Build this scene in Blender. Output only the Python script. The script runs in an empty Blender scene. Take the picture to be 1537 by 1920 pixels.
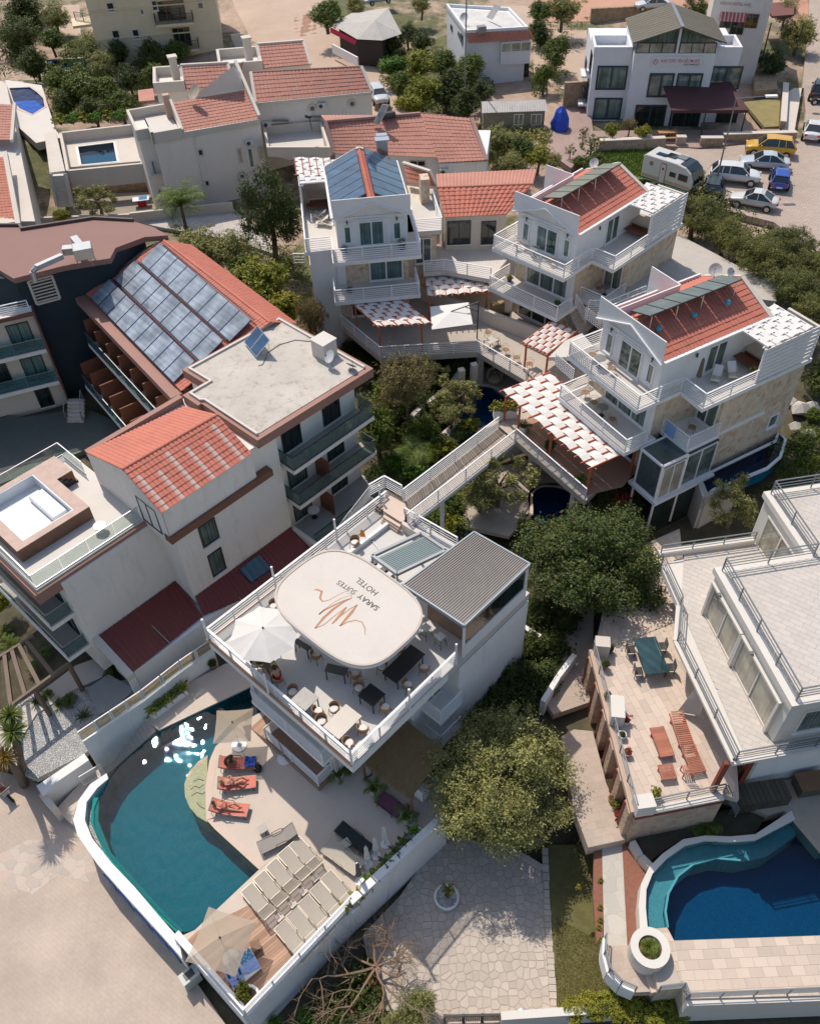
# hillside hotel with pools: camera, world and sun first, then structure, objects, plants and ground
import bpy,bmesh,math,random
from mathutils import Vector,Matrix
from math import radians as rad,sin,cos,pi
random.seed(7);ru=random.uniform
SC=bpy.context.scene
COL=SC.collection
PW,PH=1537.0,1920.0
FPX,PITCH,ROLL,CAMH=1600.0,rad(46.0),rad(-1.92),43.0
CX,CY=768.5,960.0
FW=Vector((0,cos(PITCH),-sin(PITCH)));UP0=Vector((0,sin(PITCH),cos(PITCH)));RT0=Vector((1,0,0))
cr,sr=cos(ROLL),sin(ROLL)
RT=RT0*cr+UP0*sr
DN=RT0*sr-UP0*cr
cam_d=bpy.data.cameras.new('camera');cam=bpy.data.objects.new('camera',cam_d);COL.objects.link(cam)
m=Matrix.Identity(4)
for i in range(3):
 m[i][0]=RT[i];m[i][1]=-DN[i];m[i][2]=-FW[i]
m[2][3]=CAMH
cam.matrix_world=m
cam_d.sensor_fit='HORIZONTAL';cam_d.sensor_width=36.0;cam_d.lens=36.0*FPX/PW
cam_d.clip_start=.5;cam_d.clip_end=1500
SC.camera=cam
SC.render.resolution_x=819;SC.render.resolution_y=1024
SUN_EL,SH_AZ=rad(57.0),rad(-61.5)
w=bpy.data.worlds.new('World');SC.world=w;w.use_nodes=1
nt=w.node_tree;nt.nodes.clear()
sky=nt.nodes.new('ShaderNodeTexSky');sky.sky_type='NISHITA';sky.sun_disc=0
sky.sun_elevation=SUN_EL
to_sun=Vector((-cos(SH_AZ)*cos(SUN_EL),-sin(SH_AZ)*cos(SUN_EL),sin(SUN_EL)))
sky.sun_rotation=math.atan2(to_sun.x,to_sun.y)
sky.air_density=1.2;sky.dust_density=1.8;sky.ozone_density=1.0
bg=nt.nodes.new('ShaderNodeBackground');bg.inputs[1].default_value=.12
ow=nt.nodes.new('ShaderNodeOutputWorld')
nt.links.new(sky.outputs[0],bg.inputs[0]);nt.links.new(bg.outputs[0],ow.inputs[0])
sd=bpy.data.lights.new('sun','SUN');sd.energy=3.3;sd.angle=rad(.53);sd.color=(1.0,.91,.80)
so=bpy.data.objects.new('sun',sd);COL.objects.link(so)
so.rotation_euler=to_sun.to_track_quat('Z','Y').to_euler();so.location=(-20,60,80)
SC.view_settings.view_transform='Standard';SC.view_settings.look='None'
SC.view_settings.exposure=.2;SC.view_settings.gamma=1.0
SC.render.engine='CYCLES'
CAMP=Vector((0,0,CAMH))
def ray(px,py):
 return RT*((px-CX)/FPX)+DN*((py-CY)/FPX)+FW
def W(px,py,z):
 d=ray(px,py);return CAMP+d*((z-CAMH)/d.z)
def WS(pts,z):return[W(x,y,z)for x,y in pts]
def hit(px,py,P0,P1):
 """point where the sight line of a photo pixel meets the vertical plane through P0,P1"""
 d=ray(px,py);u=(P1-P0).copy();u.z=0;n=Vector((-u.y,u.x,0)).normalized()
 t=(P0-CAMP).dot(n)/d.dot(n);return CAMP+d*t
def zoomf(ox,oy,s):return lambda*a:[(ox+a[i]/s,oy+a[i+1]/s)for i in range(0,len(a),2)]
def V3(x,y,z=0):return Vector((x,y,z))
def lerp(a,b,t):return a+(b-a)*t
MATS={}
def _mat(name):
 m=bpy.data.materials.new(name);m.use_nodes=1;nt=m.node_tree
 b=nt.nodes['Principled BSDF'];return m,nt,b
def N(nt,t,**kw):
 n=nt.nodes.new(t)
 for k,v in kw.items():
  if k.startswith('i_'):
   key=k[2:];key=int(key)if key.isdigit()else key.replace('_',' ')
   n.inputs[key].default_value=v
  else:setattr(n,k,v)
 return n
def coord(nt,scale=(1,1,1),kind='Object',rotz=0):
 t=N(nt,'ShaderNodeTexCoord');mp=N(nt,'ShaderNodeMapping');mp.inputs['Scale'].default_value=scale
 mp.inputs['Rotation'].default_value=(0,0,rotz)
 nt.links.new(t.outputs[kind],mp.inputs[0]);return mp.outputs[0]
def wpos(nt,scale=(1,1,1),rotz=0):
 g=N(nt,'ShaderNodeNewGeometry');mp=N(nt,'ShaderNodeMapping');mp.inputs['Scale'].default_value=scale
 mp.inputs['Rotation'].default_value=(0,0,rotz)
 nt.links.new(g.outputs['Position'],mp.inputs[0]);return mp.outputs[0]
def ramp(nt,fac,stops):
 r=N(nt,'ShaderNodeValToRGB');e=r.color_ramp.elements
 while len(e)<len(stops):e.new(.5)
 for i,(p,c)in enumerate(stops):
  e[i].position=p;e[i].color=(c[0],c[1],c[2],1)
 nt.links.new(fac,r.inputs[0]);return r.outputs[0]
def mix(nt,fac,a,b,mode='MIX'):
 n=N(nt,'ShaderNodeMix',data_type='RGBA',blend_type=mode)
 if isinstance(fac,(int,float)):n.inputs[0].default_value=fac
 else:nt.links.new(fac,n.inputs[0])
 for i,v in((6,a),(7,b)):
  if isinstance(v,(tuple,list)):n.inputs[i].default_value=(*v[:3],1)
  else:nt.links.new(v,n.inputs[i])
 return n.outputs[2]
def noise(nt,vec,scale,detail=4,rough=.6,dist=.0):
 n=N(nt,'ShaderNodeTexNoise');n.inputs['Scale'].default_value=scale;n.inputs['Detail'].default_value=detail
 n.inputs['Roughness'].default_value=rough;n.inputs['Distortion'].default_value=dist
 nt.links.new(vec,n.inputs['Vector']);return n.outputs['Fac']
def bump(nt,b,h,strength=.3,dist=.02):
 n=N(nt,'ShaderNodeBump');n.inputs['Strength'].default_value=strength;n.inputs['Distance'].default_value=dist
 nt.links.new(h,n.inputs['Height']);nt.links.new(n.outputs[0],b.inputs['Normal'])
def math_(nt,op,a,b=None):
 n=N(nt,'ShaderNodeMath',operation=op)
 for i,v in((0,a),(1,b)):
  if v is None:continue
  if isinstance(v,(int,float)):n.inputs[i].default_value=v
  else:nt.links.new(v,n.inputs[i])
 return n.outputs[0]
def pl_(name,col,rough=.7,metal=.0,var=.10,vscale=1.2,dirt=.0,dirtcol=(.12,.10,.08),fine=.06,bmp=.0,spec=.5,island=.0):
 """a base colour broken by broad and fine noise, optional stains, optional per-piece variation"""
 if name in MATS:return MATS[name]
 m,nt,b=_mat(name)
 v=wpos(nt)
 n1=noise(nt,v,vscale,5,.65)
 c=ramp(nt,n1,[(.25,[x*(1-var)for x in col]),(.75,[min(1,x*(1+var*.6))for x in col])])
 if fine:
  n2=noise(nt,v,vscale*22,3,.7)
  g=ramp(nt,n2,[(.2,(1-fine,)*3),(.8,(1+fine*.3,)*3)])
  c=mix(nt,1.0,c,g,'MULTIPLY')
 if dirt:
  vs=wpos(nt,(1.6,1.6,.35));n3=noise(nt,vs,1.1,6,.7,.4)
  f=ramp(nt,n3,[(.52,(0,0,0)),(.75,(dirt,)*3)])
  c=mix(nt,f,c,dirtcol)
 if island:
  g=N(nt,'ShaderNodeNewGeometry')
  o=N(nt,'ShaderNodeObjectInfo')
  s=math_(nt,'FRACT',math_(nt,'ADD',g.outputs['Random Per Island'],o.outputs['Random']))
  r=ramp(nt,s,[(0,(1-island,)*3),(1,(1+island*.35,)*3)])
  c=mix(nt,1.0,c,r,'MULTIPLY')
 nt.links.new(c,b.inputs['Base Color'])
 b.inputs['Roughness'].default_value=rough;b.inputs['Metallic'].default_value=metal
 b.inputs['Specular IOR Level'].default_value=spec
 if bmp:bump(nt,b,noise(nt,v,vscale*18,4,.7),bmp,.02)
 MATS[name]=m;return m
def smat(name,base,dark,scale=3.2,mortar=(.42,.36,.28),flat=0,rough=.85,mort=.045,b=.6,tint=None):
 if name in MATS:return MATS[name]
 m,nt,bs=_mat(name)
 v=wpos(nt)
 nz=N(nt,'ShaderNodeTexNoise');nz.inputs['Scale'].default_value=2.0;nt.links.new(v,nz.inputs['Vector'])
 vv=N(nt,'ShaderNodeVectorMath',operation='ADD');sc=N(nt,'ShaderNodeVectorMath',operation='SCALE');sc.inputs['Scale'].default_value=.25
 nt.links.new(nz.outputs['Color'],sc.inputs[0]);nt.links.new(v,vv.inputs[0]);nt.links.new(sc.outputs[0],vv.inputs[1])
 vo=N(nt,'ShaderNodeTexVoronoi',feature='DISTANCE_TO_EDGE');vo.inputs['Scale'].default_value=scale
 vc=N(nt,'ShaderNodeTexVoronoi',feature='F1');vc.inputs['Scale'].default_value=scale
 for n in(vo,vc):nt.links.new(vv.outputs[0],n.inputs['Vector'])
 sep=N(nt,'ShaderNodeSeparateColor');nt.links.new(vc.outputs['Color'],sep.inputs[0])
 c=ramp(nt,sep.outputs[0],[(.0,dark),(.35,base),(.8,[min(1,x*1.15)for x in base]),(1.0,tint or dark)])
 f=noise(nt,v,14,4,.7);c=mix(nt,.35,c,ramp(nt,f,[(.3,[x*.6 for x in base]),(.7,base)]))
 mk=ramp(nt,vo.outputs['Distance'],[(.0,(1,1,1)),(mort,(0,0,0))])
 c=mix(nt,mk,c,mortar)
 nt.links.new(c,bs.inputs['Base Color']);bs.inputs['Roughness'].default_value=rough
 hh=ramp(nt,vo.outputs['Distance'],[(.0,(0,0,0)),(mort*2.2,(1,1,1))])
 bump(nt,bs,hh,b,.03)
 MATS[name]=m;return m
def bmat(name,c1,c2,mortar,w=.4,h=.2,rot=.0,msize=.012,rough=.8,bias=.0,squash=1.0,offset=.5,var=.25,b=.3):
 if name in MATS:return MATS[name]
 m,nt,bs=_mat(name)
 v=wpos(nt,(1,1,1),rot)
 br=N(nt,'ShaderNodeTexBrick');br.offset=offset
 br.inputs['Color1'].default_value=(*c1,1);br.inputs['Color2'].default_value=(*c2,1);br.inputs['Mortar'].default_value=(*mortar,1)
 br.inputs['Scale'].default_value=1.0;br.inputs['Mortar Size'].default_value=msize;br.inputs['Brick Width'].default_value=w;br.inputs['Row Height'].default_value=h
 br.inputs['Bias'].default_value=bias
 nt.links.new(v,br.inputs['Vector'])
 n1=noise(nt,wpos(nt),.35,6,.65);g=ramp(nt,n1,[(.3,(1-var,)*3),(.7,(1.05,)*3)])
 c=mix(nt,1.0,br.outputs['Color'],g,'MULTIPLY')
 n2=noise(nt,wpos(nt),9,4,.7);g2=ramp(nt,n2,[(.2,(.86,)*3),(.8,(1.04,)*3)])
 c=mix(nt,1.0,c,g2,'MULTIPLY')
 nt.links.new(c,bs.inputs['Base Color']);bs.inputs['Roughness'].default_value=rough
 bump(nt,bs,math_(nt,'SUBTRACT',1.0,br.outputs['Fac']),b,.01)
 MATS[name]=m;return m
def lmat(name,dark,light,warm=None,rough=.55):
 if name in MATS:return MATS[name]
 m,nt,b=_mat(name)
 g=N(nt,'ShaderNodeNewGeometry');o=N(nt,'ShaderNodeObjectInfo')
 st=[(.0,dark),(.75,light)]
 if warm:st.append((.97,light));st.append((1.0,warm))
 c=ramp(nt,g.outputs['Random Per Island'],st)
 n1=noise(nt,wpos(nt),1.3,3,.6)
 c=mix(nt,1.0,c,ramp(nt,n1,[(.3,(.72,.75,.7)),(.7,(1.15,1.12,1.0))]),'MULTIPLY')
 c2=mix(nt,1.0,c,ramp(nt,o.outputs['Random'],[(0,(.85,.9,.9)),(1,(1.12,1.06,.95))]),'MULTIPLY')
 nt.links.new(c2,b.inputs['Base Color']);b.inputs['Roughness'].default_value=rough
 b.inputs['Specular IOR Level'].default_value=.3
 tr=N(nt,'ShaderNodeBsdfTranslucent');nt.links.new(c2,tr.inputs[0])
 mx=N(nt,'ShaderNodeMixShader');mx.inputs[0].default_value=.22
 out=nt.nodes['Material Output']
 nt.links.new(b.outputs[0],mx.inputs[1]);nt.links.new(tr.outputs[0],mx.inputs[2]);nt.links.new(mx.outputs[0],out.inputs[0])
 MATS[name]=m;return m
def gmat(name,tint,alpha=.35,rough=.02):
 """thin pane: tinted see-through with a Fresnel reflection"""
 if name in MATS:return MATS[name]
 m,nt,b=_mat(name);out=nt.nodes['Material Output']
 t=N(nt,'ShaderNodeBsdfTransparent');t.inputs[0].default_value=(*tint,1)
 d=N(nt,'ShaderNodeBsdfDiffuse');d.inputs[0].default_value=(*[x*.5 for x in tint],1)
 a=N(nt,'ShaderNodeMixShader');a.inputs[0].default_value=alpha
 gl=N(nt,'ShaderNodeBsdfGlossy');gl.inputs['Roughness'].default_value=rough
 fr=N(nt,'ShaderNodeFresnel');g=N(nt,'ShaderNodeNewGeometry');nt.links.new(math_(nt,'SUBTRACT',1.5,math_(nt,'MULTIPLY',g.outputs['Backfacing'],1.5-1/1.5)),fr.inputs[0])
 x=N(nt,'ShaderNodeMixShader')
 nt.links.new(t.outputs[0],a.inputs[1]);nt.links.new(d.outputs[0],a.inputs[2])
 nt.links.new(fr.outputs[0],x.inputs[0]);nt.links.new(a.outputs[0],x.inputs[1]);nt.links.new(gl.outputs[0],x.inputs[2])
 nt.links.new(x.outputs[0],out.inputs[0])
 MATS[name]=m;return m
def wmat(name,c1,c2,scale=9.0,refl=.6,horiz=0):
 """glazing with curtain folds or a dark room behind it"""
 if name in MATS:return MATS[name]
 m,nt,b=_mat(name)
 v=coord(nt,(1,1,1),'Object')
 g=N(nt,'ShaderNodeNewGeometry')
 sx=N(nt,'ShaderNodeSeparateXYZ');nt.links.new(g.outputs['Position'],sx.inputs[0])
 s=math_(nt,'ADD',math_(nt,'MULTIPLY',sx.outputs[0],scale),math_(nt,'MULTIPLY',sx.outputs[1],scale*.83))
 if horiz:s=math_(nt,'MULTIPLY',sx.outputs[2],scale)
 n1=N(nt,'ShaderNodeTexNoise',noise_dimensions='1D');n1 .inputs['Scale'].default_value=1.0;n1 .inputs['Detail'].default_value=3
 nt.links.new(s,n1 .inputs['W'])
 c=ramp(nt,n1 .outputs['Fac'],[(.35,c1),(.65,c2)])
 big=noise(nt,wpos(nt),.8,3,.5)
 c=mix(nt,1.0,c,ramp(nt,big,[(.35,(.55,)*3),(.65,(1.1,)*3)]),'MULTIPLY')
 nt.links.new(c,b.inputs['Base Color']);b.inputs['Roughness'].default_value=.04
 b.inputs['Specular IOR Level'].default_value=refl;b.inputs['Coat Weight'].default_value=.3;b.inputs['Coat Roughness'].default_value=.02
 MATS[name]=m;return m
def wtmat(name,tint,bscale=1.6,bstr=.06,dens=.0):
 if name in MATS:return MATS[name]
 m,nt,b=_mat(name);out=nt.nodes['Material Output']
 t=N(nt,'ShaderNodeBsdfTransparent');t.inputs[0].default_value=(*tint,1)
 gl=N(nt,'ShaderNodeBsdfGlossy');gl.inputs['Roughness'].default_value=.0
 fr=N(nt,'ShaderNodeFresnel');fr.inputs[0].default_value=1.33
 x=N(nt,'ShaderNodeMixShader')
 v=wpos(nt)
 h=noise(nt,v,bscale,0,.5,.5)
 bp=N(nt,'ShaderNodeBump');bp.inputs['Strength'].default_value=1.0;bp.inputs['Distance'].default_value=bstr
 nt.links.new(h,bp.inputs['Height'])
 for n in(gl,fr):nt.links.new(bp.outputs[0],n.inputs['Normal'])
 nt.links.new(fr.outputs[0],x.inputs[0]);nt.links.new(t.outputs[0],x.inputs[1]);nt.links.new(gl.outputs[0],x.inputs[2])
 nt.links.new(x.outputs[0],out.inputs[0])
 MATS[name]=m;return m
ORG={}
def tag(o,label=None,cat=None,group=None,kind=None):
 if label:o['label']=label
 if cat:o['category']=cat
 if group:o['group']=group
 if kind:o['kind']=kind
 return o
def tg(name,label,cat,loc=(0,0,0),group=None,rz=.0):
 o=bpy.data.objects.new(name,None);o.empty_display_size=.3;COL.objects.link(o)
 o.location=loc;o.rotation_euler=(0,0,rz);ORG[o.name]=Vector(loc)
 return tag(o,label,cat,group)
def link(name,me,parent=None,loc=None):
 o=bpy.data.objects.new(name,me);COL.objects.link(o)
 if parent is not None:o.parent=parent
 if loc is not None:o.location=loc
 return o
def origin(o):
 p=V3(0,0,0)
 while o is not None:p=p+o.location;o=o.parent
 return p
class MB:
 def __init__(s):s.v=[];s.f=[];s.smooth=0
 def add(s,vs,fs):
  k=len(s.v);s.v+=[tuple(x)for x in vs];s.f+=[tuple(i+k for i in f)for f in fs];return s
 def poly(s,pts):return s.add(pts,[tuple(range(len(pts)))])
 def prism(s,pts,z0,z1):
  n=len(pts)
  a=sum(pts[i][0]*pts[(i+1)%n][1]-pts[(i+1)%n][0]*pts[i][1]for i in range(n))
  if a<0:pts=list(reversed(pts))
  vs=[(p[0],p[1],z0)for p in pts]+[(p[0],p[1],z1)for p in pts]
  fs=[tuple(range(n-1,-1,-1)),tuple(range(n,2*n))]+[(i,(i+1)%n,n+(i+1)%n,n+i)for i in range(n)]
  return s.add(vs,fs)
 def hexa(s,b,t):
  return s.add(list(b)+list(t),[(3,2,1,0),(4,5,6,7)]+[(i,(i+1)%4,4+(i+1)%4,4+i)for i in range(4)])
 def box(s,c,d,rz=.0):
  x,y,z=d[0]/2,d[1]/2,d[2]/2;C,S=cos(rz),sin(rz)
  q=[(-x,-y),(x,-y),(x,y),(-x,y)]
  q=[(c[0]+a*C-b*S,c[1]+a*S+b*C)for a,b in q]
  return s.hexa([(*p,c[2]-z)for p in q],[(*p,c[2]+z)for p in q])
 def bar(s,a,b,w,h=None,up=V3(0,0,1)):
  a,b=Vector(a),Vector(b);h=h or w;d=(b-a)
  if d.length<1e-6:return s
  d.normalize();u=up if abs(d.dot(up))<.98 else V3(1,0,0)
  r=d.cross(u).normalized();t=r.cross(d).normalized();r=r*(w/2);t=t*(h/2)
  k=[-r-t,r-t,r+t,-r+t]
  return s.hexa([b+q for q in k],[a+q for q in k])
 def tube(s,a,b,r,n=8,r2=None,cap=1):
  a,b=Vector(a),Vector(b);r2=r if r2 is None else r2;d=(b-a).normalized()
  u=V3(0,0,1)if abs(d.z)<.95 else V3(1,0,0);x=d.cross(u).normalized();y=x.cross(d)
  va=[a+(x*cos(2*pi*i/n)+y*sin(2*pi*i/n))*r for i in range(n)]
  vb=[b+(x*cos(2*pi*i/n)+y*sin(2*pi*i/n))*r2 for i in range(n)]
  fs=[(i,n+i,n+(i+1)%n,(i+1)%n)for i in range(n)]
  if cap:fs+=[tuple(range(n)),tuple(range(2*n-1,n-1,-1))]
  return s.add(va+vb,fs)
 def path(s,pts,r,n=6):
  for i in range(len(pts)-1):s.tube(pts[i],pts[i+1],r if not isinstance(r,(list,tuple))else r[i],n,None if not isinstance(r,(list,tuple))else r[i+1])
  return s
 def lathe(s,prof,c,n=16):
  c=Vector(c);vs=[];fs=[]
  for r,z in prof:
   for i in range(n):vs.append((c.x+r*cos(2*pi*i/n),c.y+r*sin(2*pi*i/n),c.z+z))
  for j in range(len(prof)-1):
   for i in range(n):fs.append((j*n+i,j*n+(i+1)%n,(j+1)*n+(i+1)%n,(j+1)*n+i))
  fs.append(tuple(range(n-1,-1,-1)));fs.append(tuple((len(prof)-1)*n+i for i in range(n)))
  return s.add(vs,fs)
 def mesh(s,name,mat,off=(0,0,0),smooth=0,bevel=0):
  me=bpy.data.meshes.new(name)
  me.from_pydata([(v[0]-off[0],v[1]-off[1],v[2]-off[2])for v in s.v],[],s.f)
  if mat:me.materials.append(mat)
  if smooth:
   me.polygons.foreach_set('use_smooth',[True]*len(me.polygons))
  me.update();return me
 def b_(s,name,mat,parent=None,label=None,cat=None,group=None,kind=None,smooth=0,local=0,fx_=0,bevel=0):
  """world-space geometry; the object's own origin sits at the centre of its base"""
  if not s.v:return None
  if local or parent is not None and False:off=V3(0,0,0)
  xs=[v[0]for v in s.v];ys=[v[1]for v in s.v];zs=[v[2]for v in s.v]
  c=V3((min(xs)+max(xs))/2,(min(ys)+max(ys))/2,min(zs))
  me=s.mesh(name,mat,c,smooth)
  if fx_:
   bm=bmesh.new();bm.from_mesh(me);bmesh.ops.recalc_face_normals(bm,faces=bm.faces);bm.to_mesh(me);bm.free()
  base=V3(0,0,0)if(parent is None or local)else origin(parent)
  if local and parent is not None and parent.parent is not None:base=parent.location.copy()
  o=link(name,me,parent,c-base)
  if bevel:
   bv=o.modifiers.new('bevel','BEVEL');bv.width=bevel;bv.segments=1;bv.limit_method='ANGLE'
  return tag(o,label,cat,group,kind)
def copy_tree(o,parent=None):
 c=o.copy();COL.objects.link(c)
 if parent is not None:c.parent=parent
 for ch in list(o.children):copy_tree(ch,c)
 return c
def place(o,loc,rz,label=None,first=[None],group=None):
 """move a thing or a copy of it"""
 o.location=loc;o.rotation_euler=(0,0,rz)
 if label:o['label']=label
 if group:o['group']=group
 return o
def XY(L):return[(p.x,p.y)for p in L]
def Zv(z):return V3(0,0,z)
def Br(*a,**k):return MB().bar(*a,**k)
def Pm(*a):return MB().prism(*a)
def ang(p,q):return math.atan2(q[1]-p[1],q[0]-p[0])
def inpoly(x,y,P):
 c=0;n=len(P)
 for i in range(n):
  a,b=P[i],P[(i+1)%n]
  if(a[1]>y)!=(b[1]>y)and x<(b[0]-a[0])*(y-a[1])/(b[1]-a[1])+a[0]:c=not c
 return c
def clip(P,poly):
 """Sutherland-Hodgman: subject P by convex ccw poly"""
 out=P
 n=len(poly)
 for i in range(n):
  a,b=poly[i],poly[(i+1)%n];inp=out;out=[]
  if not inp:return[]
  def side(p):return(b[0]-a[0])*(p[1]-a[1])-(b[1]-a[1])*(p[0]-a[0])
  for j in range(len(inp)):
   p,q=inp[j],inp[(j+1)%len(inp)];sp,sq=side(p),side(q)
   if sp>=0:out.append(p)
   if(sp>=0)!=(sq>=0):
    t=sp/(sp-sq);out.append((p[0]+(q[0]-p[0])*t,p[1]+(q[1]-p[1])*t))
 return out
def ccw(P):
 a=sum(P[i][0]*P[(i+1)%len(P)][1]-P[(i+1)%len(P)][0]*P[i][1]for i in range(len(P)))
 return list(P)if a>0 else list(reversed(P))
def area(P):return abs(sum(P[i][0]*P[(i+1)%len(P)][1]-P[(i+1)%len(P)][0]*P[i][1]for i in range(len(P))))/2
WH=pl_('white_render',(.78,.77,.75),.8,var=.05,vscale=.5,dirt=.28,dirtcol=(.42,.38,.33),fine=.05,bmp=.05)
WP=pl_('white_paint',(.78,.77,.76),.45,var=.04,fine=.03,dirt=.08,dirtcol=(.4,.38,.35))
CRM=pl_('cream_render',(.60,.54,.47),.85,var=.07,vscale=.4,dirt=.18,dirtcol=(.33,.29,.24),fine=.06,bmp=.06)
GWL=pl_('grey_render',(.76,.70,.63),.85,var=.06,vscale=.4,dirt=.2,dirtcol=(.3,.27,.23),fine=.06)
YELLOWALL=pl_('yellow_render',(.68,.57,.40),.85,var=.07,vscale=.4,dirt=.2,dirtcol=(.3,.25,.17))
FSA=pl_('brown_pink_fascia',(.33,.17,.13),.7,var=.08,vscale=.8,dirt=.15,dirtcol=(.25,.2,.17))
TERRA=pl_('terracotta_tile',(.50,.185,.12),.8,var=.16,vscale=.7,fine=.16,dirt=.35,dirtcol=(.33,.24,.19),bmp=.1)
TERRAR=pl_('bright_terracotta',(.56,.18,.12),.75,var=.14,vscale=.7,fine=.14,dirt=.2,dirtcol=(.4,.25,.2))
TERRAP=pl_('weathered_terracotta',(.50,.23,.17),.85,var=.16,vscale=.5,fine=.18,dirt=.4,dirtcol=(.3,.23,.19))
PALETILE=pl_('bleached_tile',(.58,.42,.36),.8,var=.1,fine=.2)
STONE=smat('stone_cladding',(.66,.54,.40),(.54,.38,.26),3.0,(.68,.58,.46),tint=(.46,.25,.16))
STONEB=smat('rough_stone',(.38,.27,.17),(.24,.16,.10),2.6,(.2,.16,.12))
CONC=pl_('roof_screed',(.54,.49,.43),.9,var=.18,vscale=.4,dirt=.8,dirtcol=(.27,.2,.14),fine=.1,bmp=.05)
TILEF=pl_('light_floor',(.58,.54,.49),.6,var=.06,vscale=.6,dirt=.15,dirtcol=(.4,.33,.26),fine=.05)
GREYF=pl_('grey_floor',(.36,.34,.31),.7,var=.08,vscale=.6,dirt=.15,fine=.06)
ORANGE=pl_('orange_timber',(.52,.13,.055),.6,var=.12,vscale=2.0,fine=.12)
FABRIC=pl_('white_fabric',(.72,.69,.65),.9,var=.05,vscale=3,fine=.05)
BEIGEF=pl_('beige_fabric',(.50,.42,.32),.9,var=.06,vscale=2,fine=.06)
SLING=pl_('sling_fabric',(.40,.36,.30),.9,var=.05,vscale=3,fine=.08)
def thin_cloth(name,col,clear):
 m=pl_(name,col,.9,var=.05,vscale=2,fine=.06);nt=m.node_tree;b=nt.nodes['Principled BSDF'];t=N(nt,'ShaderNodeBsdfTransparent');tl=N(nt,'ShaderNodeBsdfTranslucent');tl.inputs[0].default_value=(*col,1)
 x=N(nt,'ShaderNodeMixShader');y=N(nt,'ShaderNodeMixShader');x.inputs[0].default_value=.3;y.inputs[0].default_value=clear
 nt.links.new(b.outputs[0],x.inputs[1]);nt.links.new(tl.outputs[0],x.inputs[2]);nt.links.new(x.outputs[0],y.inputs[1]);nt.links.new(t.outputs[0],y.inputs[2]);nt.links.new(y.outputs[0],nt.nodes['Material Output'].inputs[0]);return m
PCLOTH=thin_cloth('parasol_cloth',(.52,.44,.34),.25);MESHC=thin_cloth('mesh_sling',(.40,.36,.30),.45)
CORAL=pl_('coral_towel',(.68,.22,.16),.95,var=.10,vscale=4,fine=.1,bmp=.2)
DM=pl_('dark_metal',(.035,.035,.038),.4,var=.1)
GREYM=pl_('grey_metal',(.28,.29,.30),.4,.6,var=.06)
ALU=pl_('aluminium',(.55,.56,.57),.3,.85,var=.05)
RATTAN=pl_('rattan',(.34,.19,.085),.7,var=.15,vscale=6,fine=.25)
WOOD=pl_('timber',(.22,.115,.06),.65,var=.2,vscale=3,fine=.15)
WOODR=pl_('red_timber',(.45,.155,.09),.6,var=.15,vscale=3,fine=.15,island=.25)
DECKW=pl_('deck_boards',(.47,.285,.19),.7,var=.1,vscale=2.2,fine=.12,island=.32)
BARK=pl_('bark',(.16,.12,.085),.9,var=.3,vscale=5,fine=.3,bmp=.5)
BLACKT=pl_('black_table',(.014,.017,.018),.35,var=.2)
GREYT=pl_('grey_table',(.34,.32,.30),.5,var=.2,vscale=5,fine=.2)
RUBBER=pl_('rubber',(.018,.018,.018),.8)
SOIL=pl_('soil',(.10,.065,.04),.95,var=.3,vscale=4,fine=.3,bmp=.3)
REDGRAV=pl_('red_gravel',(.30,.13,.085),.95,var=.2,vscale=6,fine=.4,bmp=.6)
PEBBLE=smat('pebbles',(.58,.57,.55),(.38,.38,.38),9.0,(.18,.17,.16),mort=.09,b=1.0)
TERRAC=pl_('clay_pot',(.42,.17,.09),.8,var=.1)
GLD=wmat('dark_glazing',(.012,.02,.02),(.03,.045,.04),4.0)
GLC=wmat('curtained_glazing',(.05,.075,.065),(.20,.24,.21),11.0)
GLT=wmat('teal_curtains',(.04,.10,.10),(.17,.27,.26),12.0)
GLB=wmat('blind_glazing',(.34,.31,.24),(.42,.39,.31),7.0)
GRAIL=gmat('rail_glass',(.72,.83,.80),.10)
CLEARG=gmat('clear_glass',(.82,.88,.87),.08)
L_OLIVE=lmat('olive_leaves',(.13,.145,.045),(.42,.40,.16),(.48,.44,.22))
L_GREEN=lmat('green_leaves',(.045,.08,.015),(.18,.23,.045),(.2,.2,.06))
L_DARK=lmat('dark_leaves',(.025,.05,.014),(.12,.155,.04),(.30,.10,.05))
L_PINE=lmat('pine_needles',(.05,.065,.018),(.22,.22,.06),(.24,.2,.07))
L_LIME=lmat('yellow_green_leaves',(.12,.14,.015),(.38,.37,.055),(.5,.4,.1))
L_BROWN=lmat('brownish_leaves',(.13,.11,.045),(.30,.24,.12),(.36,.27,.15))
L_BRIGHT=lmat('bright_leaves',(.05,.12,.015),(.17,.30,.05))
L_RED=lmat('red_flowers',(.35,.03,.03),(.6,.10,.08))
WTR=wtmat('pool_water',(.26,.80,.86),1.6,.017)
WTRD=wtmat('deep_pool_water',(.20,.60,.74),1.2,.006)
WTRC=wtmat('clear_pool_water',(.5,.84,.92),1.2,.006)
def ptile(name,col):
 m=bmat(name,col,[x*.86 for x in col],[x*.7 for x in col],.12,.12,.6,.008,1.0,offset=.0,var=.06,b=.1);m.node_tree.nodes['Principled BSDF'].inputs['Specular IOR Level'].default_value=0;return m
def seg_pts(P,n):
 return[P[0].lerp(P[1],i/n)for i in range(n+1)]
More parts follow.
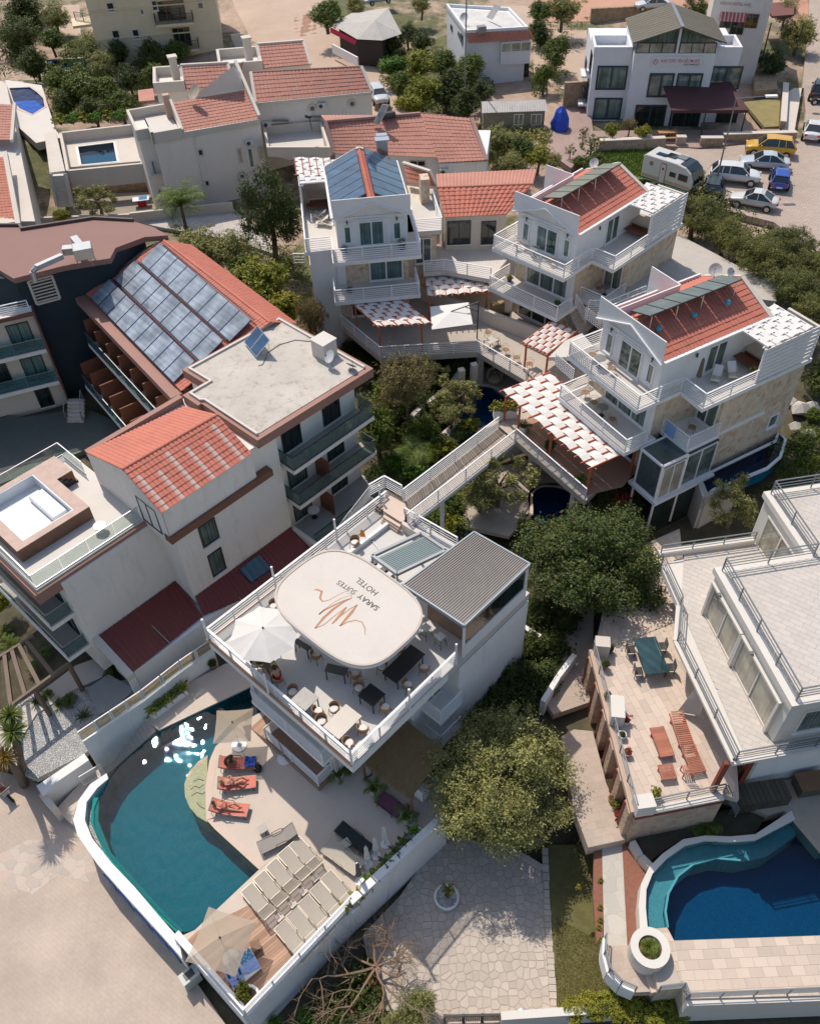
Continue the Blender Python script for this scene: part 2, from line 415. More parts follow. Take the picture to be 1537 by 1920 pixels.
def rail_(parent,pts,h=1.0,nb=5,step=2.2,mat=None,closed=0,name='railing',w=.05,cap=.09,gap=.12):
 """posts + top rail in one part, each level of bars a sub-part"""
 mat=mat or WP
 if closed:pts=list(pts)+[pts[0]]
 mb=MB();done=[]
 for i in range(len(pts)-1):
  a,b=pts[i],pts[i+1];L=(b-a).length;n=max(1,round(L/step))
  for j in range(n+(1 if i==len(pts)-2 else 0)):
   p=a.lerp(b,j/n);mb.box((p.x,p.y,p.z+h/2),(w*1.4,w*1.4,h),math.atan2((b-a).y,(b-a).x))
  mb.bar(a+Zv(h),b+Zv(h),cap,.05)
 top=mb.b_(name,mat,parent)
 for k in range(nb):
  z=gap+(h-gap-.06)*k/nb
  for i in range(len(pts)-1):
   a,b=pts[i],pts[i+1]
   Br(a+Zv(z),b+Zv(z),.03,.042).b_('rail_bar',mat,top)
 return top
def grl(parent,pts,h=.95,step=1.6,glass=None,rail=None,post=0):
 mb=MB()
 for i in range(len(pts)-1):
  mb.bar(pts[i]+Zv(h),pts[i+1]+Zv(h),.05,.035)
  mb.bar(pts[i]+Zv(.03),pts[i+1]+Zv(.03),.05,.06)
 top=mb.b_('glass_railing',rail or ALU,parent)
 for i in range(len(pts)-1):
  a,b=pts[i],pts[i+1];n=max(1,round((b-a).length/step))
  for j in range(n):
   p,q=a.lerp(b,(j+.012)/n),a.lerp(b,(j+.988)/n)
   Br(p+Zv(h/2+.03),q+Zv(h/2+.03),.014,h-.1).b_('glass_pane',glass or GRAIL,top)
 return top
def win(parent,P0,P1,a,b,n=2,frame=None,glass=None,bar=.07,sill=1,hbar=0,off=.0,name='window',fr=1.0):
 """a, b: photo pixels of the top-left and bottom-right corners on the wall P0-P1"""
 A,B=hit(a[0],a[1],P0,P1),hit(b[0],b[1],P0,P1)
 return winw(parent,P0,P1,A,B,n,frame,glass,bar,sill,hbar,off,name)
def winw(parent,P0,P1,A,B,n=2,frame=None,glass=None,bar=.07,sill=1,hbar=0,off=.0,name='window'):
 u=(P1-P0).copy();u.z=0;u.normalize();nrm=V3(-u.y,u.x,0)
 if nrm.dot(CAMP-P0)<0:nrm=-nrm
 ua,ub=(A-P0).dot(u),(B-P0).dot(u)
 if ua>ub:ua,ub=ub,ua
 z0,z1=min(A.z,B.z),max(A.z,B.z)
 def pt(x,z,d):q=P0+u*x+nrm*(d+off);return V3(q.x,q.y,z)
 frame=frame or WP;glass=glass or GLD
 mb=MB()
 d=.03
 mb.bar(pt(ua,z1-bar/2,d),pt(ub,z1-bar/2,d),.08,bar);mb.bar(pt(ua,z0+bar/2,d),pt(ub,z0+bar/2,d),.08,bar)
 for i in range(n+1):
  x=ua+bar/2+(ub-ua-bar)*i/n
  mb.bar(pt(x,z0+bar,d),pt(x,z1-bar,d),bar,.075,up=nrm)
 for i in range(hbar):
  z=z0+(z1-z0)*(i+1)/(hbar+1)
  mb.bar(pt(ua+bar,z,d),pt(ub-bar,z,d),.07,.05)
 f=mb.b_(name,frame,parent)
 for i in range(n):
  x0=ua+(ub-ua)*i/n+bar*.6;x1=ua+(ub-ua)*(i+1)/n-bar*.6
  Br(pt(x0,(z0+z1)/2,.012),pt(x1,(z0+z1)/2,.012),.016,z1-z0-bar*1.2).b_('pane',glass,f)
 if sill:Br(pt(ua-.06,z0-.03,.07),pt(ub+.06,z0-.03,.07),.16,.05).b_('sill',WP,f)
 return f
def bow(parent,P0,P1,a,b,depth,mat,name):
 A,B=hit(a[0],a[1],P0,P1),hit(b[0],b[1],P0,P1)
 u=(P1-P0).copy();u.z=0;u.normalize();nrm=V3(-u.y,u.x,0)
 if nrm.dot(CAMP-P0)<0:nrm=-nrm
 z=(A.z+B.z)/2;a1=V3(A.x,A.y,z)+nrm*depth/2;b1=V3(B.x,B.y,z)+nrm*depth/2
 b1=a1+u*(b1-a1).dot(u)
 return Br(a1,b1,depth,abs(A.z-B.z)).b_(name,mat,parent)
def troof(parent,e0,e1,r0,r1,mat=None,pitch=.28,row=.38,name='roof_tiles',amp=.045,stripes=None,mat2=None,ridge=1):
 """corrugated pan tiles laid in overlapping courses: e0-e1 the eave, r0-r1 the ridge above it"""
 mat=mat or TERRA
 n=max(2,int(round((e1-e0).length/pitch)));m=max(2,int(round(((e0+e1)/2-(r0+r1)/2).length/row)))
 nrm=(e1-e0).cross(r0-e0).normalized()
 if nrm.z<0:nrm=-nrm
 prof=[(.0,.0),(.25,.75),(.5,1.0),(.75,.75)]
 mb=MB();mb2=MB()
 for j in range(m):
  t0,t1=j/m-.004,(j+1)/m+.03
  jit=[ru(-.006,.008)for _ in range(n+1)]
  for i in range(n):
   tgt=mb2 if(stripes and stripes(i,j,n,m))else mb
   vs=[]
   for k,(q,hh)in enumerate(prof+[(1.0,.0)]):
    s=(i+q)/n
    lo=e0 .lerp(e1,s).lerp(r0 .lerp(r1,s),max(0,t0))+nrm*(amp*hh+.045+jit[i])
    hi=e0 .lerp(e1,s).lerp(r0 .lerp(r1,s),min(1,t1))+nrm*(amp*hh+jit[i])
    vs+=[lo,hi,lo-nrm*.04]
   fs=[]
   for k in range(4):
    a=k*3;fs+=[(a,a+3,a+4,a+1),(a+2,a+5,a+3,a)]
   tgt.add(vs,fs)
 o=mb.b_(name,mat,parent,kind='stuff' if n*m>300 else None)
 if mb2 .v:mb2 .b_('bleached_tiles',mat2 or PALETILE,parent,kind='stuff')
 return o
def ridge(parent,a,b,mat=None,r=.12,name='ridge_tiles'):
 mb=MB();L=(b-a).length;n=max(1,int(L/.42))
 for i in range(n):
  mb.tube(a.lerp(b,i/n),a.lerp(b,(i+1.05)/n),r,8,r*.86)
 return mb.b_(name,mat or TERRA,parent)
def gable(parent,e0,e1,f0,f1,rise,mat=None,wallmat=None,z=None,**kw):
 """two slopes: e0-e1 one eave, f0-f1 the opposite eave, ridge midway at +rise"""
 r0=(e0+f0)/2;r1=(e1+f1)/2;r0=V3(r0 .x,r0 .y,r0 .z+rise);r1=V3(r1 .x,r1 .y,r1 .z+rise)
 troof(parent,e0,e1,r0,r1,mat,**kw);troof(parent,f1,f0,r1,r0,mat,**kw)
 ridge(parent,r0,r1,mat)
 MB().add([e0,f0,r0-Zv(.03),e1,f1,r1-Zv(.03)],[(0,1,2),(3,5,4),(0,2,5,3),(1,4,5,2),(0,3,4,1)]).b_('gable_wall',wallmat or WH,parent,fx_=1)
 return r0,r1
def prp(parent,pts,z0,h,t=.2,mat=None,closed=1,name='parapet'):
 mb=MB();n=len(pts)
 for i in range(n if closed else n-1):
  a,b=V3(pts[i][0],pts[i][1],z0+h/2),V3(pts[(i+1)%n][0],pts[(i+1)%n][1],z0+h/2)
  d=(b-a).normalized();e=.003*(i%2)
  mb.bar(a-d*(t/2-e),b+d*(t/2-e),t-e,h-e*2)
 return mb.b_(name,mat or WH,parent)
def panels(parent,c00,c10,c01,nx,ny,mat,frame=None,gap=.05,th=.06,name='solar_panel'):
 """nx*ny separate collectors on the plane c00->c10 (x), c00->c01 (y)"""
 u=(c10-c00);v=(c01-c00);nrm=u.cross(v).normalized()
 if nrm.z<0:nrm=-nrm
 U,Vv=u.length,v.length;u.normalize();v.normalize();w,h=U/nx,Vv/ny
 for i in range(nx):
  for j in range(ny):
   o=c00+u*(w*i+gap/2)+v*(h*j+gap/2);a,b=w-gap,h-gap
   q=[o,o+u*a,o+u*a+v*b,o+v*b]
   f=MB().hexa(q,[p+nrm*th for p in q]).b_(name,frame or DM,parent,fx_=1)
   k=.04;q2=[o+u*k+v*k,o+u*(a-k)+v*k,o+u*(a-k)+v*(b-k),o+u*k+v*(b-k)]
   MB().poly([p+nrm*(th+.004)for p in q2]).b_('collector_glass',mat,f,fx_=1)
def weave(parent,A,B,Cc,nb,ns,amp=.05,over=.35,beam=.07,mat=None,cloth=None,beams=None):
 """pergola: nb beams run A->C, spaced along A->B; ns cloth strips run A->B woven over and under"""
 u=B-A;v=Cc-A;up=Zv(1);un,vn=u.normalized(),v.normalized()
 for i in range(nb):
  a=A+u*(i/(nb-1));Br(a-vn*over,a+v+vn*over*.5,beam*.8,beam*1.3).b_('beam',mat or ORANGE,parent)
 for k in(.06,.94):
  Br(A+v*k-un*.2-up*beam*1.28,B+v*k+un*.2-up*beam*1.28,beam,beam*1.2).b_('bearer',mat or ORANGE,parent)
 for j in range(ns):
  mb=MB();w0,w1=(j+.01)/ns,(j+.99)/ns;m=(nb-1)*4;vs=[]
  for i in range(m+1):
   t=i/m;ph=(i/4+j)*pi;z=cos(ph);z=math.copysign(abs(z)**.55,z)*amp if abs(z)>1e-3 else 0
   base=A+u*t+up*z
   vs+=[base+v*w0,base+v*w1,base+v*w0-up*.012,base+v*w1-up*.012]
  fs=[]
  for i in range(m):k=i*4;fs+=[(k,k+4,k+5,k+1),(k+2,k+3,k+7,k+6),(k,k+2,k+6,k+4),(k+1,k+5,k+7,k+3)]
  mb.add(vs,fs).b_('cloth_strip',cloth or FABRIC,parent,fx_=1)
def rdir():
 z=ru(-1,1);a=ru(0,2*pi);r=math.sqrt(1-z*z);return V3(r*cos(a),r*sin(a),z)
def cmesh(name,n,lobes,leaf,mat,flat=.75,elong=2.2,seed=0,spread=.62,lr=(.28,.46),shell=.55,droop=.0):
 """n leaf faces gathered in clumps around lobe centres; unit crown radius 1, centred at origin"""
 rs=random.getstate();random.seed(seed)
 cs=[]
 for _ in range(lobes):
  d=rdir();r=ru(.25,1.0)**.6*spread
  cs.append((V3(d.x*r,d.y*r,d.z*r*flat),ru(*lr)))
 vs,fs=[],[]
 tw=[]
 for c,r in cs:
  for _ in range(max(3,n//lobes//14)):
   d=rdir();rr=r*ru(shell,1.08);tw.append((c+V3(d.x,d.y,d.z*.85)*rr,d))
 for _ in range(n):
  c,d=random.choice(tw)
  p=c+rdir()*ru(0,.10)+d*ru(-.05,.05)
  if droop:p.z-=droop*random.random()*(p.x**2+p.y**2)
  nn=(d*.9+rdir()*.9+V3(0,0,.35)).normalized()
  t=nn.cross(rdir()).normalized();b=nn.cross(t)
  l=leaf*ru(.6,1.25);ww=l/elong
  k=len(vs);vs+=[p-t*l/2,p+b*ww/2,p+t*l/2,p-b*ww/2];fs.append((k,k+1,k+2,k+3))
 me=bpy.data.meshes.new(name);me.from_pydata([tuple(v)for v in vs],[],fs);me.materials.append(mat);me.update()
 random.setstate(rs);return me
CROWNS={}
def crown(kind,i=0):
 k=(kind,i)
 if k in CROWNS:return CROWNS[k]
 P={'olive_big':(70000,60,.042,L_OLIVE,.75,2.6),'dark_big':(70000,52,.044,L_DARK,.7,2.4),'olive':(14000,18,.075,L_OLIVE,.85,2.6),'green':(14000,18,.075,L_GREEN,.85,2.0),'dark':(14000,16,.075,L_DARK,.9,2.0),'pine':(20000,26,.062,L_PINE,.8,3.5),'lime':(12000,14,.085,L_LIME,.8,2.0),'brown':(12000,22,.06,L_BROWN,.9,2.6),'bright':(9000,12,.10,L_BRIGHT,.7,1.8),'far':(3500,12,.12,L_GREEN,.8,1.8),'farolive':(3500,12,.12,L_OLIVE,.8,1.8),'shrub':(1500,8,.16,L_GREEN,.7,1.8),'limeshrub':(1500,8,.16,L_LIME,.7,1.8),'redshrub':(700,6,.18,L_RED,.7,1.6),'thin':(2500,26,.09,L_GREEN,.95,2.2),'thinolive':(9000,22,.075,L_OLIVE,.9,2.4),'darkpine':(16000,24,.06,L_DARK,.95,2.6)}[kind]
 kw={}
 if kind in('thin','thinolive'):kw=dict(lr=(.12,.24),spread=.85)
 if kind.endswith('_big'):kw=dict(lr=(.16,.27),spread=.84,shell=.7)
 if kind in('pine','darkpine'):kw=dict(lr=(.2,.32),spread=.74)
 CROWNS[k]=cmesh('crown_'+kind,P[0],P[1],P[2],P[3],P[4],P[5],seed=hash_(kind)+i*17,**kw)
 return CROWNS[k]
def hash_(s):return sum(ord(c)*(i+3)for i,c in enumerate(s))
def tree(name,base,h,r,kind,label,var=0,trunk_r=None,rz=None,group=None,cat='tree',lean=(0,0),stem=.5,squash=1.0,rx=None,mat=None,limbs=5):
 """base: world point of the foot, h: full height, r: crown radius"""
 t=tg(name,label,cat,base,group)
 if stem>0:
  hc=h-r*squash*.95;tr=trunk_r or max(.05,r*.07);mb=MB();top=V3(lean[0],lean[1],hc)
  mid=top*.45+V3(ru(-.1,.1)*r,ru(-.1,.1)*r,0)
  mb.path([V3(0,0,-.2),mid,top*.8],[tr*1.25,tr,tr*.8],8)
  for i in range(limbs):
   a=2*pi*i/limbs+ru(-.4,.4);e=top+V3(cos(a)*r*.55,sin(a)*r*.55,ru(-.1,.45)*r)
   s=lerp(mid,top,ru(.3,.9));q=s.lerp(e,.5)+V3(ru(-.08,.08)*r,ru(-.08,.08)*r,.05*r)
   mb.path([s,q,e],[tr*.55,tr*.4,tr*.15],6)
  o=bpy.data.objects.new('trunk',mb.mesh('trunk',BARK));COL.objects.link(o);o.parent=t
 c=link('crown',crown(kind,var),t,(lean[0],lean[1],h-r*squash))
 c.scale=(r,rx or r,r*squash);c.rotation_euler=(0,0,rz if rz is not None else ru(0,6.28))
 return t
def bush(name,base,r,kind,label,sq=.8,group=None,cat='shrub',rx=None,rz=0,var=0):
 t=tg(name,label,cat,base,group)
 c=link('foliage',crown(kind,var),t,(0,0,r*sq*.75));c.scale=(r,rx or r,r*sq);c.rotation_euler=(0,0,rz)
 mb=MB()
 for i in range(4):
  a=i*1.6;mb.tube((0,0,-.1),(cos(a)*r*.4,sin(a)*r*.4,r*sq*.8),.04*max(.4,r),5,.015)
 o=link('stem',mb.mesh('stem',BARK),t)
 return t
def fronds(mb,n,L,up=.5,w=.12,leaflets=1,z=0,seed=1,droop=.6,rmin=.0):
 random.seed(seed)
 for i in range(n):
  a=2*pi*i/n*2.4+ru(-.2,.2);e=up*ru(.3,1.3);ln=L*ru(.8,1.1)
  d=V3(cos(a),sin(a),0);prev=V3(0,0,z)+d*rmin;side=V3(-d.y,d.x,0);K=7;el=e
  for k in range(K):
   nxt=prev+(d*cos(el)+V3(0,0,sin(el)))*(ln/K);el-=droop*2/K*ru(.7,1.3)
   if leaflets:
    for sgn in(-1,1):
     for q in(.0,.5):
      p=prev.lerp(nxt,q);l=w*(1-abs(k/K-.4))*2.2
      tip=p+side*sgn*l+(nxt-prev).normalized()*l*.6-V3(0,0,l*.35)
      mb.add([p,p+(nxt-prev)*.35,tip],[(0,1,2)])
    mb.bar(prev,nxt,.02,.02)
   else:
    ww=w*(1-k/K);w2=w*(1-(k+1)/K)
    mb.add([prev-side*ww/2,prev+side*ww/2,nxt+side*w2/2,nxt-side*w2/2],[(0,1,2,3)])
   prev=nxt
 return mb
def palm(base,h,L,label,n=26,name='palm_tree',mat=None,leaflets=1,w=.3,up=.7,seed=3,tr=.16,droop=.6,cat='palm',crownname='crown'):
 t=tg(name,label,cat,base)
 if h>.3:
  mb=MB();mb.lathe([(tr*1.3,-.1),(tr,h*.2),(tr*.9,h)],(0,0,0),10);link('trunk',mb.mesh('trunk',BARK),t)
 mb=fronds(MB(),n,L,up,w,leaflets,h,seed,droop);link(crownname,mb.mesh('fronds',mat or L_GREEN),t)
 return t
def pot_(base,label,pot=(.25,.5),mat=None,kind='spiky',r=.5,name='potted_plant',plantmat=None,seed=1,cat='potted plant',group=None):
 t=tg(name,label,cat,base,group);pr,ph=pot
 mb=MB().lathe([(pr*.75,0),(pr,ph*.95),(pr*1.05,ph),(pr*.85,ph),(pr*.8,ph*.9)],(0,0,0),16)
 link('pot',mb.mesh('pot',mat or WP),t)
 link('potting_soil',MB().lathe([(pr*.84,ph*.86),(pr*.84,ph*.91)],(0,0,0),12).mesh('soil',SOIL),t)
 if kind=='spiky':link('foliage',fronds(MB(),22,r,.9,.07,False,ph*.9,seed,.7).mesh('fol',plantmat or L_GREEN),t)
 elif kind=='palm':link('foliage',fronds(MB(),12,r,1.0,.12,True,ph*.9,seed,.8).mesh('fol',plantmat or L_GREEN),t)
 else:
  c=link('foliage',crown(kind,seed%3),t,(0,0,ph+r*.5));c.scale=(r,r,r*.9)
 return t
class Kit:
 """first use moves the prototype, later uses copy it with its parts"""
 def __init__(s,fn):s.fn=fn;s.p=None;s.used=0
 def put(s,loc,rz,label,group=None,sc=1.0):
  if s.p is None:s.p=s.fn()
  if not s.used:o=s.p;s.used=1
  else:o=copy_tree(s.p)
  o.location=loc;o.rotation_euler=(0,0,rz);o.scale=(sc,)*3
  o['label']=label
  if group:o['group']=group
  elif 'group' in o.keys():del o['group']
  return o
def mk_lounger(frame,sling,back=.55,flat=0,L=2.05,Wd=.7,split=1.35,bars=0,bsl=None):
 def f():
  t=tg('sun_lounger','x','sun lounger');z=.33
  mb=MB();s=Wd/2;bz=z+(.04 if flat else sin(back)*(L-split));bx=split+(1 if flat else cos(back))*(L-split)
  for y in(-s,s):mb.tube((0,y,z),(split,y,z),.022,6);mb.tube((split,y,z),(bx,y,bz),.022,6)
  mb.tube((0,-s,z),(0,s,z),.022,6);mb.tube((bx,-s,bz),(bx,s,bz),.022,6);mb.tube((split,-s,z),(split,s,z),.018,6)
  if not flat:
   for y in(-s*.8,s*.8):mb.tube((split+.45,y,z+sin(back)*.45),(split+.6,y,.03),.016,5)
  mb.b_('frame',frame,t)
  for x in(.18,L-.45):
   for y in(-s,s):MB().tube((x,y,z),(x+(-.06 if x<1 else.08),y,0),.022,6).b_('leg',frame,t)
  for y in(-s,s):
   MB().path([V3(split-.55,y,z),V3(split-.5,y*1.02,z+.2),V3(split-.05,y*1.02,z+.22),V3(split+.1,y,z+.07)],.018,5).b_('armrest',frame,t)
  e=.03;n=8
  a=MB().add([(e+(split-e)*i/n,y,z+.012-.035*sin(pi*i/n))for i in range(n+1)for y in(-s+.02,s-.02)],[(2*i,2*i+2,2*i+3,2*i+1)for i in range(n)])
  a.b_('seat_sling',sling,t)
  MB().add([(split,-s+.02,z+.01),(bx,-s+.02,bz+.01),(bx,s-.02,bz+.01),(split,s-.02,z+.01)],[(0,1,2,3)]).b_('back_sling',bsl or sling,t)
  for k in range(bars):q=(k+1)/(bars+1);x_,z_=lerp(split,bx,q),lerp(z,bz,q);MB().tube((x_,-s,z_-.02),(x_,s,z_-.02),.02,5).b_('crossbar',frame,t)
  return t
 return f
def mk_chair():
 t=tg('rattan_chair','x','chair')
 for a,b in((-.2,-.2),(-.2,.2),(.2,-.2),(.2,.2)):
  MB().tube((a*.9,b*.9,.44),(a*1.15,b*1.15,0),.014,5).b_('leg',DM,t)
 MB().lathe([(.2,.42),(.25,.44),(.25,.47),(.2,.48)],(0,0,0),14).b_('seat',RATTAN,t)
 MB().lathe([(.19,.48),(.21,.49),(.21,.53),(.17,.55)],(0,0,0),12).b_('cushion',FABRIC,t)
 vs,fs=[],[];n=12
 for i in range(n+1):
  a=pi*.5+pi*1.15*(i/n-.5)*1.1;hgt=.36*(.6+.4*sin(pi*i/n))
  for r,z in((.27,.46),(.30,.46+hgt),(.27,.47+hgt),(.24,.46)):vs.append((r*cos(a),r*sin(a),z))
 for i in range(n):
  for k in range(4):fs.append((i*4+k,i*4+4+k,i*4+4+(k+1)%4,i*4+(k+1)%4))
 MB().add(vs,fs).b_('backrest',RATTAN,t,fx_=1)
 return t
def tpx(name,px,z,mat,label,h=.75,leg=DM,th=.04,cat='table'):
 """px: four photo pixels of the table top"""
 q=WS(px,z+h);c=sum(q,Vector())/4
 u=((q[1]-q[0])+(q[2]-q[3]))/2;v0=((q[3]-q[0])+(q[2]-q[1]))/2;U=u.length/2;u.normalize();v=V3(-u.y,u.x,0);Vl=abs(v0 .dot(v))/2
 t=tg(name,label,cat,(c.x,c.y,z))
 k=[c-u*U-v*Vl,c+u*U-v*Vl,c+u*U+v*Vl,c-u*U+v*Vl]
 Pm(k,z+h-th,z+h).b_('table_top',mat,t,bevel=.008)
 for p in k:
  p2=c.lerp(p,.86);MB().box((p2 .x,p2 .y,z+(h-th)/2),(.05,.05,h-th),math.atan2(u.y,u.x)).b_('leg',leg,t)
 return t,c,u,v,U,Vl
def umb(base,h,r,n,label,mat,rz=0,drop=.35,square=0,base_r=.28,basemat=None,name='parasol',scallop=.0,pole=None,valance=.0,vent=1,offset=(0,0)):
 t=tg(name,label,'parasol',base);ox,oy=offset
 MB().lathe([(base_r,0),(base_r,.06),(base_r*.4,.09),(.04,.12)],(0,0,0),20).b_('base',basemat or WP,t)if False else link('base',MB().lathe([(base_r,0),(base_r,.06),(base_r*.4,.09),(.04,.3)],(0,0,0),20).mesh('base',basemat or WP),t)
 link('pole',MB().tube((0,0,0),(ox,oy,h+.05),.025,8).mesh('pole',pole or ALU),t)
 vs=[(ox,oy,h)];fs=[];ring=[]
 M=n*4
 for i in range(M):
  a=rz+2*pi*i/M;f=(i%4)/4
  rr=r*(cos(pi/n)/cos((f-.5)*2*pi/n))if True else r
  sag=1-(.035 if f not in(0,)else 0)
  for k,q in enumerate((.33,.66,1.0)):
   ring.append((i,k));d=drop*(q**1.15)-(.03*q if f==0 else 0)
   vs.append((ox+cos(a)*rr*q*(sag if k==2 else 1),oy+sin(a)*rr*q*(sag if k==2 else 1),h-d))
 for i in range(M):
  j=(i+1)%M;fs.append((0,1+i*3,1+j*3))
  for k in(0,1):fs.append((1+i*3+k,2+i*3+k,2+j*3+k,1+j*3+k))
 if valance:
  k0=len(vs)
  for i in range(M):x,y,z=vs[1+i*3+2];vs.append((x,y,z-valance*(1.0 if i%4 else.7)))
  for i in range(M):j=(i+1)%M;fs.append((1+i*3+2,k0+i,k0+j,1+j*3+2))
 link('canopy',MB().add(vs,fs).mesh('canopy',mat),t)
 mb=MB()
 for i in range(n):
  a=rz+2*pi*i/n;R_=r/cos(pi/n)*cos(pi/n)
  rr=r*(cos(pi/n)/cos(-.5*2*pi/n))*.97
  mb.tube((ox,oy,h-.03),(ox+cos(a)*rr,oy+sin(a)*rr,h-drop+.0),.012,4)
  mb.tube((ox*.8,oy*.8,h-.6),(ox+cos(a)*rr*.5,oy+sin(a)*rr*.5,h-drop*.5-.02),.01,4)
 link('ribs',mb.mesh('ribs',pole or ALU),t)
 link('finial',MB().lathe([(.05,0),(.05,.04),(.02,.1)],(ox,oy,h),8).mesh('finial',DM),t)
 return t
def cumb(base,h,label,mat,rz=0):
 t=tg('closed_parasol',label,'parasol',base)
 link('pole',MB().tube((0,0,0),(0,0,h+.1),.022,8).mesh('pole',ALU),t)
 link('base',MB().lathe([(.25,0),(.25,.06),(.05,.1)],(0,0,0),16).mesh('base',WP),t)
 vs,fs=[],[];n=16;prof=[(.03,h),(.09,h-.15),(.13,h-.9),(.17,h-1.35)]
 for r,z in prof:
  for i in range(n):q=r*(1.0 if i%2 else.6);vs.append((q*cos(2*pi*i/n),q*sin(2*pi*i/n),z))
 for j in range(3):
  for i in range(n):fs.append((j*n+i,j*n+(i+1)%n,(j+1)*n+(i+1)%n,(j+1)*n+i))
 link('canopy',MB().add(vs,fs).mesh('canopy',mat),t);return t
def dish(base,label,r=.4,az=.0,h=.9,mat=None):
 t=tg('satellite_dish',label,'satellite dish',base)
 link('mast',MB().tube((0,0,0),(0,0,h),.03,6).mesh('mast',GREYM),t)
 d=V3(cos(az)*.75,sin(az)*.75,.6).normalized();x=d.cross(Zv(1)).normalized();y=x.cross(d);c=V3(0,0,h)+d*.1
 vs=[c];fs=[];n=20
 for k,(q,zz)in enumerate(((.5,.05),(1,.2))):
  for i in range(n):a=2*pi*i/n;vs.append(c+(x*cos(a)+y*sin(a))*r*q+d*r*zz)
 for i in range(n):fs.append((0,1+i,1+(i+1)%n));fs.append((1+i,1+n+i,1+n+(i+1)%n,1+(i+1)%n))
 link('reflector',MB().add(vs,fs).mesh('reflector',mat or pl_('dish_grey',(.5,.5,.5),.5)),t)
 link('feed_arm',MB().tube(c-y*r,c+d*r*.9,.012,5).tube(c+d*r*.85,c+d*r*1.0,.035,6).mesh('feed',DM),t)
 return t
def mk_ac():
 t=tg('air_conditioner','x','air conditioner')
 MB().box((0,0,.3),(.8,.32,.55)).b_('casing',pl_('ac_white',(.62,.62,.6),.5),t,bevel=.02)
 MB().add([(.12+.2*cos(2*pi*i/16)-.25,-.165,.3+.2*sin(2*pi*i/16))for i in range(16)],[tuple(range(16))]).b_('fan_grille',DM,t)
 MB().box((-.3,0,.01),(.04,.4,.03)).box((.3,0,.01),(.04,.4,.03)).b_('bracket',GREYM,t)
 return t
SKIN=pl_('skin',(.52,.27,.17),.55,var=.05,vscale=8);SKIND=pl_('tanned_skin',(.30,.14,.085),.55,var=.05,vscale=8)
HAIR=pl_('dark_hair',(.03,.018,.012),.6);HAIRB=pl_('blond_hair',(.38,.24,.11),.6)
def prs(label,base,rz,pose,skin,hair,clothes,s=1.0):
 """pose: dict of joints (x forward, y left, z up) in metres; body grown with a skin modifier"""
 t=tg('person',label,'person',base,rz=rz)
 J=dict(pelvis=(0,0,0),waist=None,chest=None,neck=None,head=None)
 P=pose
 names=['pelvis','waist','chest','neck','head','crown']
 edges=[('pelvis','waist'),('waist','chest'),('chest','neck'),('neck','head'),('head','crown')]
 rad_=dict(pelvis=.15,waist=.12,chest=.145,neck=.055,head=.088,crown=.07)
 for sd in('l','r'):
  names+=[sd+k for k in('sh','el','wr','ha','hip','kn','an','toe')]
  edges+=[('chest',sd+'sh'),(sd+'sh',sd+'el'),(sd+'el',sd+'wr'),(sd+'wr',sd+'ha'),('pelvis',sd+'hip'),(sd+'hip',sd+'kn'),(sd+'kn',sd+'an'),(sd+'an',sd+'toe')]
  rad_.update({sd+'sh':.062,sd+'el':.042,sd+'wr':.028,sd+'ha':.03,sd+'hip':.10,sd+'kn':.062,sd+'an':.038,sd+'toe':.03})
 idx={n:i for i,n in enumerate(names)};vs=[P[n]for n in names];ed=[(idx[a],idx[b])for a,b in edges]
 for sd in('l','r'):
  h=Vector(P[sd+'ha']);wv=(h-Vector(P[sd+'wr'])).normalized();sdv=wv.cross(Zv(1));sdv=sdv.normalized()if sdv.length>.05 else V3(0,1,0)
  for k,(off,ln)in enumerate(((-.03,.07),(-.01,.085),(.01,.08),(.03,.065))):
   a=h+sdv*off+wv*.035;b=a+wv*ln*.6+Zv(-.012);c=b+wv*ln*.35+Zv(-.025)
   i0=len(vs);vs+=[tuple(a),tuple(b),tuple(c)];ed+=[(idx[sd+'ha'],i0),(i0,i0+1),(i0+1,i0+2)]
  a=h-sdv*.045-wv*.005;b=a-sdv*.025+wv*.035
  i0=len(vs);vs+=[tuple(a),tuple(b)];ed+=[(idx[sd+'ha'],i0),(i0,i0+1)]
 me=bpy.data.meshes.new('body');me.from_pydata(vs,ed,[]);me.materials.append(skin)
 o=link('body',me,t)
 md=o.modifiers.new('skin','SKIN');md.use_smooth_shade=1
 for i,v in enumerate(me.skin_vertices[0].data):
  r=rad_[names[i]]if i<len(names)else.009
  if i<len(names)and names[i]in('pelvis','chest','waist'):v.radius=(r,r*.78)
  else:v.radius=(r,r)
 me.skin_vertices[0].data[0].use_root=1
 sb=o.modifiers.new('sub','SUBSURF');sb.levels=1;sb.render_levels=1
 hd=Vector(P['head']);cr_=Vector(P['crown']);up=(cr_-hd).normalized();f=Vector(P.get('face',(1,0,0))).normalized();sdv=up.cross(f).normalized()
 fm=MB()
 def ball(mb,c,r,n=10,sc=(1,1,1)):
  vs_,fs_=[],[];m_=n//2
  for j in range(m_+1):
   th=pi*j/m_
   for i in range(n):ph=2*pi*i/n;vs_.append(c+f*(r*sc[0]*sin(th)*cos(ph))+sdv*(r*sc[1]*sin(th)*sin(ph))+up*(r*sc[2]*cos(th)))
  for j in range(m_):
   for i in range(n):fs_.append((j*n+i,(j+1)*n+i,(j+1)*n+(i+1)%n,j*n+(i+1)%n))
  mb.add(vs_,fs_)
 ball(fm,hd+f*.09+up*.0,.018,6,(1.3,.8,1.4))
 for sg in(-1,1):ball(fm,hd+sdv*.085*sg+up*.01,.022,6,(.9,.5,1.3))
 link('face',fm.mesh('face',skin,smooth=1),t)
 em=MB()
 for sg in(-1,1):ball(em,hd+f*.078+sdv*.032*sg+up*.03,.011,6)
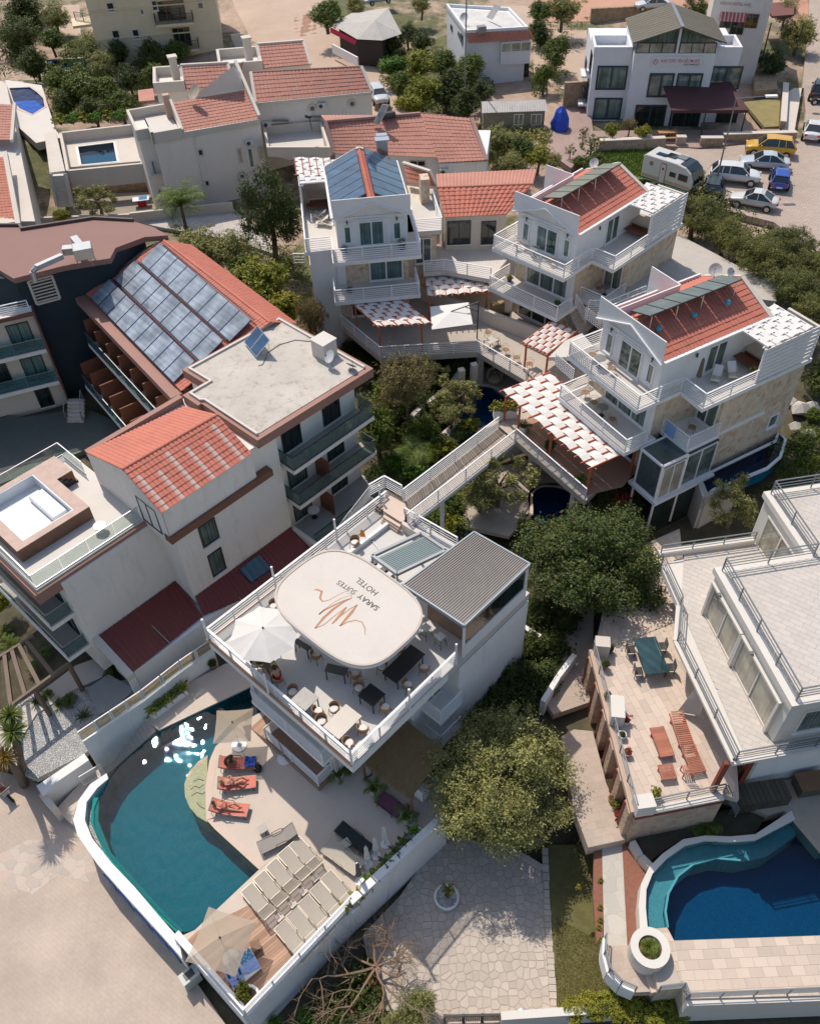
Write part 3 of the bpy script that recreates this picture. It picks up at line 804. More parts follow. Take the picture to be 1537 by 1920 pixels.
 ball(em,hd+f*.078-up*.04,.016,6,(.5,1.3,.4));link('eyes_and_mouth',em.mesh('eyes',HAIR,smooth=1),t)
 hm=MB();ball(hm,hd+up*.045-f*.022,.108,12,(1,.95,1));ball(hm,hd-f*.07-up*.07,.075,10,(.7,1.1,1.5));link('hair',hm.mesh('hair',hair,smooth=1),t)
 for nm,cm,segs in clothes:
  cb=MB()
  for a,b,ra,rb in segs:
   A,B=Vector(P[a]),Vector(P[b]);cb.tube(A,B,ra,12,rb,cap=1)
  link(nm,cb.mesh(nm,cm,smooth=1),t)
 t.scale=(s,)*3
 return t
def prec(back=.6,knee=0,arms='side'):
 c,s=cos(back),sin(back)
 P=dict(pelvis=(0,0,.14));P['waist']=(-.18*c,0,.14+.18*s);P['chest']=(-.38*c,0,.14+.38*s+.01);P['neck']=(-.54*c,0,.15+.54*s);P['head']=(-.66*c,0,.17+.66*s);P['crown']=(-.74*c,0,.19+.73*s)
 P['face']=(s*.9,0,c)
 for sd,y in(('l',1),('r',-1)):
  P[sd+'sh']=(-.43*c,.17*y,.14+.43*s);P[sd+'el']=(-.2*c,.27*y,.13+.15*s);P[sd+'wr']=(.05,.25*y,.13);P[sd+'ha']=(.12,.24*y,.12)
  P[sd+'hip']=(.06,.09*y,.13)
  if knee or(knee is None and y>0):P[sd+'kn']=(.42,.11*y,.42);P[sd+'an']=(.66,.11*y,.07);P[sd+'toe']=(.80,.12*y,.05)
  else:P[sd+'kn']=(.48,.10*y,.12);P[sd+'an']=(.90,.10*y,.08);P[sd+'toe']=(.95,.11*y,.2)
 if arms=='up':
  for sd,y in(('l',1),('r',-1)):P[sd+'el']=(-.15,.26*y,.36+.2*s);P[sd+'wr']=(-.05,.10*y,.5+.2*s);P[sd+'ha']=(-.03,.05*y,.55+.2*s)
 return P
def psit(seat=.45,lean=.12,arms='table',legs=1):
 P=dict(pelvis=(0,0,seat+.1),waist=(.02*lean,0,seat+.28),chest=(.35*lean,0,seat+.48),neck=(.5*lean,0,seat+.63),head=(.7*lean,0,seat+.75),crown=(.75*lean,0,seat+.84));P['face']=(1,0,-.2)
 for sd,y in(('l',1),('r',-1)):
  P[sd+'sh']=(.35*lean,.18*y,seat+.54);P[sd+'el']=(.16,.24*y,seat+.3);P[sd+'wr']=(.4,.14*y,seat+.33);P[sd+'ha']=(.47,.12*y,seat+.33)
  P[sd+'hip']=(.06,.09*y,seat+.08);P[sd+'kn']=(.46,.11*y,seat+.06);P[sd+'an']=(.44,.11*y,.07);P[sd+'toe']=(.58,.12*y,.04)
 return P
TYREM,RIMM=RUBBER,pl_('alloy',(.45,.46,.47),.3,.8)
CARGL=pl_('car_glass',(.018,.024,.028),.05,spec=.9,var=.02,fine=0)
LAMPM=pl_('lamp_lens',(.55,.56,.55),.1,spec=.8);TAILM=pl_('tail_lens',(.4,.02,.02),.15,spec=.8)
def paint(name,c):
 if name in MATS:return MATS[name]
 m,nt,b=_mat(name);b.inputs['Base Color'].default_value=(*c,1);b.inputs['Roughness'].default_value=.35;b.inputs['Coat Weight'].default_value=.8;b.inputs['Coat Roughness'].default_value=.04
 MATS[name]=m;return m
def car(name,label,loc,rz,mat,kind='sedan',L=4.4,Wd=1.78,Hh=1.45,roof=None):
 """kind shapes the side profile; body lofted from cross sections, glazing, wheels and lamps as parts"""
 t=tg(name,label,'car',(0,0,0))
 hl=L/2
 if kind=='sedan':st=[(hl,.42,.62,.62),(hl-.1,.22,.74,.78),(hl-.9,.20,.88,.87),(hl-1.25,.2,.94,.88),(-.2,.2,.97,.89),(-hl+1.05,.2,.98,.88),(-hl+.2,.24,.95,.82),(-hl+.02,.42,.86,.70)];ca=[(hl-1.2,.93),(hl-1.95,Hh),(-.45,Hh+.02),(-hl+1.35,Hh-.06),(-hl+.55,.97)]
 elif kind=='suv':st=[(hl,.48,.75,.62),(hl-.1,.26,.92,.80),(hl-.8,.24,1.02,.89),(hl-1.1,.24,1.05,.90),(-.2,.24,1.07,.91),(-hl+.7,.24,1.1,.9),(-hl+.1,.28,1.08,.84),(-hl,.5,1.0,.74)];ca=[(hl-1.05,1.04),(hl-1.75,Hh-.02),(-.2,Hh+.02),(-hl+.6,Hh-.04),(-hl+.12,1.08)]
 else:st=[(hl,.42,.65,.60),(hl-.1,.22,.78,.76),(hl-.75,.20,.90,.85),(hl-1.0,.2,.95,.86),(-.1,.2,.98,.87),(-hl+.7,.2,1.0,.86),(-hl+.1,.24,.98,.8),(-hl,.42,.9,.7)];ca=[(hl-.95,.94),(hl-1.7,Hh),(-.3,Hh+.02),(-hl+.5,Hh-.08),(-hl+.1,.99)]
 k=Wd/1.78;vs,fs=[],[]
 for x,zl,zb,hw in st:
  hw*=k;mid=(zl+zb)/2
  vs+=[(x,-hw*.86,zl),(x,-hw,mid),(x,-hw*.96,zb-.06),(x,-hw*.84,zb),(x,0,zb+.03),(x,hw*.84,zb),(x,hw*.96,zb-.06),(x,hw,mid),(x,hw*.86,zl)]
 n=9
 for i in range(len(st)-1):
  for j in range(n-1):fs.append((i*n+j,(i+1)*n+j,(i+1)*n+j+1,i*n+j+1))
  fs.append((i*n+n-1,(i+1)*n+n-1,(i+1)*n,i*n))
 fs.append(tuple(range(n)));fs.append(tuple(reversed(range((len(st)-1)*n,len(st)*n))))
 b=MB().add(vs,fs).b_('body',mat,t,fx_=1,smooth=1)
 sb=b.modifiers.new('sub','SUBSURF');sb.levels=1;sb.render_levels=1
 def ring(x,z,hw):return[(x,-hw,z),(x,hw,z)]
 hb,ht=.80*k,.60*k
 zz=[ca[0][1],ca[1][1],ca[2][1],ca[3][1],ca[4][1]];xx=[c[0]for c in ca]
 g=MB();g.add([(xx[0],-hb,zz[0]),(xx[0],hb,zz[0]),(xx[1],-ht,zz[1]-.03),(xx[1],ht,zz[1]-.03),(xx[3],-ht,zz[3]-.03),(xx[3],ht,zz[3]-.03),(xx[4],-hb,zz[4]-.03),(xx[4],hb,zz[4]-.03)],[(0,1,3,2),(2,3,5,4),(4,5,7,6),(0,2,4,6),(1,7,5,3),(0,6,7,1)]);g.b_('glazing',CARGL,t,fx_=1)
 r=MB();ro=ht+.015
 r.add([(xx[1]+.05,-ro,zz[1]-.02),(xx[1]+.05,ro,zz[1]-.02),(xx[2],ro,zz[2]),(xx[2],-ro,zz[2]),(xx[3]-.03,ro,zz[3]),(xx[3]-.03,-ro,zz[3]),(xx[1]+.0,-ro*.75,zz[1]+.03),(xx[1],ro*.75,zz[1]+.03),(xx[2],ro*.78,zz[2]+.05),(xx[2],-ro*.78,zz[2]+.05),(xx[3]+.08,ro*.75,zz[3]+.04),(xx[3]+.08,-ro*.75,zz[3]+.04)],[(6,7,8,9),(9,8,10,11),(0,6,9,3),(3,9,11,5),(1,2,8,7),(2,4,10,8),(0,1,7,6),(4,5,11,10),(0,3,2,1),(3,5,4,2)])
 r.b_('roof',roof or mat,t,fx_=1,bevel=.02)
 p=MB()
 for sg in(-1,1):
  A=V3(xx[0],hb*sg,zz[0]);B=V3(xx[1],ht*sg,zz[1]-.02);p.bar(A,B,.07,.06)
  A=V3(xx[4],hb*sg,zz[4]-.02);B=V3(xx[3],ht*sg,zz[3]-.02);p.bar(A,B,.10,.07)
  mx=(xx[1]+xx[3])/2;p.bar(V3(mx,(hb+.02)*sg,(zz[0]+zz[4])/2),V3(mx,(ht+.02)*sg,zz[2]-.04),.08,.05)
  if kind=='suv':p.bar(V3(xx[3]+.45,(hb+.0)*sg,zz[4]),V3(xx[3]+.5,(ht+.02)*sg,zz[3]-.02),.08,.05)
 p.b_('pillars',mat,t)
 wr=.34 if kind=='suv' else.31
 for x in(hl-.82,-hl+.82):
  for sg in(-1,1):
   y=(Wd/2-.06)*sg
   wh=MB().tube((x,y-.11,wr),(x,y+.11,wr),wr,20).b_('wheel',TYREM,t)
   MB().tube((x,y+sg*.105,wr),(x,y+sg*.118,wr),wr*.64,16).b_('rim',RIMM,wh)
 for sg in(-1,1):
  MB().box((hl-.1,.56*sg*k,.66 if kind!='suv' else.8),(.2,.28,.13)).b_('headlight',LAMPM,t)
  MB().box((-hl+.06,.60*sg*k,.80 if kind!='suv' else.95),(.14,.24,.16)).b_('tail_light',TAILM,t)
  MB().box((xx[0]-.3,(hb+.14)*sg,zz[0]+.05),(.12,.2,.12)).b_('wing_mirror',mat,t)
 MB().box((hl-.03,0,.42),(.06,.9*k,.2)).b_('grille',DM,t)
 MB().box((-hl+.0,0,.55),(.03,.5,.12)).b_('number_plate',WP,t)
 t.location=loc;t.rotation_euler=(0,0,rz)
 return t
def car_px(name,label,front,back,z,mat,kind='sedan',**kw):
 """front/back: photo pixels of the two ends of the car at ground level"""
 a,b=W(*front,z),W(*back,z);return car(name,label,(a+b)/2,ang(b,a),mat,kind,**kw)
class Frame:
 def __init__(s,p0,p1,z,mirror=None):
  a,b=W(*p0,z),W(*p1,z);s.o=V3(a.x,a.y,0);d=b-a;d.z=0;s.L=d.length;s.u=d.normalized()
  s.v=V3(-s.u.y,s.u.x,0);s.m=mirror;s.rz=math.atan2(s.u.y,s.u.x)
 def p(s,u,v,z=.0):
  if s.m is not None:u=s.m-u
  q=s.o+s.u*u+s.v*v;return V3(q.x,q.y,z)
 def q(s,L,z=.0):return[s.p(a,b,z)for a,b in L]
 def bx(s,*a):return s.box(MB(),*a)
 def box(s,mb,u0,u1,v0,v1,z0,z1):return mb.prism(s.q([(u0,v0),(u1,v0),(u1,v1),(u0,v1)]),z0,z1)
R0=zoomf(0,0,2.956);R7=zoomf(300,1280,2.956);RA=zoomf(0,1440,2.956);R6=zoomf(0,1180,2.956);RBz=zoomf(400,1440,2.956)
Z5=zoomf(380,1100,4.52);Z4=zoomf(640,960,2.956);Z3=zoomf(340,960,2.956);Z2=zoomf(640,640,2.956);Q5=zoomf(500,240,2.956)
Q6=zoomf(880,260,2.956);Q7=zoomf(1017,480,2.956);G8=zoomf(1017,1180,2.956);Rr=zoomf(1017,860,2.956);J8=zoomf(0,780,2.956)
K8=zoomf(340,560,2.956);Q4=zoomf(0,400,2.956);RC=zoomf(700,1280,2.956);RE=zoomf(1017,1540,2.956);ZR=zoomf(1220,980,3.69)
Q1=zoomf(0,0,2.956);QT=zoomf(500,0,2.956);QC=zoomf(1000,0,2.862);HI1=zoomf(440,1560,6.404);HI2=zoomf(380,1320,7.685);HI3=zoomf(330,1700,7.685)
HI4=zoomf(580,1440,5.489);HI5=zoomf(1110,1160,4.8);HI6=zoomf(1040,560,5.123);HI7=zoomf(600,760,5.489);HI8=zoomf(860,500,5.489)
PATCH=[]
def stc(name,mb,mat,**kw):return mb.b_(name,mat,None,kind='structure',**kw)
def slab(name,pts,z,mat,th=.25,reg=1,parent=None,kind='structure',hole=None):
 P=ccw(XY(pts)if isinstance(pts[0],Vector)else XY(WS(pts,z)))
 if hole:Hh=list(reversed(ccw(XY(WS(hole,z)))));P=P+[P[0]]+Hh+[Hh[0]]
 o=Pm(P,z-th,z).b_(name,mat,parent,kind=kind if parent is None else None)
 if reg:PATCH.append((P,z-th))
 return o
PLAZA=bmat('plaza_pavers',(.54,.435,.355),(.52,.42,.34),(.48,.39,.31),.40,.20,rad(35),.010,var=.22,b=.15)
CARPARK=bmat('car_park_blocks',(.50,.40,.33),(.44,.35,.29),(.33,.26,.21),.5,.25,rad(8),.03,var=.12,b=.2)
DECKP=pl_('pool_deck_screed',(.58,.49,.41),.75,var=.07,vscale=.5,dirt=.25,dirtcol=(.42,.31,.22),fine=.06)
FLAG=smat('flagstones',(.52,.44,.37),(.42,.37,.32),1.9,(.43,.36,.29),mort=.03,b=.3,tint=(.55,.38,.30))
plz=[(-260,1380),(60,1462),(146,1520),(470,1990),(-200,2300)]
pool_outer=RA(590,30,500,90,430,180,405,280,425,370,540,540,700,720,900,940,1020,1070)
PT=ptile('pool_tiles',(.005,.19,.24));PTL=ptile('pool_edge_tiles',(.03,.27,.25));PTD=ptile('deep_pool_tiles',(.012,.15,.27))
pool_px=R6(1460,290,870,575,765,660,650,765,600,835,565,912)+RA(545,165,520,230,520,320,545,390,600,480,665,560,740,650,870,790,1005,915,1080,900,1435,565,1190,340,1145,290)+R6(1143,1060,1138,880,1160,730,1195,650,1330,520,1560,400)
pool=WS(pool_px,.0);P2=XY(pool)
def basin(name,P,ztop,depth,mat,floor=None,reg=1):
 n=len(P);mb=MB();ar=ccw(P)
 mb.add([(x,y,ztop)for x,y in ar]+[(x,y,ztop-depth)for x,y in ar],[((i+1)%n,i,n+i,n+(i+1)%n)for i in range(n)]+[tuple(range(n,2*n))])
 o=stc(name,mb,mat)
 if reg:PATCH.append((P,ztop-depth-.2))
 return o
basin('swimming_pool',P2,-.02,1.45,PT)
stc('pool_water',MB().poly([(x,y,-.07)for x,y in ccw(P2)]),WTR)
lip_out=RA(515,165,500,300,580,480,660,575,735,665,862,805,990,925)
lip_in=RA(548,165,545,295,615,470,690,555,765,640,890,780,1015,905)
def strip(a,b,za,zb,zl):
 A,B=WS(a,za),WS(b,zb);mb=MB();n=min(len(A),len(B))
 for i in range(n-1):
  q=[A[i],A[i+1],B[i+1],B[i]];mb.hexa([(p.x,p.y,zl)for p in q],q)
 return mb
stc('infinity_edge',strip(lip_out,lip_in,-.09,-.09,-1.6),PTL,fx_=1)
gut_out=RA(505,130,470,215,478,300,525,400,640,540,735,650,860,800,985,935)
stc('pebble_gutter',strip(gut_out,[lip_out[0]]+lip_out,-.45,-.45,-1.5),PEBBLE,fx_=1)
wall_out=RA(590,30,500,90,435,180,405,290,430,375,540,535,700,715,900,935,1010,1060)
wall_in=RA(600,60,540,110,480,190,470,290,510,390,625,535,745,660,880,820,990,945)
pw=strip(wall_out,wall_in,.02,.02,-2.9).b_('pool_wall',WH,None,'white curved outer wall of the infinity pool with blue tiled niches','wall',fx_=1)
for a,b in((5,.05),(5,.55),(6,.1),(6,.6),(7,.12)):
 A=WS([wall_out[a]],0)[0];B=WS([wall_out[a+1]],0)[0];p,q=A.lerp(B,b),A.lerp(B,b+.38)
 n=(B-A).normalized();n=V3(n.y,-n.x,0);n=-n if n.dot(V3(-1,-1,0))<0 else n
 Br(p+n*.03+Zv(-1.6),q+n*.03+Zv(-1.6),.12,1.3).b_('blue_niche',pl_('niche_blue',(.02,.12,.32),.4),pw)
for i in range(6):
 A=WS([wall_out[4]],-2.9)[0]
sh=R6(1150,700,1100,735,1050,790,1022,860,1026,930,1052,990,1095,1040,1150,1072)
MOS=smat('mosaic',(.36,.38,.22),(.24,.34,.28),9.0,(.46,.40,.28),mort=.06,b=.2,tint=(.45,.36,.2))
shp=XY(WS(sh,-.05))
stc('mosaic_shelf',Pm(shp,-1.4,-.035),MOS)
mb=MB()
for k,L in enumerate(([(1055,890),(1080,870),(1105,880),(1130,860)],[(1060,925),(1090,905),(1120,915),(1140,900)],[(1075,845),(1100,830),(1130,840)],[(1090,960),(1110,985),(1135,995)])):
 q=WS(R6(*[c for p in L for c in p]),-.03);mb.path(q,.018,4)
mb.b_('fish_outline',DM,None,'dark wavy fish outline set in the mosaic shelf','mosaic')
deckA=pool_px
d1=RA(1435,565)+RA(1190,340,1145,290)+R6(1143,1060,1138,880,1160,730,1195,650,1330,520,1560,400)+[(700,1330),(830,1480),(818,1545),(655,1697),(452,1895)]+RA(1350,1330,1010,930,1080,900)
slab('pool_deck',d1,.0,DECKP,2.9)
cop=[[R6(*a)[0],R6(*b)[0],R6(*c)[0],R6(*d)[0]]for a,b,c,d in(((1143,1060),(1138,880),(1180,885),(1186,1050)),((1138,880),(1160,730),(1200,740),(1180,885)),((1160,730),(1195,650),(1235,668),(1200,740)))]
cop+=[RA(1145,290,1190,340,1225,318,1186,275),RA(1190,340,1435,565,1480,530,1225,318)]
COPE=pl_('coping_stone',(.60,.47,.38),.7,var=.06,vscale=2,fine=.05)
for c in cop:stc('coping',Pm(XY(WS(c,0)),-.05,.012),COPE)
u=(W(*HI1(0,1000)[0],0)-W(*HI1(250,800)[0],0));wdir=V3(u.x,u.y,0).normalized()
wd=ccw(XY(WS(RBz(130,695,330,905,455,1040,185,1335)+RA(1300,1270,1015,945,1095,905),0)))
C0=Vector((sum(p[0]for p in wd)/len(wd),sum(p[1]for p in wd)/len(wd),0));nd=V3(-wdir.y,wdir.x,0)
boards=tg('timber_deck','reddish timber boards laid in the corner of the pool deck beside the sun beds','decking',(C0 .x,C0 .y,0))
kk=-60
for kk in range(-60,61):
 a=C0+nd*(kk*.145);pc=[a-wdir*12-nd*.068,a+wdir*12-nd*.068,a+wdir*12+nd*.068,a-wdir*12+nd*.068]
 cl=clip(XY(pc),wd)
 if len(cl)>2 and area(cl)>.05:Pm(cl,.005,.035).b_('board',DECKW,boards)
RB1=zoomf(400,1440,2.956)
bw=tg('deck_parapet','white parapet wall round the corner of the sun deck','wall',W(465,1905,-2.9))
cA,cB,cC=W(*RA(985,935)[0],0),W(463,1905,0),W(657,1700,0);cD=W(832,1538,0)
def wseg(parent,a,b,z0,z1,t,mat,side=0):
 d=(b-a);d.z=0;n=V3(-d.y,d.x,0).normalized()*side*t/2
 return Br(V3(a.x,a.y,(z0+z1)/2)+n,V3(b.x,b.y,(z0+z1)/2)+n,t,z1-z0).b_('wall_section',mat,parent)
wseg(bw,cA,cB,-2.9,.45,.35,WH);wseg(bw,cB,cC,-2.9,.45,.35,WH);wseg(bw,cC,cD,-2.9,.62,.4,WH)
rail_(bw,[cB+Zv(.45),cC+Zv(.45)],.55,4,1.7)
rail_(bw,[cA.lerp(cB,.25)+Zv(.45),cB+Zv(.45)],.4,2,2.0)
tr=WS(HI4(350,1400,1090,560,1170,640,440,1500),.35)
th_=tg('planter_trough','long white trough of pebbles and leafy plants along the deck wall','planter',(tr[0].x,tr[0].y,0))
Pm(XY(tr),.0,.33).b_('trough',WH,th_)
c=sum(tr,Vector())/4;Pm([((p.x*.93+c.x*.07),(p.y*.93+c.y*.07))for p in tr],.33,.37).b_('pebble_bed',PEBBLE,th_)
for i in range(6):
 t_=i/6;Br(tr[0].lerp(tr[1],t_)+Zv(.35),tr[3].lerp(tr[2],t_)+Zv(.35),.03,.1).b_('divider',DM,th_)
TRO=[(.0,'lime'),(.12,'lime'),(.30,'bright'),(.40,'lime'),(.52,'green'),(.66,'green'),(.78,'green'),(.93,'bright')]
for i,(t_,k)in enumerate(TRO):
 p=tr[0].lerp(tr[1],t_).lerp(tr[3].lerp(tr[2],t_),.35+.1*(i%2))
 x=tg('trough_plant',['yellow green leafy plant at the lower end of the trough','yellow green plant second from the lower end of the trough','plant with broad leaves under the grey closed parasol','yellowing plant in the middle of the trough','dark leafy plant just above the middle of the trough','dark climbing plant in the upper half of the trough','tall dark leafy plant leaning over the trough','bright green plant at the top end of the trough'][i],'plant',(p.x,p.y,.36),'plants in the pebble trough')
 link('leaves',fronds(MB(),12,.55+.1*(i%3),1.0,.26,False,0,i+40,.9).mesh('leaves',{'lime':L_LIME,'bright':L_BRIGHT,'green':L_GREEN}[k]),x)
pathA=R6(1480,200,1250,190,1000,320,850,480,800,500,880,560,1460,285)
slab('pool_path',pathA,.02,DECKP,1.5)
stp=R6(800,490,865,570)
sA,sB=R6(815,480)[0],R6(865,565)[0];sC,sD=R6(590,700)[0],R6(640,765)[0]
steps=tg('stone_steps','beige stone steps going down beside the pool and the white wall','steps',W(*sC,-2.4))
n=11
for i in range(n):
 f0,f1=i/n,(i+1)/n;z=-.0-.17*(i+1)
 a0=lerp(Vector(sA),Vector(sC),f0);a1=lerp(Vector(sA),Vector(sC),f1);b0=lerp(Vector(sB),Vector(sD),f0);b1=lerp(Vector(sB),Vector(sD),f1)
 q=[W(p[0],p[1],z)for p in(a0,a1,b1,b0)]
 Pm(XY(q),z-.5,z).b_('step',DECKP,steps)
slab('lower_path',R6(590,690,640,765,560,830,480,905,420,990,400,1080,310,1000,455,840),-1.95,DECKP,1.2)
gw=tg('garden_wall','white wall topped with woven bamboo panels above the pool steps','wall',W(*R6(470,600)[0],-1))
g0,g1,g2,g3=[W(*p,1.3)for p in R6(455,620,800,390,1010,225,1180,110)]
for a,b in((g0,g1),(g1,g2),(g2,g3)):wseg(gw,a,b,-2.2,1.25,.22,WH)
BAM=pl_('bamboo',(.40,.32,.2),.8,var=.3,vscale=6,fine=.3)
for a,b in((g0,g1),(g1,g2),(g2,g3)):
 m_=4 if a is g0 else 2
 for i in range(m_):
  p,q=a.lerp(b,(i+.06)/m_),a.lerp(b,(i+.94)/m_)
  f=Br(p+Zv(.9),q+Zv(.9),.05,.05).bar(p+Zv(.08),q+Zv(.08),.05,.05).bar(p+Zv(.05),p+Zv(.92),.07,.07).bar(q+Zv(.05),q+Zv(.92),.07,.07).b_('fence_frame',WP,gw)
  for k in range(7):Br(p+Zv(.16+k*.105+ru(-.02,.02)),q+Zv(.16+k*.105+ru(-.02,.02)),.03,.05).b_('bamboo_slat',BAM,f)
lw=tg('low_garden_wall','low white capped wall sloping down to the paved square below the gravel garden','wall',W(*RA(200,140)[0],-2.5))
a,b=W(*R6(475,700)[0],-.4),W(*R6(225,905)[0],-.9);wseg(lw,a,b,-2.8,-.55,.55,WH,0)
c_=W(*R6(320,1020)[0],-1.6);wseg(lw,b,c_,-2.8,-1.0,.3,CRM)
gt=tg('white_gate','white metal gate at the foot of the steps beside the pool wall','gate',W(*R6(500,850)[0],-1.95))
a,b=W(*R6(470,870)[0],-1.9),W(*R6(585,800)[0],-1.9)
Br(a,a+Zv(1.1),.05).bar(b,b+Zv(1.1),.05).bar(a+Zv(1.1),b+Zv(1.1),.04).bar(a+Zv(.1),b+Zv(.1),.04).b_('gate_frame',WP,gt)
for i in range(1,11):Br(a.lerp(b,i/11)+Zv(.1),a.lerp(b,i/11)+Zv(1.1),.018).b_('gate_bar',WP,gt)
tp=R6(815,455,1020,300,1040,335,845,480)
bp=tg('curved_planter','white planter box of leafy plants and pebbles beside the upper pool edge','planter',W(*tp[0],0))
q=WS(tp,.5);q=[q[0],q[1],q[2],q[3]];Pm(XY(q),.0,.48).b_('planter_box',WH,bp)
c=sum(q,Vector())/4;Pm([(p.x*.88+c.x*.12,p.y*.88+c.y*.12)for p in q],.48,.53).b_('pebble_bed',PEBBLE,bp)
for i in range(7):
 p=q[0].lerp(q[1],.06+i*.15).lerp(q[3].lerp(q[2],.06+i*.15),.4)
 x=tg('planter_plant',['small leafy plant at the lower end of the curved planter','second leafy plant from the lower end of the curved planter','third leafy plant from the lower end of the curved planter','middle leafy plant of the curved planter','third leafy plant from the upper end of the curved planter','second leafy plant from the upper end of the curved planter','bushy plant at the upper end of the curved planter'][i],'plant',(p.x,p.y,.5),'plants in the curved planter')
 link('leaves',fronds(MB(),14,.62,1.1,.24,False,0,70+i,.9).mesh('leaves',L_GREEN if i%3 else L_LIME),x)
pot_(W(*R6(1185,215)[0],0),'round dark shrub in a wooden tub against the white wall',(.22,.45),WOOD,'dark',.33)
sg=Br(W(*R6(1050,265)[0],.0)+Zv(.9),W(*R6(1075,240)[0],.0)+Zv(.9),.02,.35).b_('small_sign',WP,None,'small red and white notice on the white wall by the pool path','sign')
mbm=MB()
for dz in(.98,.9,.82):mbm.bar(W(*R6(1054,262)[0],0)+V3(.0,-.02,dz),W(*R6(1071,245)[0],0)+V3(.0,-.02,dz),.02,.03)
mbm.b_('notice_print',pl_('sign_red',(.5,.05,.04),.6),sg)
FRs=Frame((391,1200),(656,1432),7.0)
def Rl(x,y,z):
 w_=W(x,y,z)-FRs.o;return w_.dot(FRs.u),w_.dot(FRs.v)
RW=10.5;RD=round(Rl(735,945,7.0)[1],2)if True else 0
rest=tg('restaurant_building','white hotel restaurant building with a roof terrace on posts beside the pool','building',FRs.p(5,8,0))
u2,v2=Rl(987,1108,7.0)
print('REST frame: D',u2,v2,'E',Rl(735,945,7.0),'C',Rl(858,1232,7))
DU=RW;DV=.5*(v2+Rl(735,945,7.0)[1])
VD=v2
FLR=pl_('terrace_floor',(.55,.53,.50),.6,var=.06,vscale=.8,dirt=.2,dirtcol=(.38,.34,.3))
ter=FRs.q([(0,0),(RW,0),(RW,VD),(0,VD)])
Pm(ter,6.45,7.0).b_('roof_terrace',FLR,rest)
Pm(FRs.q([(-.02,-.02),(RW+.02,-.02),(RW+.02,VD*.5),(-.02,VD*.5)]),6.3,6.9).b_('terrace_fascia',WH,rest)
Pm(FRs.q([(3.0,1.5),(7.5,1.5),(7.5,6.9),(3.0,6.9)]),-2.5,6.3).b_('wall',WH,rest)
Pm(FRs.q([(1.6,.25),(9.9,.25),(9.9,5.8),(1.6,5.8)]),5.5,6.35).b_('lower_slab',WH,rest);Pm(FRs.q([(7.4,5.2),(9.4,5.2),(9.4,7.7),(7.4,7.7)]),-2.5,6.3).b_('wall',WH,rest)
Pm(FRs.q([(.6,7.6),(RW,7.6),(RW,VD),(.6,VD)]),-2.6,6.3).b_('wall',WH,rest)
Pm(FRs.q([(.6,1.2),(7.45,1.2),(7.45,2.0),(.6,2.0)]),.0,6.3).b_('wall',CRM,rest)
Pm(FRs.q([(2.3,.2),(7.85,.2),(7.85,3),(2.3,3)]),3.1,3.4).b_('balcony_slab',WH,rest)
rail_(rest,FRs.q([(2.4,1.2),(2.4,.28),(7.78,.28),(7.78,2.4)],3.4),1.0,6,2.4)
Pm(FRs.q([(2.9,.0),(7.3,.0),(7.3,3),(2.9,3)]),.02,.42).b_('lower_deck',DECKW,rest)
rail_(rest,FRs.q([(3.0,.9),(3.0,.08),(7.22,.08),(7.22,1.9)],.42),1.0,5,2.0)
for k in range(5):
 Pm(FRs.q([(1.65+k*.25,.0),(1.9+k*.25,.0),(1.9+k*.25,1.2),(1.65+k*.25,1.2)]),.0,.07+.07*k).b_('step',DECKW,rest)
for a,b in((1.0,2.2),(2.8,5.0),(5.4,7.2)):
 winw(rest,FRs.p(0,1.19),FRs.p(RW,1.19),FRs.p(a,1.19,3.45),FRs.p(b,1.19,5.9),2,glass=GLC,off=.01)
 winw(rest,FRs.p(0,1.19),FRs.p(RW,1.19),FRs.p(a,1.19,.45),FRs.p(b,1.19,2.7),2,glass=GLD,off=.01)
for z,mt in((3.4,WP),(.9,DM)):
 a=FRs.q([(9.3,5.9),(10.75,5.9),(10.75,7.65),(9.3,7.65)]);Pm(a,z-.25,z).b_('balcony_slab',WH,rest)
 rail_(rest,FRs.q([(9.4,5.95),(10.7,5.95),(10.7,7.6)],z),1.0,6 if z>2 else 2,2.4)
winw(rest,FRs.p(9.41,2),FRs.p(9.41,6.9),FRs.p(9.41,6.1,3.45),FRs.p(9.41,7.4,5.4),2)
trail=rail_(rest,FRs.q([(.06,VD-.1),(.06,.06),(RW-.06,.06),(RW-.06,7.4)],7.0),.95,4,1.75,cap=.12)
Br(FRs.p(-.04,8,7.05),FRs.p(-.04,-.04,7.05),.12,.1).bar(FRs.p(-.04,-.04,7.05),FRs.p(RW+.04,-.04,7.05),.12,.1).b_('copper_trim',pl_('copper_trim',(.45,.25,.15),.5),rest)
for a,b in((.0,.0),(4.8,-.05),(RW,.0),(RW,3.9),(RW,7.3),(0,4.6),(0,9.2),(0,12.8)):
 Br(FRs.p(a,b,7.0),FRs.p(a,b,8.75),.1).b_('tall_post',WP,rest)
rail_(rest,[W(*p,7.0)for p in Z2(350,985,640,1150)],.95,4,2.0)
Pm(XY(WS(HI7(845,1180,1130,1330,1095,1370,840,1215),7.7)),7.0,7.65).b_('planter_wall',CRM,rest)
for k in range(3):
 Pm(XY(WS(HI7(660-10*k,1130+22*k,830-10*k,1235+22*k,815-10*k,1257+22*k,645-10*k,1152+22*k),7.45-.15*k)),7.0,7.5-.16*k).b_('step',COPE,rest)
BEN=WS(HI7(240,1530,700,1180,720,1200,265,1550),7.35);Pm(XY(BEN),7.0,7.32).b_('low_partition',WH,rest)
Br(W(*HI7(505,1355)[0],7.04),W(*HI7(620,1500)[0],7.04),.07,.05).b_('floor_joint',GREYM,rest)
hf=tg('towel','orange towel hanging over the terrace rail near the landing','towel',W(*HI7(430,1355)[0],7.0))
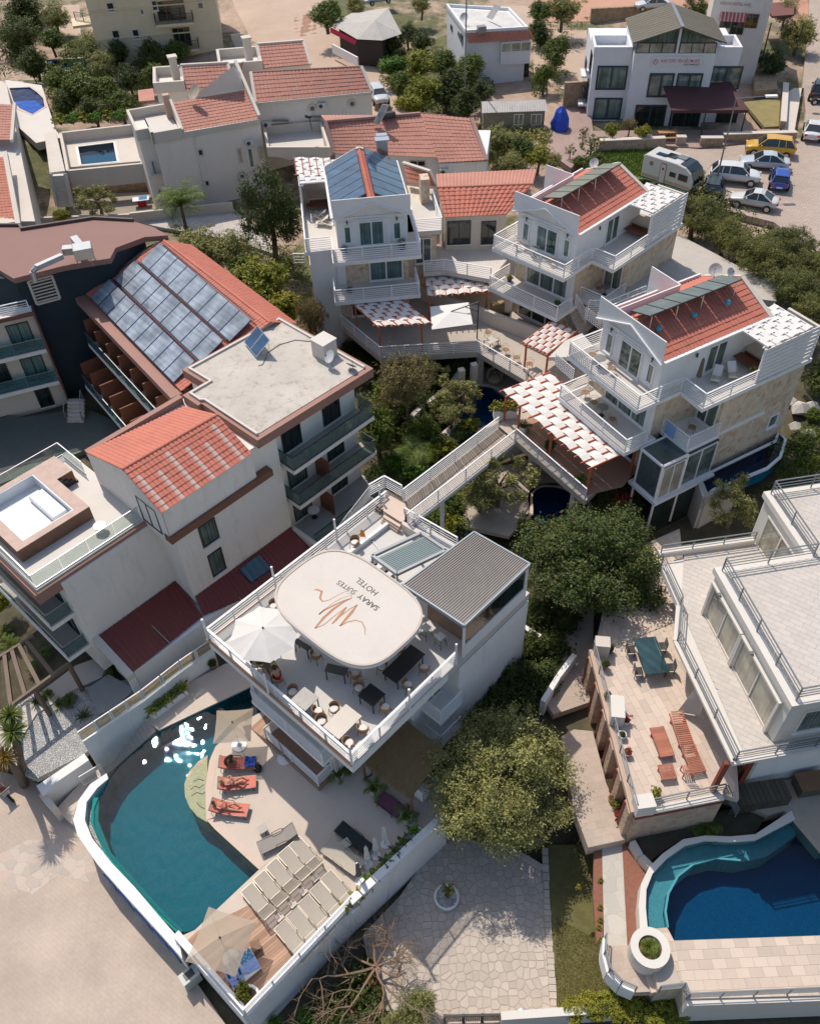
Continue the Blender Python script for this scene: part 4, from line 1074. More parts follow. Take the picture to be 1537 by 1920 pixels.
MB().add(WS(HI7(410,1355),7.2)+WS(HI7(470,1355),7.2)+WS(HI7(450,1290),7.75)+WS(HI7(415,1280),7.75),[(0,1,2,3)]).b_('cloth',pl_('orange_cloth',(.75,.27,.02),.9),hf)
lv=tg('louvred_pergola','grey green aluminium pergola with tilted roof louvres on the roof terrace','pergola',W(760,1045,7.0))
LV=WS(Z2(170,1190,440,1065,580,1160,370,1320),9.5);LVM=pl_('louvre_grey',(.17,.22,.22),.45,var=.04);LVF=pl_('louvre_frame',(.33,.34,.35),.45)
a,b,c,d=LV;d=a+(c-b)
for p,q in((a,b),(b,c),(c,d),(d,a)):Br(p,q,.16,.2).b_('frame_beam',LVF,lv)
for i in range(12):
 t_=.2+i*.066;p,q=a.lerp(d,t_),b.lerp(c,t_);Br(p,q,.19,.035,up=V3(.2,.35,1).normalized()).b_('louvre',LVM,lv)
for p in(a,b,c,d):Br(V3(p.x,p.y,7),p,.1).b_('post',LVF,lv)
gr=WS(Z4(340,405,735,112,1045,290,680,632),9.75)
a,b,d=gr[0],gr[1],gr[3];cc=gr[2]
GR=pl_('ribbed_sheet',(.31,.275,.245),.5,var=.08,vscale=1.0,dirt=.15)
bar_=tg('bar_roof','ribbed grey metal roof over the terrace bar','roof',(sum(gr,Vector())/4).to_tuple()[:2]+(7.0,))
mb=MB();n=30
for i in range(n):
 for k,(f0,f1,h0,h1)in enumerate(((0,.12,0,.06),(.12,.38,.06,.06),(.38,.5,.06,0),(.5,1,0,0))):
  s0,s1=(i+f0)/n,(i+f1)/n
  mb.add([a.lerp(d,s0)+Zv(h0),a.lerp(d,s1)+Zv(h1),b.lerp(cc,s1)+Zv(h1),b.lerp(cc,s0)+Zv(h0)],[(0,1,2,3)])
mb.b_('roof_sheet',GR,bar_,kind='stuff')
MB().hexa([p-Zv(.16)for p in gr],[p-Zv(.02)for p in gr]).b_('roof_deck',WP,bar_,fx_=1)
for p,q in((gr[0],gr[1]),(gr[1],gr[2]),(gr[2],gr[3]),(gr[3],gr[0])):Br(p-Zv(.04),q-Zv(.04),.08,.22).b_('gutter',pl_('gutter_bluegrey',(.36,.40,.43),.4),bar_)
cgr=sum(gr,Vector())/4
for p in gr:q=p.lerp(cgr,.04);Br(V3(q.x,q.y,7),q-Zv(.1),.14).b_('post',WP,bar_)
def inn(p,t):return p.lerp(cgr,t)
Br(Vector((*inn(gr[3],.05).xy,7.45)),Vector((*inn(gr[2],.05).xy,7.45)),.12,.9).b_('side_wall',WH,bar_)
Br(Vector((*inn(gr[1],.05).xy,8.2)),Vector((*inn(gr[2],.05).xy,8.2)),.12,2.4).b_('back_wall',CRM,bar_)
Br(Vector((*inn(gr[3],.05).xy,8.6)),Vector((*inn(gr[2],.05).xy,8.6)),.02,1.3).b_('window_pane',GLD,bar_)
w1,w2=inn(gr[0],.42),inn(gr[3],.42)
Br(Vector((*w1 .xy,7.55)),Vector((*w2 .xy,7.55)),.5,1.1).b_('bar_counter',pl_('bar_counter',(.32,.2,.13),.6,var=.25,vscale=3),bar_)
Pm(XY(WS(Z3(1035,265,1240,385,1215,400,1010,285),8.0)),7.0,7.9).b_('service_wall',WH,rest)
land=WS(HI7(655,880,700,870,880,1010,870,1180,830,1200,650,1085),7.5)
slab('bridge_landing',land,7.5,COPE,.5,reg=0)
OV=[]
cpx=(648,1146);zc=9.75;Cc=W(*cpx,zc)
ext=[Rl(*p,zc)for p in((519,1108),(560,1062),(640,1042),(700,1060),(776,1150),(745,1215),(690,1248),(600,1212),(540,1160))]
print('oval ext',[(round(a,2),round(b,2))for a,b in ext])
us=[e[0]for e in ext];vs_=[e[1]for e in ext];cu,cv=(max(us)+min(us))/2,(max(vs_)+min(vs_))/2;hu,hv=(max(us)-min(us))/2,(max(vs_)-min(vs_))/2
def oval(sc,nn=72,ex=3.2):
 L=[]
 for i in range(nn):
  a=2*pi*i/nn;ca,sa=cos(a),sin(a)
  L.append((cu+math.copysign(abs(ca)**(2/ex),ca)*(hu*1.02+sc),cv+math.copysign(abs(sa)**(2/ex),sa)*(hv*1.02+sc)))
 return L
CANV=pl_('canopy_canvas',(.62,.57,.51),.85,var=.05,vscale=.5,dirt=.25,dirtcol=(.5,.40,.30),fine=.05)
ovl=tg('sign_canopy','large oval cream canopy with the orange hotel logo over the roof terrace','canopy',FRs.p(cu,cv,7.0))
Pm(FRs.q(oval(0)),zc-.28,zc-.05).b_('canopy_rim',WP,ovl)
Pm(FRs.q(oval(-.12)),zc-.05,zc-.035).b_('canopy_top',CANV,ovl)
mb=MB();A_,B_=FRs.q(oval(0),0),FRs.q(oval(-.1),0);n=len(A_)
for i in range(n):
 j=(i+1)%n;mb.hexa([A_[i]+Zv(zc-.06),A_[j]+Zv(zc-.06),B_[j]+Zv(zc-.06),B_[i]+Zv(zc-.06)],[A_[i]+Zv(zc),A_[j]+Zv(zc),B_[j]+Zv(zc),B_[i]+Zv(zc)])
mb.b_('raised_edge',pl_('canopy_edge',(.5,.42,.36),.6),ovl,fx_=1)
for a,b in((-.6,-.5),(.6,-.5),(.6,.5),(-.6,.5)):MB().tube(FRs.p(cu+a*hu,cv+b*hv,7),FRs.p(cu+a*hu,cv+b*hv,zc-.28),.06,10).b_('post',WP,ovl)
LOGO=pl_('logo_orange',(.42,.20,.10),.7,var=.08)
stk_=[([(730,433),(752,430),(778,440),(768,478),(782,496),(815,490),(860,465),(905,442),(940,436)],[1,12,15,12,8,4,3,3,2]),([(915,450),(945,455),(940,478),(905,490),(850,515),(790,545),(762,568)],[2,4,5,8,10,12,8]),([(762,568),(800,535),(850,498),(905,470),(940,462)],[5,3,3,3,2]),([(945,478),(900,498),(840,540),(790,585),(740,645)],[3,9,16,17,9]),([(740,645),(790,625),(850,575),(915,528)],[6,6,5,5]),([(915,528),(890,560),(860,595),(835,620)],[6,17,15,8]),([(835,620),(880,580),(930,540),(975,515)],[5,5,6,6]),([(975,515),(945,555),(915,590),(878,632)],[6,18,16,9]),([(878,632),(920,610),(965,600),(1000,610),(1018,645),(1018,683)],[8,7,6,6,6,3])]
mb=MB()
for pts,wd_ in stk_:
 P_=[W(*Z3(*p)[0],zc-.03)for p in pts]
 for i in range(len(P_)-1):
  d0=(P_[i+1]-P_[max(0,i-1)]).normalized();d1_=(P_[min(len(P_)-1,i+2)]-P_[i]).normalized();s0=wd_[i]/2.956*.0125;s1=wd_[i+1]/2.956*.0125
  n0,n1=V3(-d0 .y,d0 .x,0),V3(-d1_.y,d1_.x,0);mb.add([P_[i]-n0*s0,P_[i]+n0*s0,P_[i+1]+n1*s1,P_[i+1]-n1*s1],[(0,1,2,3)])
mb.b_('brush_logo',LOGO,ovl,fx_=1)
def text(parent,s,p_start,p_end,z,mat,name,hscale=1.0,ext=.004,shear=0,bold=.0,up=None,h=None):
 """flat lettering from p_start to p_end (photo pixels of the baseline ends) at height z"""
 a,b=W(*p_start,z),W(*p_end,z)
 return text_w(parent,s,a,b,Zv(1),mat,name,hscale,ext,shear,bold)
def text_w(parent,s,a,b,nrm,mat,name,hscale=1.0,ext=.004,shear=0,bold=.0):
 cu_=bpy.data.curves.new(name,'FONT');cu_.body=s;cu_.extrude=ext;cu_.shear=shear;cu_.offset=bold;cu_.resolution_u=3
 tmp=bpy.data.objects.new(name,cu_);COL.objects.link(tmp);bpy.context.view_layer.update();dg=bpy.context.evaluated_depsgraph_get()
 me=bpy.data.meshes.new_from_object(tmp.evaluated_get(dg));bpy.data.objects.remove(tmp);
 xs=[v.co.x for v in me.vertices];w0=max(xs)-min(xs);mn=min(xs);x=(b-a);L=x.length;x.normalize();y=nrm.cross(x).normalized();sc=L/w0
 for v in me.vertices:c_=v.co.copy();q=a+x*((c_.x-mn)*sc)+y*(c_.y*sc*hscale)+nrm*(c_.z);v.co=q
 cc_=sum((v.co for v in me.vertices),Vector())/len(me.vertices)
 for v in me.vertices:v.co-=cc_
 me.materials.clear();me.materials.append(mat);o=link(name,me,parent,cc_-(origin(parent)if parent else Vector()));return o
INK=pl_('sign_ink',(.055,.04,.035),.7)
s1,s2=Z3(1128,508)[0],Z3(1000,388)[0]
s1,sm,s2=Z3(1120,525)[0],Z3(1000,437)[0],Z3(872,362)[0]
s1,sm,s2=Z3(1100,530)[0],Z3(985,447)[0],Z3(877,378)[0]
text(ovl,'SARAY',s1,Z3(993,452)[0],zc-.032,INK,'lettering',.95,bold=.012)
text(ovl,'SUITES',Z3(975,440)[0],s2,zc-.032,INK,'lettering',1.0)
text(ovl,'HOTEL',Z3(1093,445)[0],Z3(984,362)[0],zc-.032,INK,'lettering',1.0)
BOARD=pl_('bridge_boards',(.45,.36,.28),.8,var=.1,vscale=2,fine=.15,island=.25)
br=tg('footbridge','timber footbridge with white rails from the restaurant roof to the villas','bridge',W(845,870,5))
La,Ra=W(757,940,7.5),W(765,985,7.5);Lb,Rb=W(934,803,5.05),W(964,828,5.05)
nb_=46
for i in range(nb_):
 f0,f1=i/nb_,(i+.86)/nb_;q=[La.lerp(Lb,f0),La.lerp(Lb,f1),Ra.lerp(Rb,f1),Ra.lerp(Rb,f0)]
 MB().hexa([p-Zv(.06)for p in q],q).b_('board',BOARD,br,fx_=1)
Br(La-Zv(.2),Lb-Zv(.2),.12,.28).b_('edge_beam',WP,br);Br(Ra-Zv(.2),Rb-Zv(.2),.12,.28).b_('edge_beam',WP,br)
rail_(br,[La,Lb],1.0,5,3.0);rail_(br,[Ra,Rb],1.0,5,3.0)
for t_ in(.33,.66):q=La.lerp(Lb,t_).lerp(Ra.lerp(Rb,t_),.5);Br(V3(q.x,q.y,0),q-Zv(.1),.25).b_('pier',WH,br)
ls=tg('landing_rail','white zigzag rail round the landing between the bridge and the stairs','railing',W(720,900,7.5))
zz=[W(*p,7.5)for p in HI7(665,850,845,950)];rail_(ls,zz,1.0,5,2.5)
zz=[W(*p,7.5)for p in HI7(515,940,660,855)];rail_(ls,zz,1.0,5,2.5)
st_=tg('outer_stairs','timber stairs with white rails going down behind the restaurant building','stairs',W(690,960,3))
s0,s1_,e0,e1=W(*HI7(515,960)[0],7.4),W(*HI7(655,1065)[0],7.4),W(*HI7(150,1420)[0],3.2),W(*HI7(215,1440)[0],3.2)
for i in range(24):
 f=i/24;p,q=s0 .lerp(e0,f),s1_.lerp(s1_+(e0-s0),f);Br(p,p.lerp(q,1),.26,.06).b_('tread',BOARD,st_)
rail_(st_,[s0+Zv(-.05),e0],1.0,5,3.0)
FH=Frame((485.5,840.8),(705.4,695.3),10.7)
HW=pl_('hotel_render',(.80,.74,.67),.85,var=.06,vscale=.35,dirt=.42,dirtcol=(.46,.40,.34),fine=.05,bmp=.05)
h=tg('hotel_wing','long cream hotel building with a concrete roof slab and a red tiled middle part','building',FH.p(-2,4,0))
Pm(FH.q([(1.4,.75),(8.3,.75),(8.3,8.1),(1.4,8.1)]),0,10.75).b_('wall',HW,h)
Pm(FH.q([(-6.4,.28),(1.45,.28),(1.45,7.0),(-6.4,7.0)]),0,10.72).b_('wall',HW,h)
Pm(FH.q([(-12.4,2.15),(-6.35,2.15),(-6.35,10.6),(-12.4,10.6)]),0,8.2).b_('wall',HW,h)
RO=[(-.0,.0),(9.15,-.25),(9.2,8.55),(1.3,8.7),(1.35,6.6),(-.25,6.6),(-.25,5.1),(0,5.1)]
Pm(FH.q(RO),10.68,11.3).b_('fascia',FSA,h)
RI=[(.4,.45),(8.7,.2),(8.8,8.1),(1.7,8.25),(1.75,6.2),(.2,6.2),(.2,5.4),(.4,5.2)]
Pm(FH.q([(.32,.38),(8.78,.13),(8.88,8.18),(1.62,8.33),(1.67,6.28),(.12,6.28),(.12,5.32),(.32,5.12)]),11.2,11.34).b_('roof_screed',CONC,h)
prp(h,FH.q([(8.78,.2),(8.88,8.18),(1.62,8.33),(1.67,6.28),(.12,6.28),(.12,5.32),(.3,5.1),(.3,.4)]),11.3,.17,.14,TILEF,closed=0,name='kerb')
PW0,PW1=FH.p(0,.745),FH.p(9,.745)
for z,gl in((8.1,GLD),(5.1,GLD),(2.1,GLD)):
 for a,b in((2.15,3.65),(5.5,6.95)):
  winw(h,PW0,PW1,FH.p(a,.74,z+.28),FH.p(b,.74,z+2.45),2,DM,GLC if z<8 and a<4 else GLD,bar=.06,sill=0)
 if z>3:
  Pm(FH.q([(1.65,-.68),(8.55,-.68),(8.55,.75),(1.65,.75)]),z-.28,z).b_('balcony_slab',HW,h)
  Pm(FH.q([(1.68,-.65),(8.52,-.65),(8.52,.75),(1.68,.75)]),z,z+.025).b_('balcony_floor',GREYF,h)
  grl(h,FH.q([(1.72,.7),(1.72,-.62),(8.48,-.62),(8.48,.7)],z+.02),1.0,1.75,gmat('green_glass',(.55,.68,.66),.22),DM)
 if z<8:Br(FH.p(4.45,-.6,z+.9),FH.p(4.45,.75,z+.9),.06,1.75).b_('balcony_divider',pl_('divider_brown',(.20,.075,.04),.7),h)
Pm(FH.q([(1.4,-2.4),(8.4,-2.4),(8.4,.75),(1.4,.75)]),1.6,2.12).b_('ground_terrace',GREYF,h)
Br(FH.p(1.45,-2.6,2.35),FH.p(1.45,.3,2.35),.3,.9).b_('terrace_wall',CRM,h)
grl(h,FH.q([(1.7,-1.6),(8.3,-1.6)],2.1),1.0,1.7,MATS['green_glass'],DM)
e0,e1,r0,r1,f0,f1=FH.p(-6.85,-.15,10.8),FH.p(-.62,-.15,10.8),FH.p(-6.85,2.85,12.15),FH.p(-.62,2.6,12.15),FH.p(-6.85,6.9,10.95),FH.p(-.62,6.0,10.95)
st_f=lambda i,j,n,m:(i%4==1 and .06<(i+.5)/n)and(j<m-1-((i*7)%3))
troof(h,e0,e1,r0,r1,TERRAR,.26,.36,stripes=st_f,amp=.05);troof(h,f1,f0,r1,r0,TERRAR,.26,.36,amp=.05);ridge(h,r0,r1,TERRAR)
MB().add([e0-Zv(.02),r0-Zv(.02),f0-Zv(.02),FH.p(-6.82,6.9,8),FH.p(-6.82,-.1,8)],[(0,1,2,3,4)]).b_('gable_wall',HW,h)
Pm(FH.q([(-6.78,-.08),(-.6,-.08),(-.6,.3),(-6.78,.3)]),8.9,10.78).b_('upper_wall',HW,h)
Br(FH.p(-6.8,7.05,10.7),FH.p(-.3,6.75,10.95),.35,.5).b_('gutter_beam',FSA,h)
Pm(FH.q([(-6.9,-.28),(.45,-.28),(.45,.3),(-6.9,.3)]),8.45,8.92).b_('canopy_band',pl_('brown_band',(.20,.085,.05),.7,var=.1),h)
winw(h,FH.p(-6.8,7),FH.p(-6.8,0),FH.p(-6.83,2.4,8.6),FH.p(-6.83,.6,10.5),2,DM,GLD,sill=0)
Pm(FH.q([(-13.8,2.25),(-6.4,2.25),(-6.4,2.9),(-6.7,2.9),(-6.7,11),(-13.8,11)]),7.65,8.4).b_('fascia',FSA,h)
Pm(FH.q([(-13.6,2.45),(-6.5,2.45),(-6.5,10.9),(-13.6,10.9)]),8.3,8.5).b_('roof_terrace_floor',TILEF,h)
grl(h,FH.q([(-6.9,2.6),(-13.5,2.6),(-13.5,10.8),(-6.9,10.8),(-6.9,8.2)],8.5),1.0,1.8,CLEARG,pl_('bright_rail',(.66,.62,.66),.25,.6))
JB=pl_('jacuzzi_wood',(.20,.10,.06),.6,var=.25,vscale=2,fine=.2);JT=pl_('jacuzzi_coping',(.46,.31,.25),.55,var=.2,vscale=2,fine=.1)
jx=tg('whirlpool_bath','sunken white whirlpool bath in a wooden surround on the hotel roof terrace','hot tub',FH.p(-10.5,7.4,8.5))
for a,b,c,d in((-13.05,-8.6,4.75,5.2),(-13.05,-12.45,5.2,10.0),(-9.3,-8.6,5.2,8.1),(-12.45,-9.3,9.6,10.0),(-9.3,-7.6,8.1,10.0)):
 FH.bx(a,b,c,d,8.5,9.36).b_('surround',JB,jx);FH.bx(a,b,c,d,9.36,9.40).b_('coping',JT,jx)
TUB=pl_('tub_white',(.72,.73,.74),.25)
FH.bx(-12.45,-9.3,5.2,9.6,8.5,8.62).b_('tub_floor',TUB,jx)
for a,b,c,d in((-12.45,-12.38,5.2,9.6),(-9.37,-9.3,5.2,9.6),(-12.38,-9.37,5.2,5.27),(-12.38,-9.37,9.53,9.6)):FH.bx(a,b,c,d,8.62,9.38).b_('tub_wall',TUB,jx)
FH.bx(-10.35,-9.37,5.9,8.6,8.62,8.98).b_('tub_bench',TUB,jx,bevel=.08)
for k in range(4):FH.bx(-8.6+.27*k,-8.33+.27*k,8.0,8.35,8.5,9.25-.2*k).b_('step',DM,jx)
stn=tg('round_stone_table','small round white table on the hotel roof terrace below the whirlpool','table',FH.p(-8.9,3.5,8.5))
link('foot',MB().lathe([(.18,0),(.1,.1),(.08,.4)],(0,0,0),12).mesh('foot',WP),stn);link('table_top',MB().lathe([(.36,.4),(.38,.44),(.36,.47),(.05,.47)],(0,0,0),20).mesh('top',WP),stn)
for z in(5.1,2.1):
 Pm(FH.q([(-13.85,2.5),(-12.35,2.5),(-12.35,10.6),(-13.85,10.6)]),z,z+.28).b_('balcony_slab',HW,h)
 Pm(FH.q([(-13.8,2.55),(-12.4,2.55),(-12.4,10.6),(-13.8,10.6)]),z+.28,z+.31).b_('balcony_floor',GREYF,h)
 grl(h,FH.q([(-12.45,2.6),(-13.78,2.6),(-13.78,10.5)],z+.3),1.0,1.9,MATS['green_glass'],ALU)
 for a in(3.4,6.8):winw(h,FH.p(-12.41,11),FH.p(-12.41,2),FH.p(-12.41,a,z+.35),FH.p(-12.41,a+1.9,z+2.4),2,DM,GLD,sill=0)
P0,P1=FH.p(-6,.275),FH.p(2,.275)
for tl,br_ in(((370,990),(411,1006)),((388,1043),(424,1064))):
 win(h,P0,P1,(tl[0],tl[1]),(br_[0],br_[1]),1,DM,GLC,sill=1)
RM=pl_('dark_red_sheet',(.17,.028,.022),.5,var=.12,vscale=.6,dirt=.15,dirtcol=(.25,.12,.1))
l=tg('lean_to_building','low white lean-to with dark red sheet metal roof along the hotel wing','building',FH.p(-6,0,0))
def ribbed(parent,a,b,c,d,mat,pitch=.3,hh=.035,name='roof_sheet'):
 n=max(2,int((b-a).length/pitch));mb=MB()
 for i in range(n):
  for f0,f1,h0,h1 in((0,.1,0,hh),(.1,.22,hh,hh),(.22,.32,hh,0),(.32,1,0,0)):
   mb.add([a.lerp(b,(i+f0)/n)+Zv(h0),a.lerp(b,(i+f1)/n)+Zv(h1),d.lerp(c,(i+f1)/n)+Zv(h1),d.lerp(c,(i+f0)/n)+Zv(h0)],[(0,1,2,3)])
 return mb.b_(name,mat,parent)
ribbed(l,FH.p(-11.85,-.95,2.25),FH.p(-6.7,-.75,2.25),FH.p(-6.35,2.1,3.0),FH.p(-11.85,2.1,3.0),RM)
ribbed(l,FH.p(-6.68,-.75,2.25),FH.p(-6.68+2.3,-1.5,2.2),FH.p(-6.3+2.3,.25,2.9),FH.p(-6.33,.25,2.95),RM)
ribbed(l,FH.p(-4.35,-1.5,2.2),FH.p(1.4,-1.75,2.2),FH.p(1.4,.25,2.85),FH.p(-4.0,.25,2.9),RM)
Pm(FH.q([(-11.75,-.85),(1.3,-1.55),(1.3,.3),(-6.3,.3),(-6.4,2.15),(-11.75,2.15)]),-.8,2.15).b_('wall',WH,l)
MB().hexa([FH.p(-12.25,-1.05,1.9),FH.p(-11.85,-1.05,1.9),FH.p(-11.85,2.15,2.6),FH.p(-12.25,2.15,2.6)],[FH.p(-12.25,-1.05,2.35),FH.p(-11.85,-1.05,2.35),FH.p(-11.85,2.15,3.1),FH.p(-12.25,2.15,3.1)]).b_('verge',CRM,l,fx_=1)
Pm(FH.q([(-12.2,-.95),(-11.8,-.95),(-11.8,-.7),(-12.2,-.7)]),-1.0,2.0).b_('pier',WH,l)
Br(FH.p(-9.3,.6,2.72),FH.p(-9.25,-.95,2.33),.05,.05).b_('flashing',GREYM,l)
skl=MB().hexa([FH.p(-3.2,-1.1,2.36),FH.p(-1.6,-1.2,2.36),FH.p(-1.6,-.1,2.8),FH.p(-3.2,-.1,2.8)],[FH.p(-3.2,-1.1,2.5),FH.p(-1.6,-1.2,2.5),FH.p(-1.6,-.1,2.94),FH.p(-3.2,-.1,2.94)]).b_('skylight',wmat('blue_skylight',(.01,.05,.08),(.03,.12,.16),2.0),l,fx_=1)
PVM=wmat('photovoltaic_blue',(.02,.05,.12),(.03,.09,.20),30.0)
pv=tg('tilted_solar_panel','pair of blue solar panels tilted on a stand on the concrete roof','solar panel',FH.p(5.8,6.4,11.3))
panels(pv,FH.p(5.55,7.75,11.5),FH.p(5.0,5.9,11.5),FH.p(6.5,7.3,12.5),2,1,PVM,ALU,.03,.04)
for a,b in((6.3,7.2),(5.85,5.6)):Br(FH.p(a,b,11.3),FH.p(a,b,12.4),.04).b_('stand_leg',ALU,pv)
cb=MB().path([FH.p(5.9,5.9,11.38),FH.p(7.0,6.0,11.37),FH.p(8.0,5.6,11.37),FH.p(8.6,4.6,11.37)],.02,5).path([FH.p(5.9,5.9,11.38),FH.p(4.9,5.2,11.37),FH.p(4.6,5.3,11.37)],.02,5).b_('roof_cable',DM,None,'black cable snaking over the concrete roof from the tilted solar panels','cable')
chb=tg('roof_housing','square cream block standing at the edge of the concrete roof beside the dishes','chimney',FH.p(8.1,2.9,11.3));FH.bx(7.6,8.7,2.4,3.6,11.3,12.5).b_('block',TILEF,chb,bevel=.03)
MB().box(tuple(FH.p(8.15,3.0,12.52)),(1.2,1.2,.06),FH.rz).b_('cap',TILEF,chb)
dish(FH.p(7.6,1.75,11.34),'white satellite dish beside the square block on the concrete roof',.42,rad(-150),.7);dish(FH.p(8.0,.6,11.34),'dark satellite dish lying low at the front edge of the concrete roof',.36,rad(60),.25,GREYM)
FS_=Frame(Q4(415,470)[0],Q4(940,1020)[0],9.0)
s=tg('solar_roof_building','hotel block with red tiled roof covered by three rows of solar collectors','building',FS_.p(7,5,0))
LS=15.5
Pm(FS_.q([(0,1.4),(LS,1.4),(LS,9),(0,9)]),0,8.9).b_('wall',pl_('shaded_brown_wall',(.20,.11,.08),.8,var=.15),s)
Pm(FS_.q([(0,0),(LS,0),(LS,.85),(0,.85)]),8.55,9.05).b_('gutter_band',FSA,s)
ea,eb,ra,rb=FS_.p(.3,.8,9.2),FS_.p(LS,.8,9.2),FS_.p(1.6,7.2,11.75),FS_.p(LS+.5,7.6,11.75)
troof(s,ea,eb,ra,rb,TERRAR,.28,.38,amp=.04)
troof(s,FS_.p(LS+.3,9.6,10.7),FS_.p(1.6,9.2,10.7),rb,ra,TERRAR,.28,.38,amp=.05)
ridge(s,ra,rb,TERRAR)
troof(s,FS_.p(-2.6,4.2,9.3),FS_.p(.2,.9,9.3),FS_.p(1.5,7.2,11.72),FS_.p(1.6,7.1,11.74),pl_('brown_tile',(.22,.12,.09),.85,var=.15,fine=.1),.3,.38)
SOLG=wmat('pale_collector_glass',(.25,.30,.36),(.36,.40,.44),3.0)
nrm_s=(eb-ea).cross(ra-ea).normalized();nrm_s=-nrm_s if nrm_s.z<0 else nrm_s
def onroof(u,v,dz=.16):
 z=9.2+(v-.8)/(7.2-.8)*2.55;return FS_.p(u,v,z)+nrm_s*dz
for v0,v1,us_ in((.8,2.68,(1.3,14.6)),(2.85,4.78,(1.6,14.9)),(4.95,6.85,(1.95,15.2))):
 panels(s,onroof(us_[0],v0,.12),onroof(us_[1],v0,.12),onroof(us_[0],v1,.30),9,1,SOLG,pl_('collector_frame',(.03,.05,.12),.4),.04,.08)
 MB().tube(onroof(us_[0],v1+.12,.2),onroof(us_[1],v1+.12,.2),.04,6).b_('pipe',DM,s)
for z,a,b,vv in((5.9,1.3,15.2,-.5),(2.9,1.8,14.0,-1.9)):
 Pm(FS_.q([(a,vv),(b,vv),(b,1.4),(a,1.4)]),z-.3,z).b_('balcony_slab',GWL,s)
 for k in range(7):
  u_=a+k*(b-a)/7;Br(FS_.p(u_+.1,vv+.2,z+1.0),FS_.p(u_+.1,1.4,z+1.0),.1,2.0).b_('balcony_divider',MATS['divider_brown'],s)
 grl(s,FS_.q([(a,vv+.05),(b,vv+.05)],z),1.0,1.9,gmat('teal_glass',(.35,.62,.66),.25),ALU)
 for k in range(7):winw(s,FS_.p(0,1.39),FS_.p(LS,1.39),FS_.p(a+.4+k*1.9,1.39,z+.1),FS_.p(a+1.7+k*1.9,1.39,z+2.1),2,DM,GLD,sill=0)
b_=tg('dark_hotel_block','dark blue hotel block at the left edge with a mauve brown roof and glass balconies','building',W(*Q4(300,1000)[0],1.2))
roofp=Q4(-700,70,110,70,122,92,520,30,735,42,850,75,930,120,800,130,640,190,610,248,350,290,75,360,0,315,-200,220,-700,300)
RB_=XY(WS(roofp,12.0))
Pm(RB_,11.6,12.0).b_('roof',pl_('mauve_roof_felt',(.27,.15,.125),.85,var=.06,vscale=.5,dirt=.12,dirtcol=(.33,.21,.17)),b_)
prp(b_,WS(Q4(-700,70,110,70,122,92,520,30,735,42),12.0),12.0,.22,.18,pl_('dark_edge',(.08,.055,.05),.6),closed=0,name='roof_edge')
NAVY=pl_('dark_blue_render',(.012,.028,.04),.8,var=.15)
wl=WS(Q4(75,362,350,292,612,252,800,140,500,60,-700,90,-700,340),11.6)
Pm(XY(wl),0,11.6).b_('wall',NAVY,b_)
bx=WS(Q4(185,545,365,1050),9.4)
A0=W(*Q4(178,545)[0],9.3);B0=W(*Q4(0,585)[0],9.3);dirn=(B0-A0).normalized();nn=V3(-dirn.y,dirn.x,0);nn=nn if nn.y>0 else-nn
def bp_(s_,d_,z):q=A0+dirn*s_+nn*d_;return V3(q.x,q.y,z)
Pm([bp_(-.0,0,0),bp_(14,0,0),bp_(14,2.4,0),bp_(0,2.4,0)],9.1,9.3).b_('terrace_slab',WH,b_)
Pm([bp_(0,.6,0),bp_(14,.6,0),bp_(14,6,0),bp_(0,6,0)],0,9.1).b_('inner_wall',CRM,b_)
Br(bp_(-.06,-.1,4.7),bp_(-.06,1.2,4.7),.14,9.2).b_('brown_fin',pl_('fin_brown',(.17,.075,.05),.7),b_)
Br(bp_(-.1,-.1,9.2),bp_(14,-.1,9.2),.12,.3).b_('brown_edge',MATS['fin_brown'],b_)
rail_(b_,[bp_(.1,.05,9.3),bp_(13,.05,9.3)],.95,5,2.4)
for z in(6.15,3.2):
 Pm([bp_(.05,-.15,0),bp_(14,-.15,0),bp_(14,1.6,0),bp_(.05,1.6,0)],z-.3,z).b_('balcony_slab',WH,b_)
 grl(b_,[bp_(.1,-.1,z),bp_(13,-.1,z)],1.0,2.2,MATS['teal_glass'],ALU)
 for k in range(4):winw(b_,bp_(0,.59,0),bp_(10,.59,0),bp_(.6+2.6*k,.59,z+.1),bp_(2.2+2.6*k,.59,z+2.2),2,DM,GLD if k%2 else GLT,sill=0)
winw(b_,bp_(0,.59,0),bp_(10,.59,0),bp_(1.0,.59,.7),bp_(2.1,.59,2.4),1,DM,GLD)
v0=hit(*Q4(165,400)[0],wl[0],wl[1]);v1=hit(*Q4(330,460)[0],wl[0],wl[1])
lo=tg('louvre_screen','cream framed louvre opening in the dark blue wall under the mauve roof','window',(v0+V3(0,-.1,-1)))
A_,B_=V3(v0 .x,v0 .y,10.3),V3(v1 .x,v1 .y,10.3);dd=(wl[1]-wl[0]).normalized();B_=A_+dd*(B_-A_).dot(dd)
on=V3(dd.y,-dd.x,0);on=on if on.y<0 else-on
for z in(9.3,11.2):Br(A_+on*.08+Zv(z-10.3),B_+on*.08+Zv(z-10.3),.2,.12).b_('frame',CRM,lo)
for q in(A_,B_):Br(q+on*.08+Zv(-1),q+on*.08+Zv(.9),.14).b_('frame',CRM,lo)
for k in range(7):Br(A_+on*.05+Zv(-.85+k*.25),B_+on*.05+Zv(-.85+k*.25),.03,.1).b_('slat',CRM,lo)
DU_=pl_('galvanised_duct',(.42,.43,.43),.35,.75,var=.1)
hv=tg('extractor_duct','grey metal extractor fan box with a long bent duct on the mauve roof','ventilation duct',W(*Q4(450,300)[0],12.0))
c0=W(*Q4(455,190)[0],13.2)
MB().box((c0 .x,c0 .y,12.95),(1.3,1.2,.8),rad(18)).b_('fan_box',DU_,hv,bevel=.04)
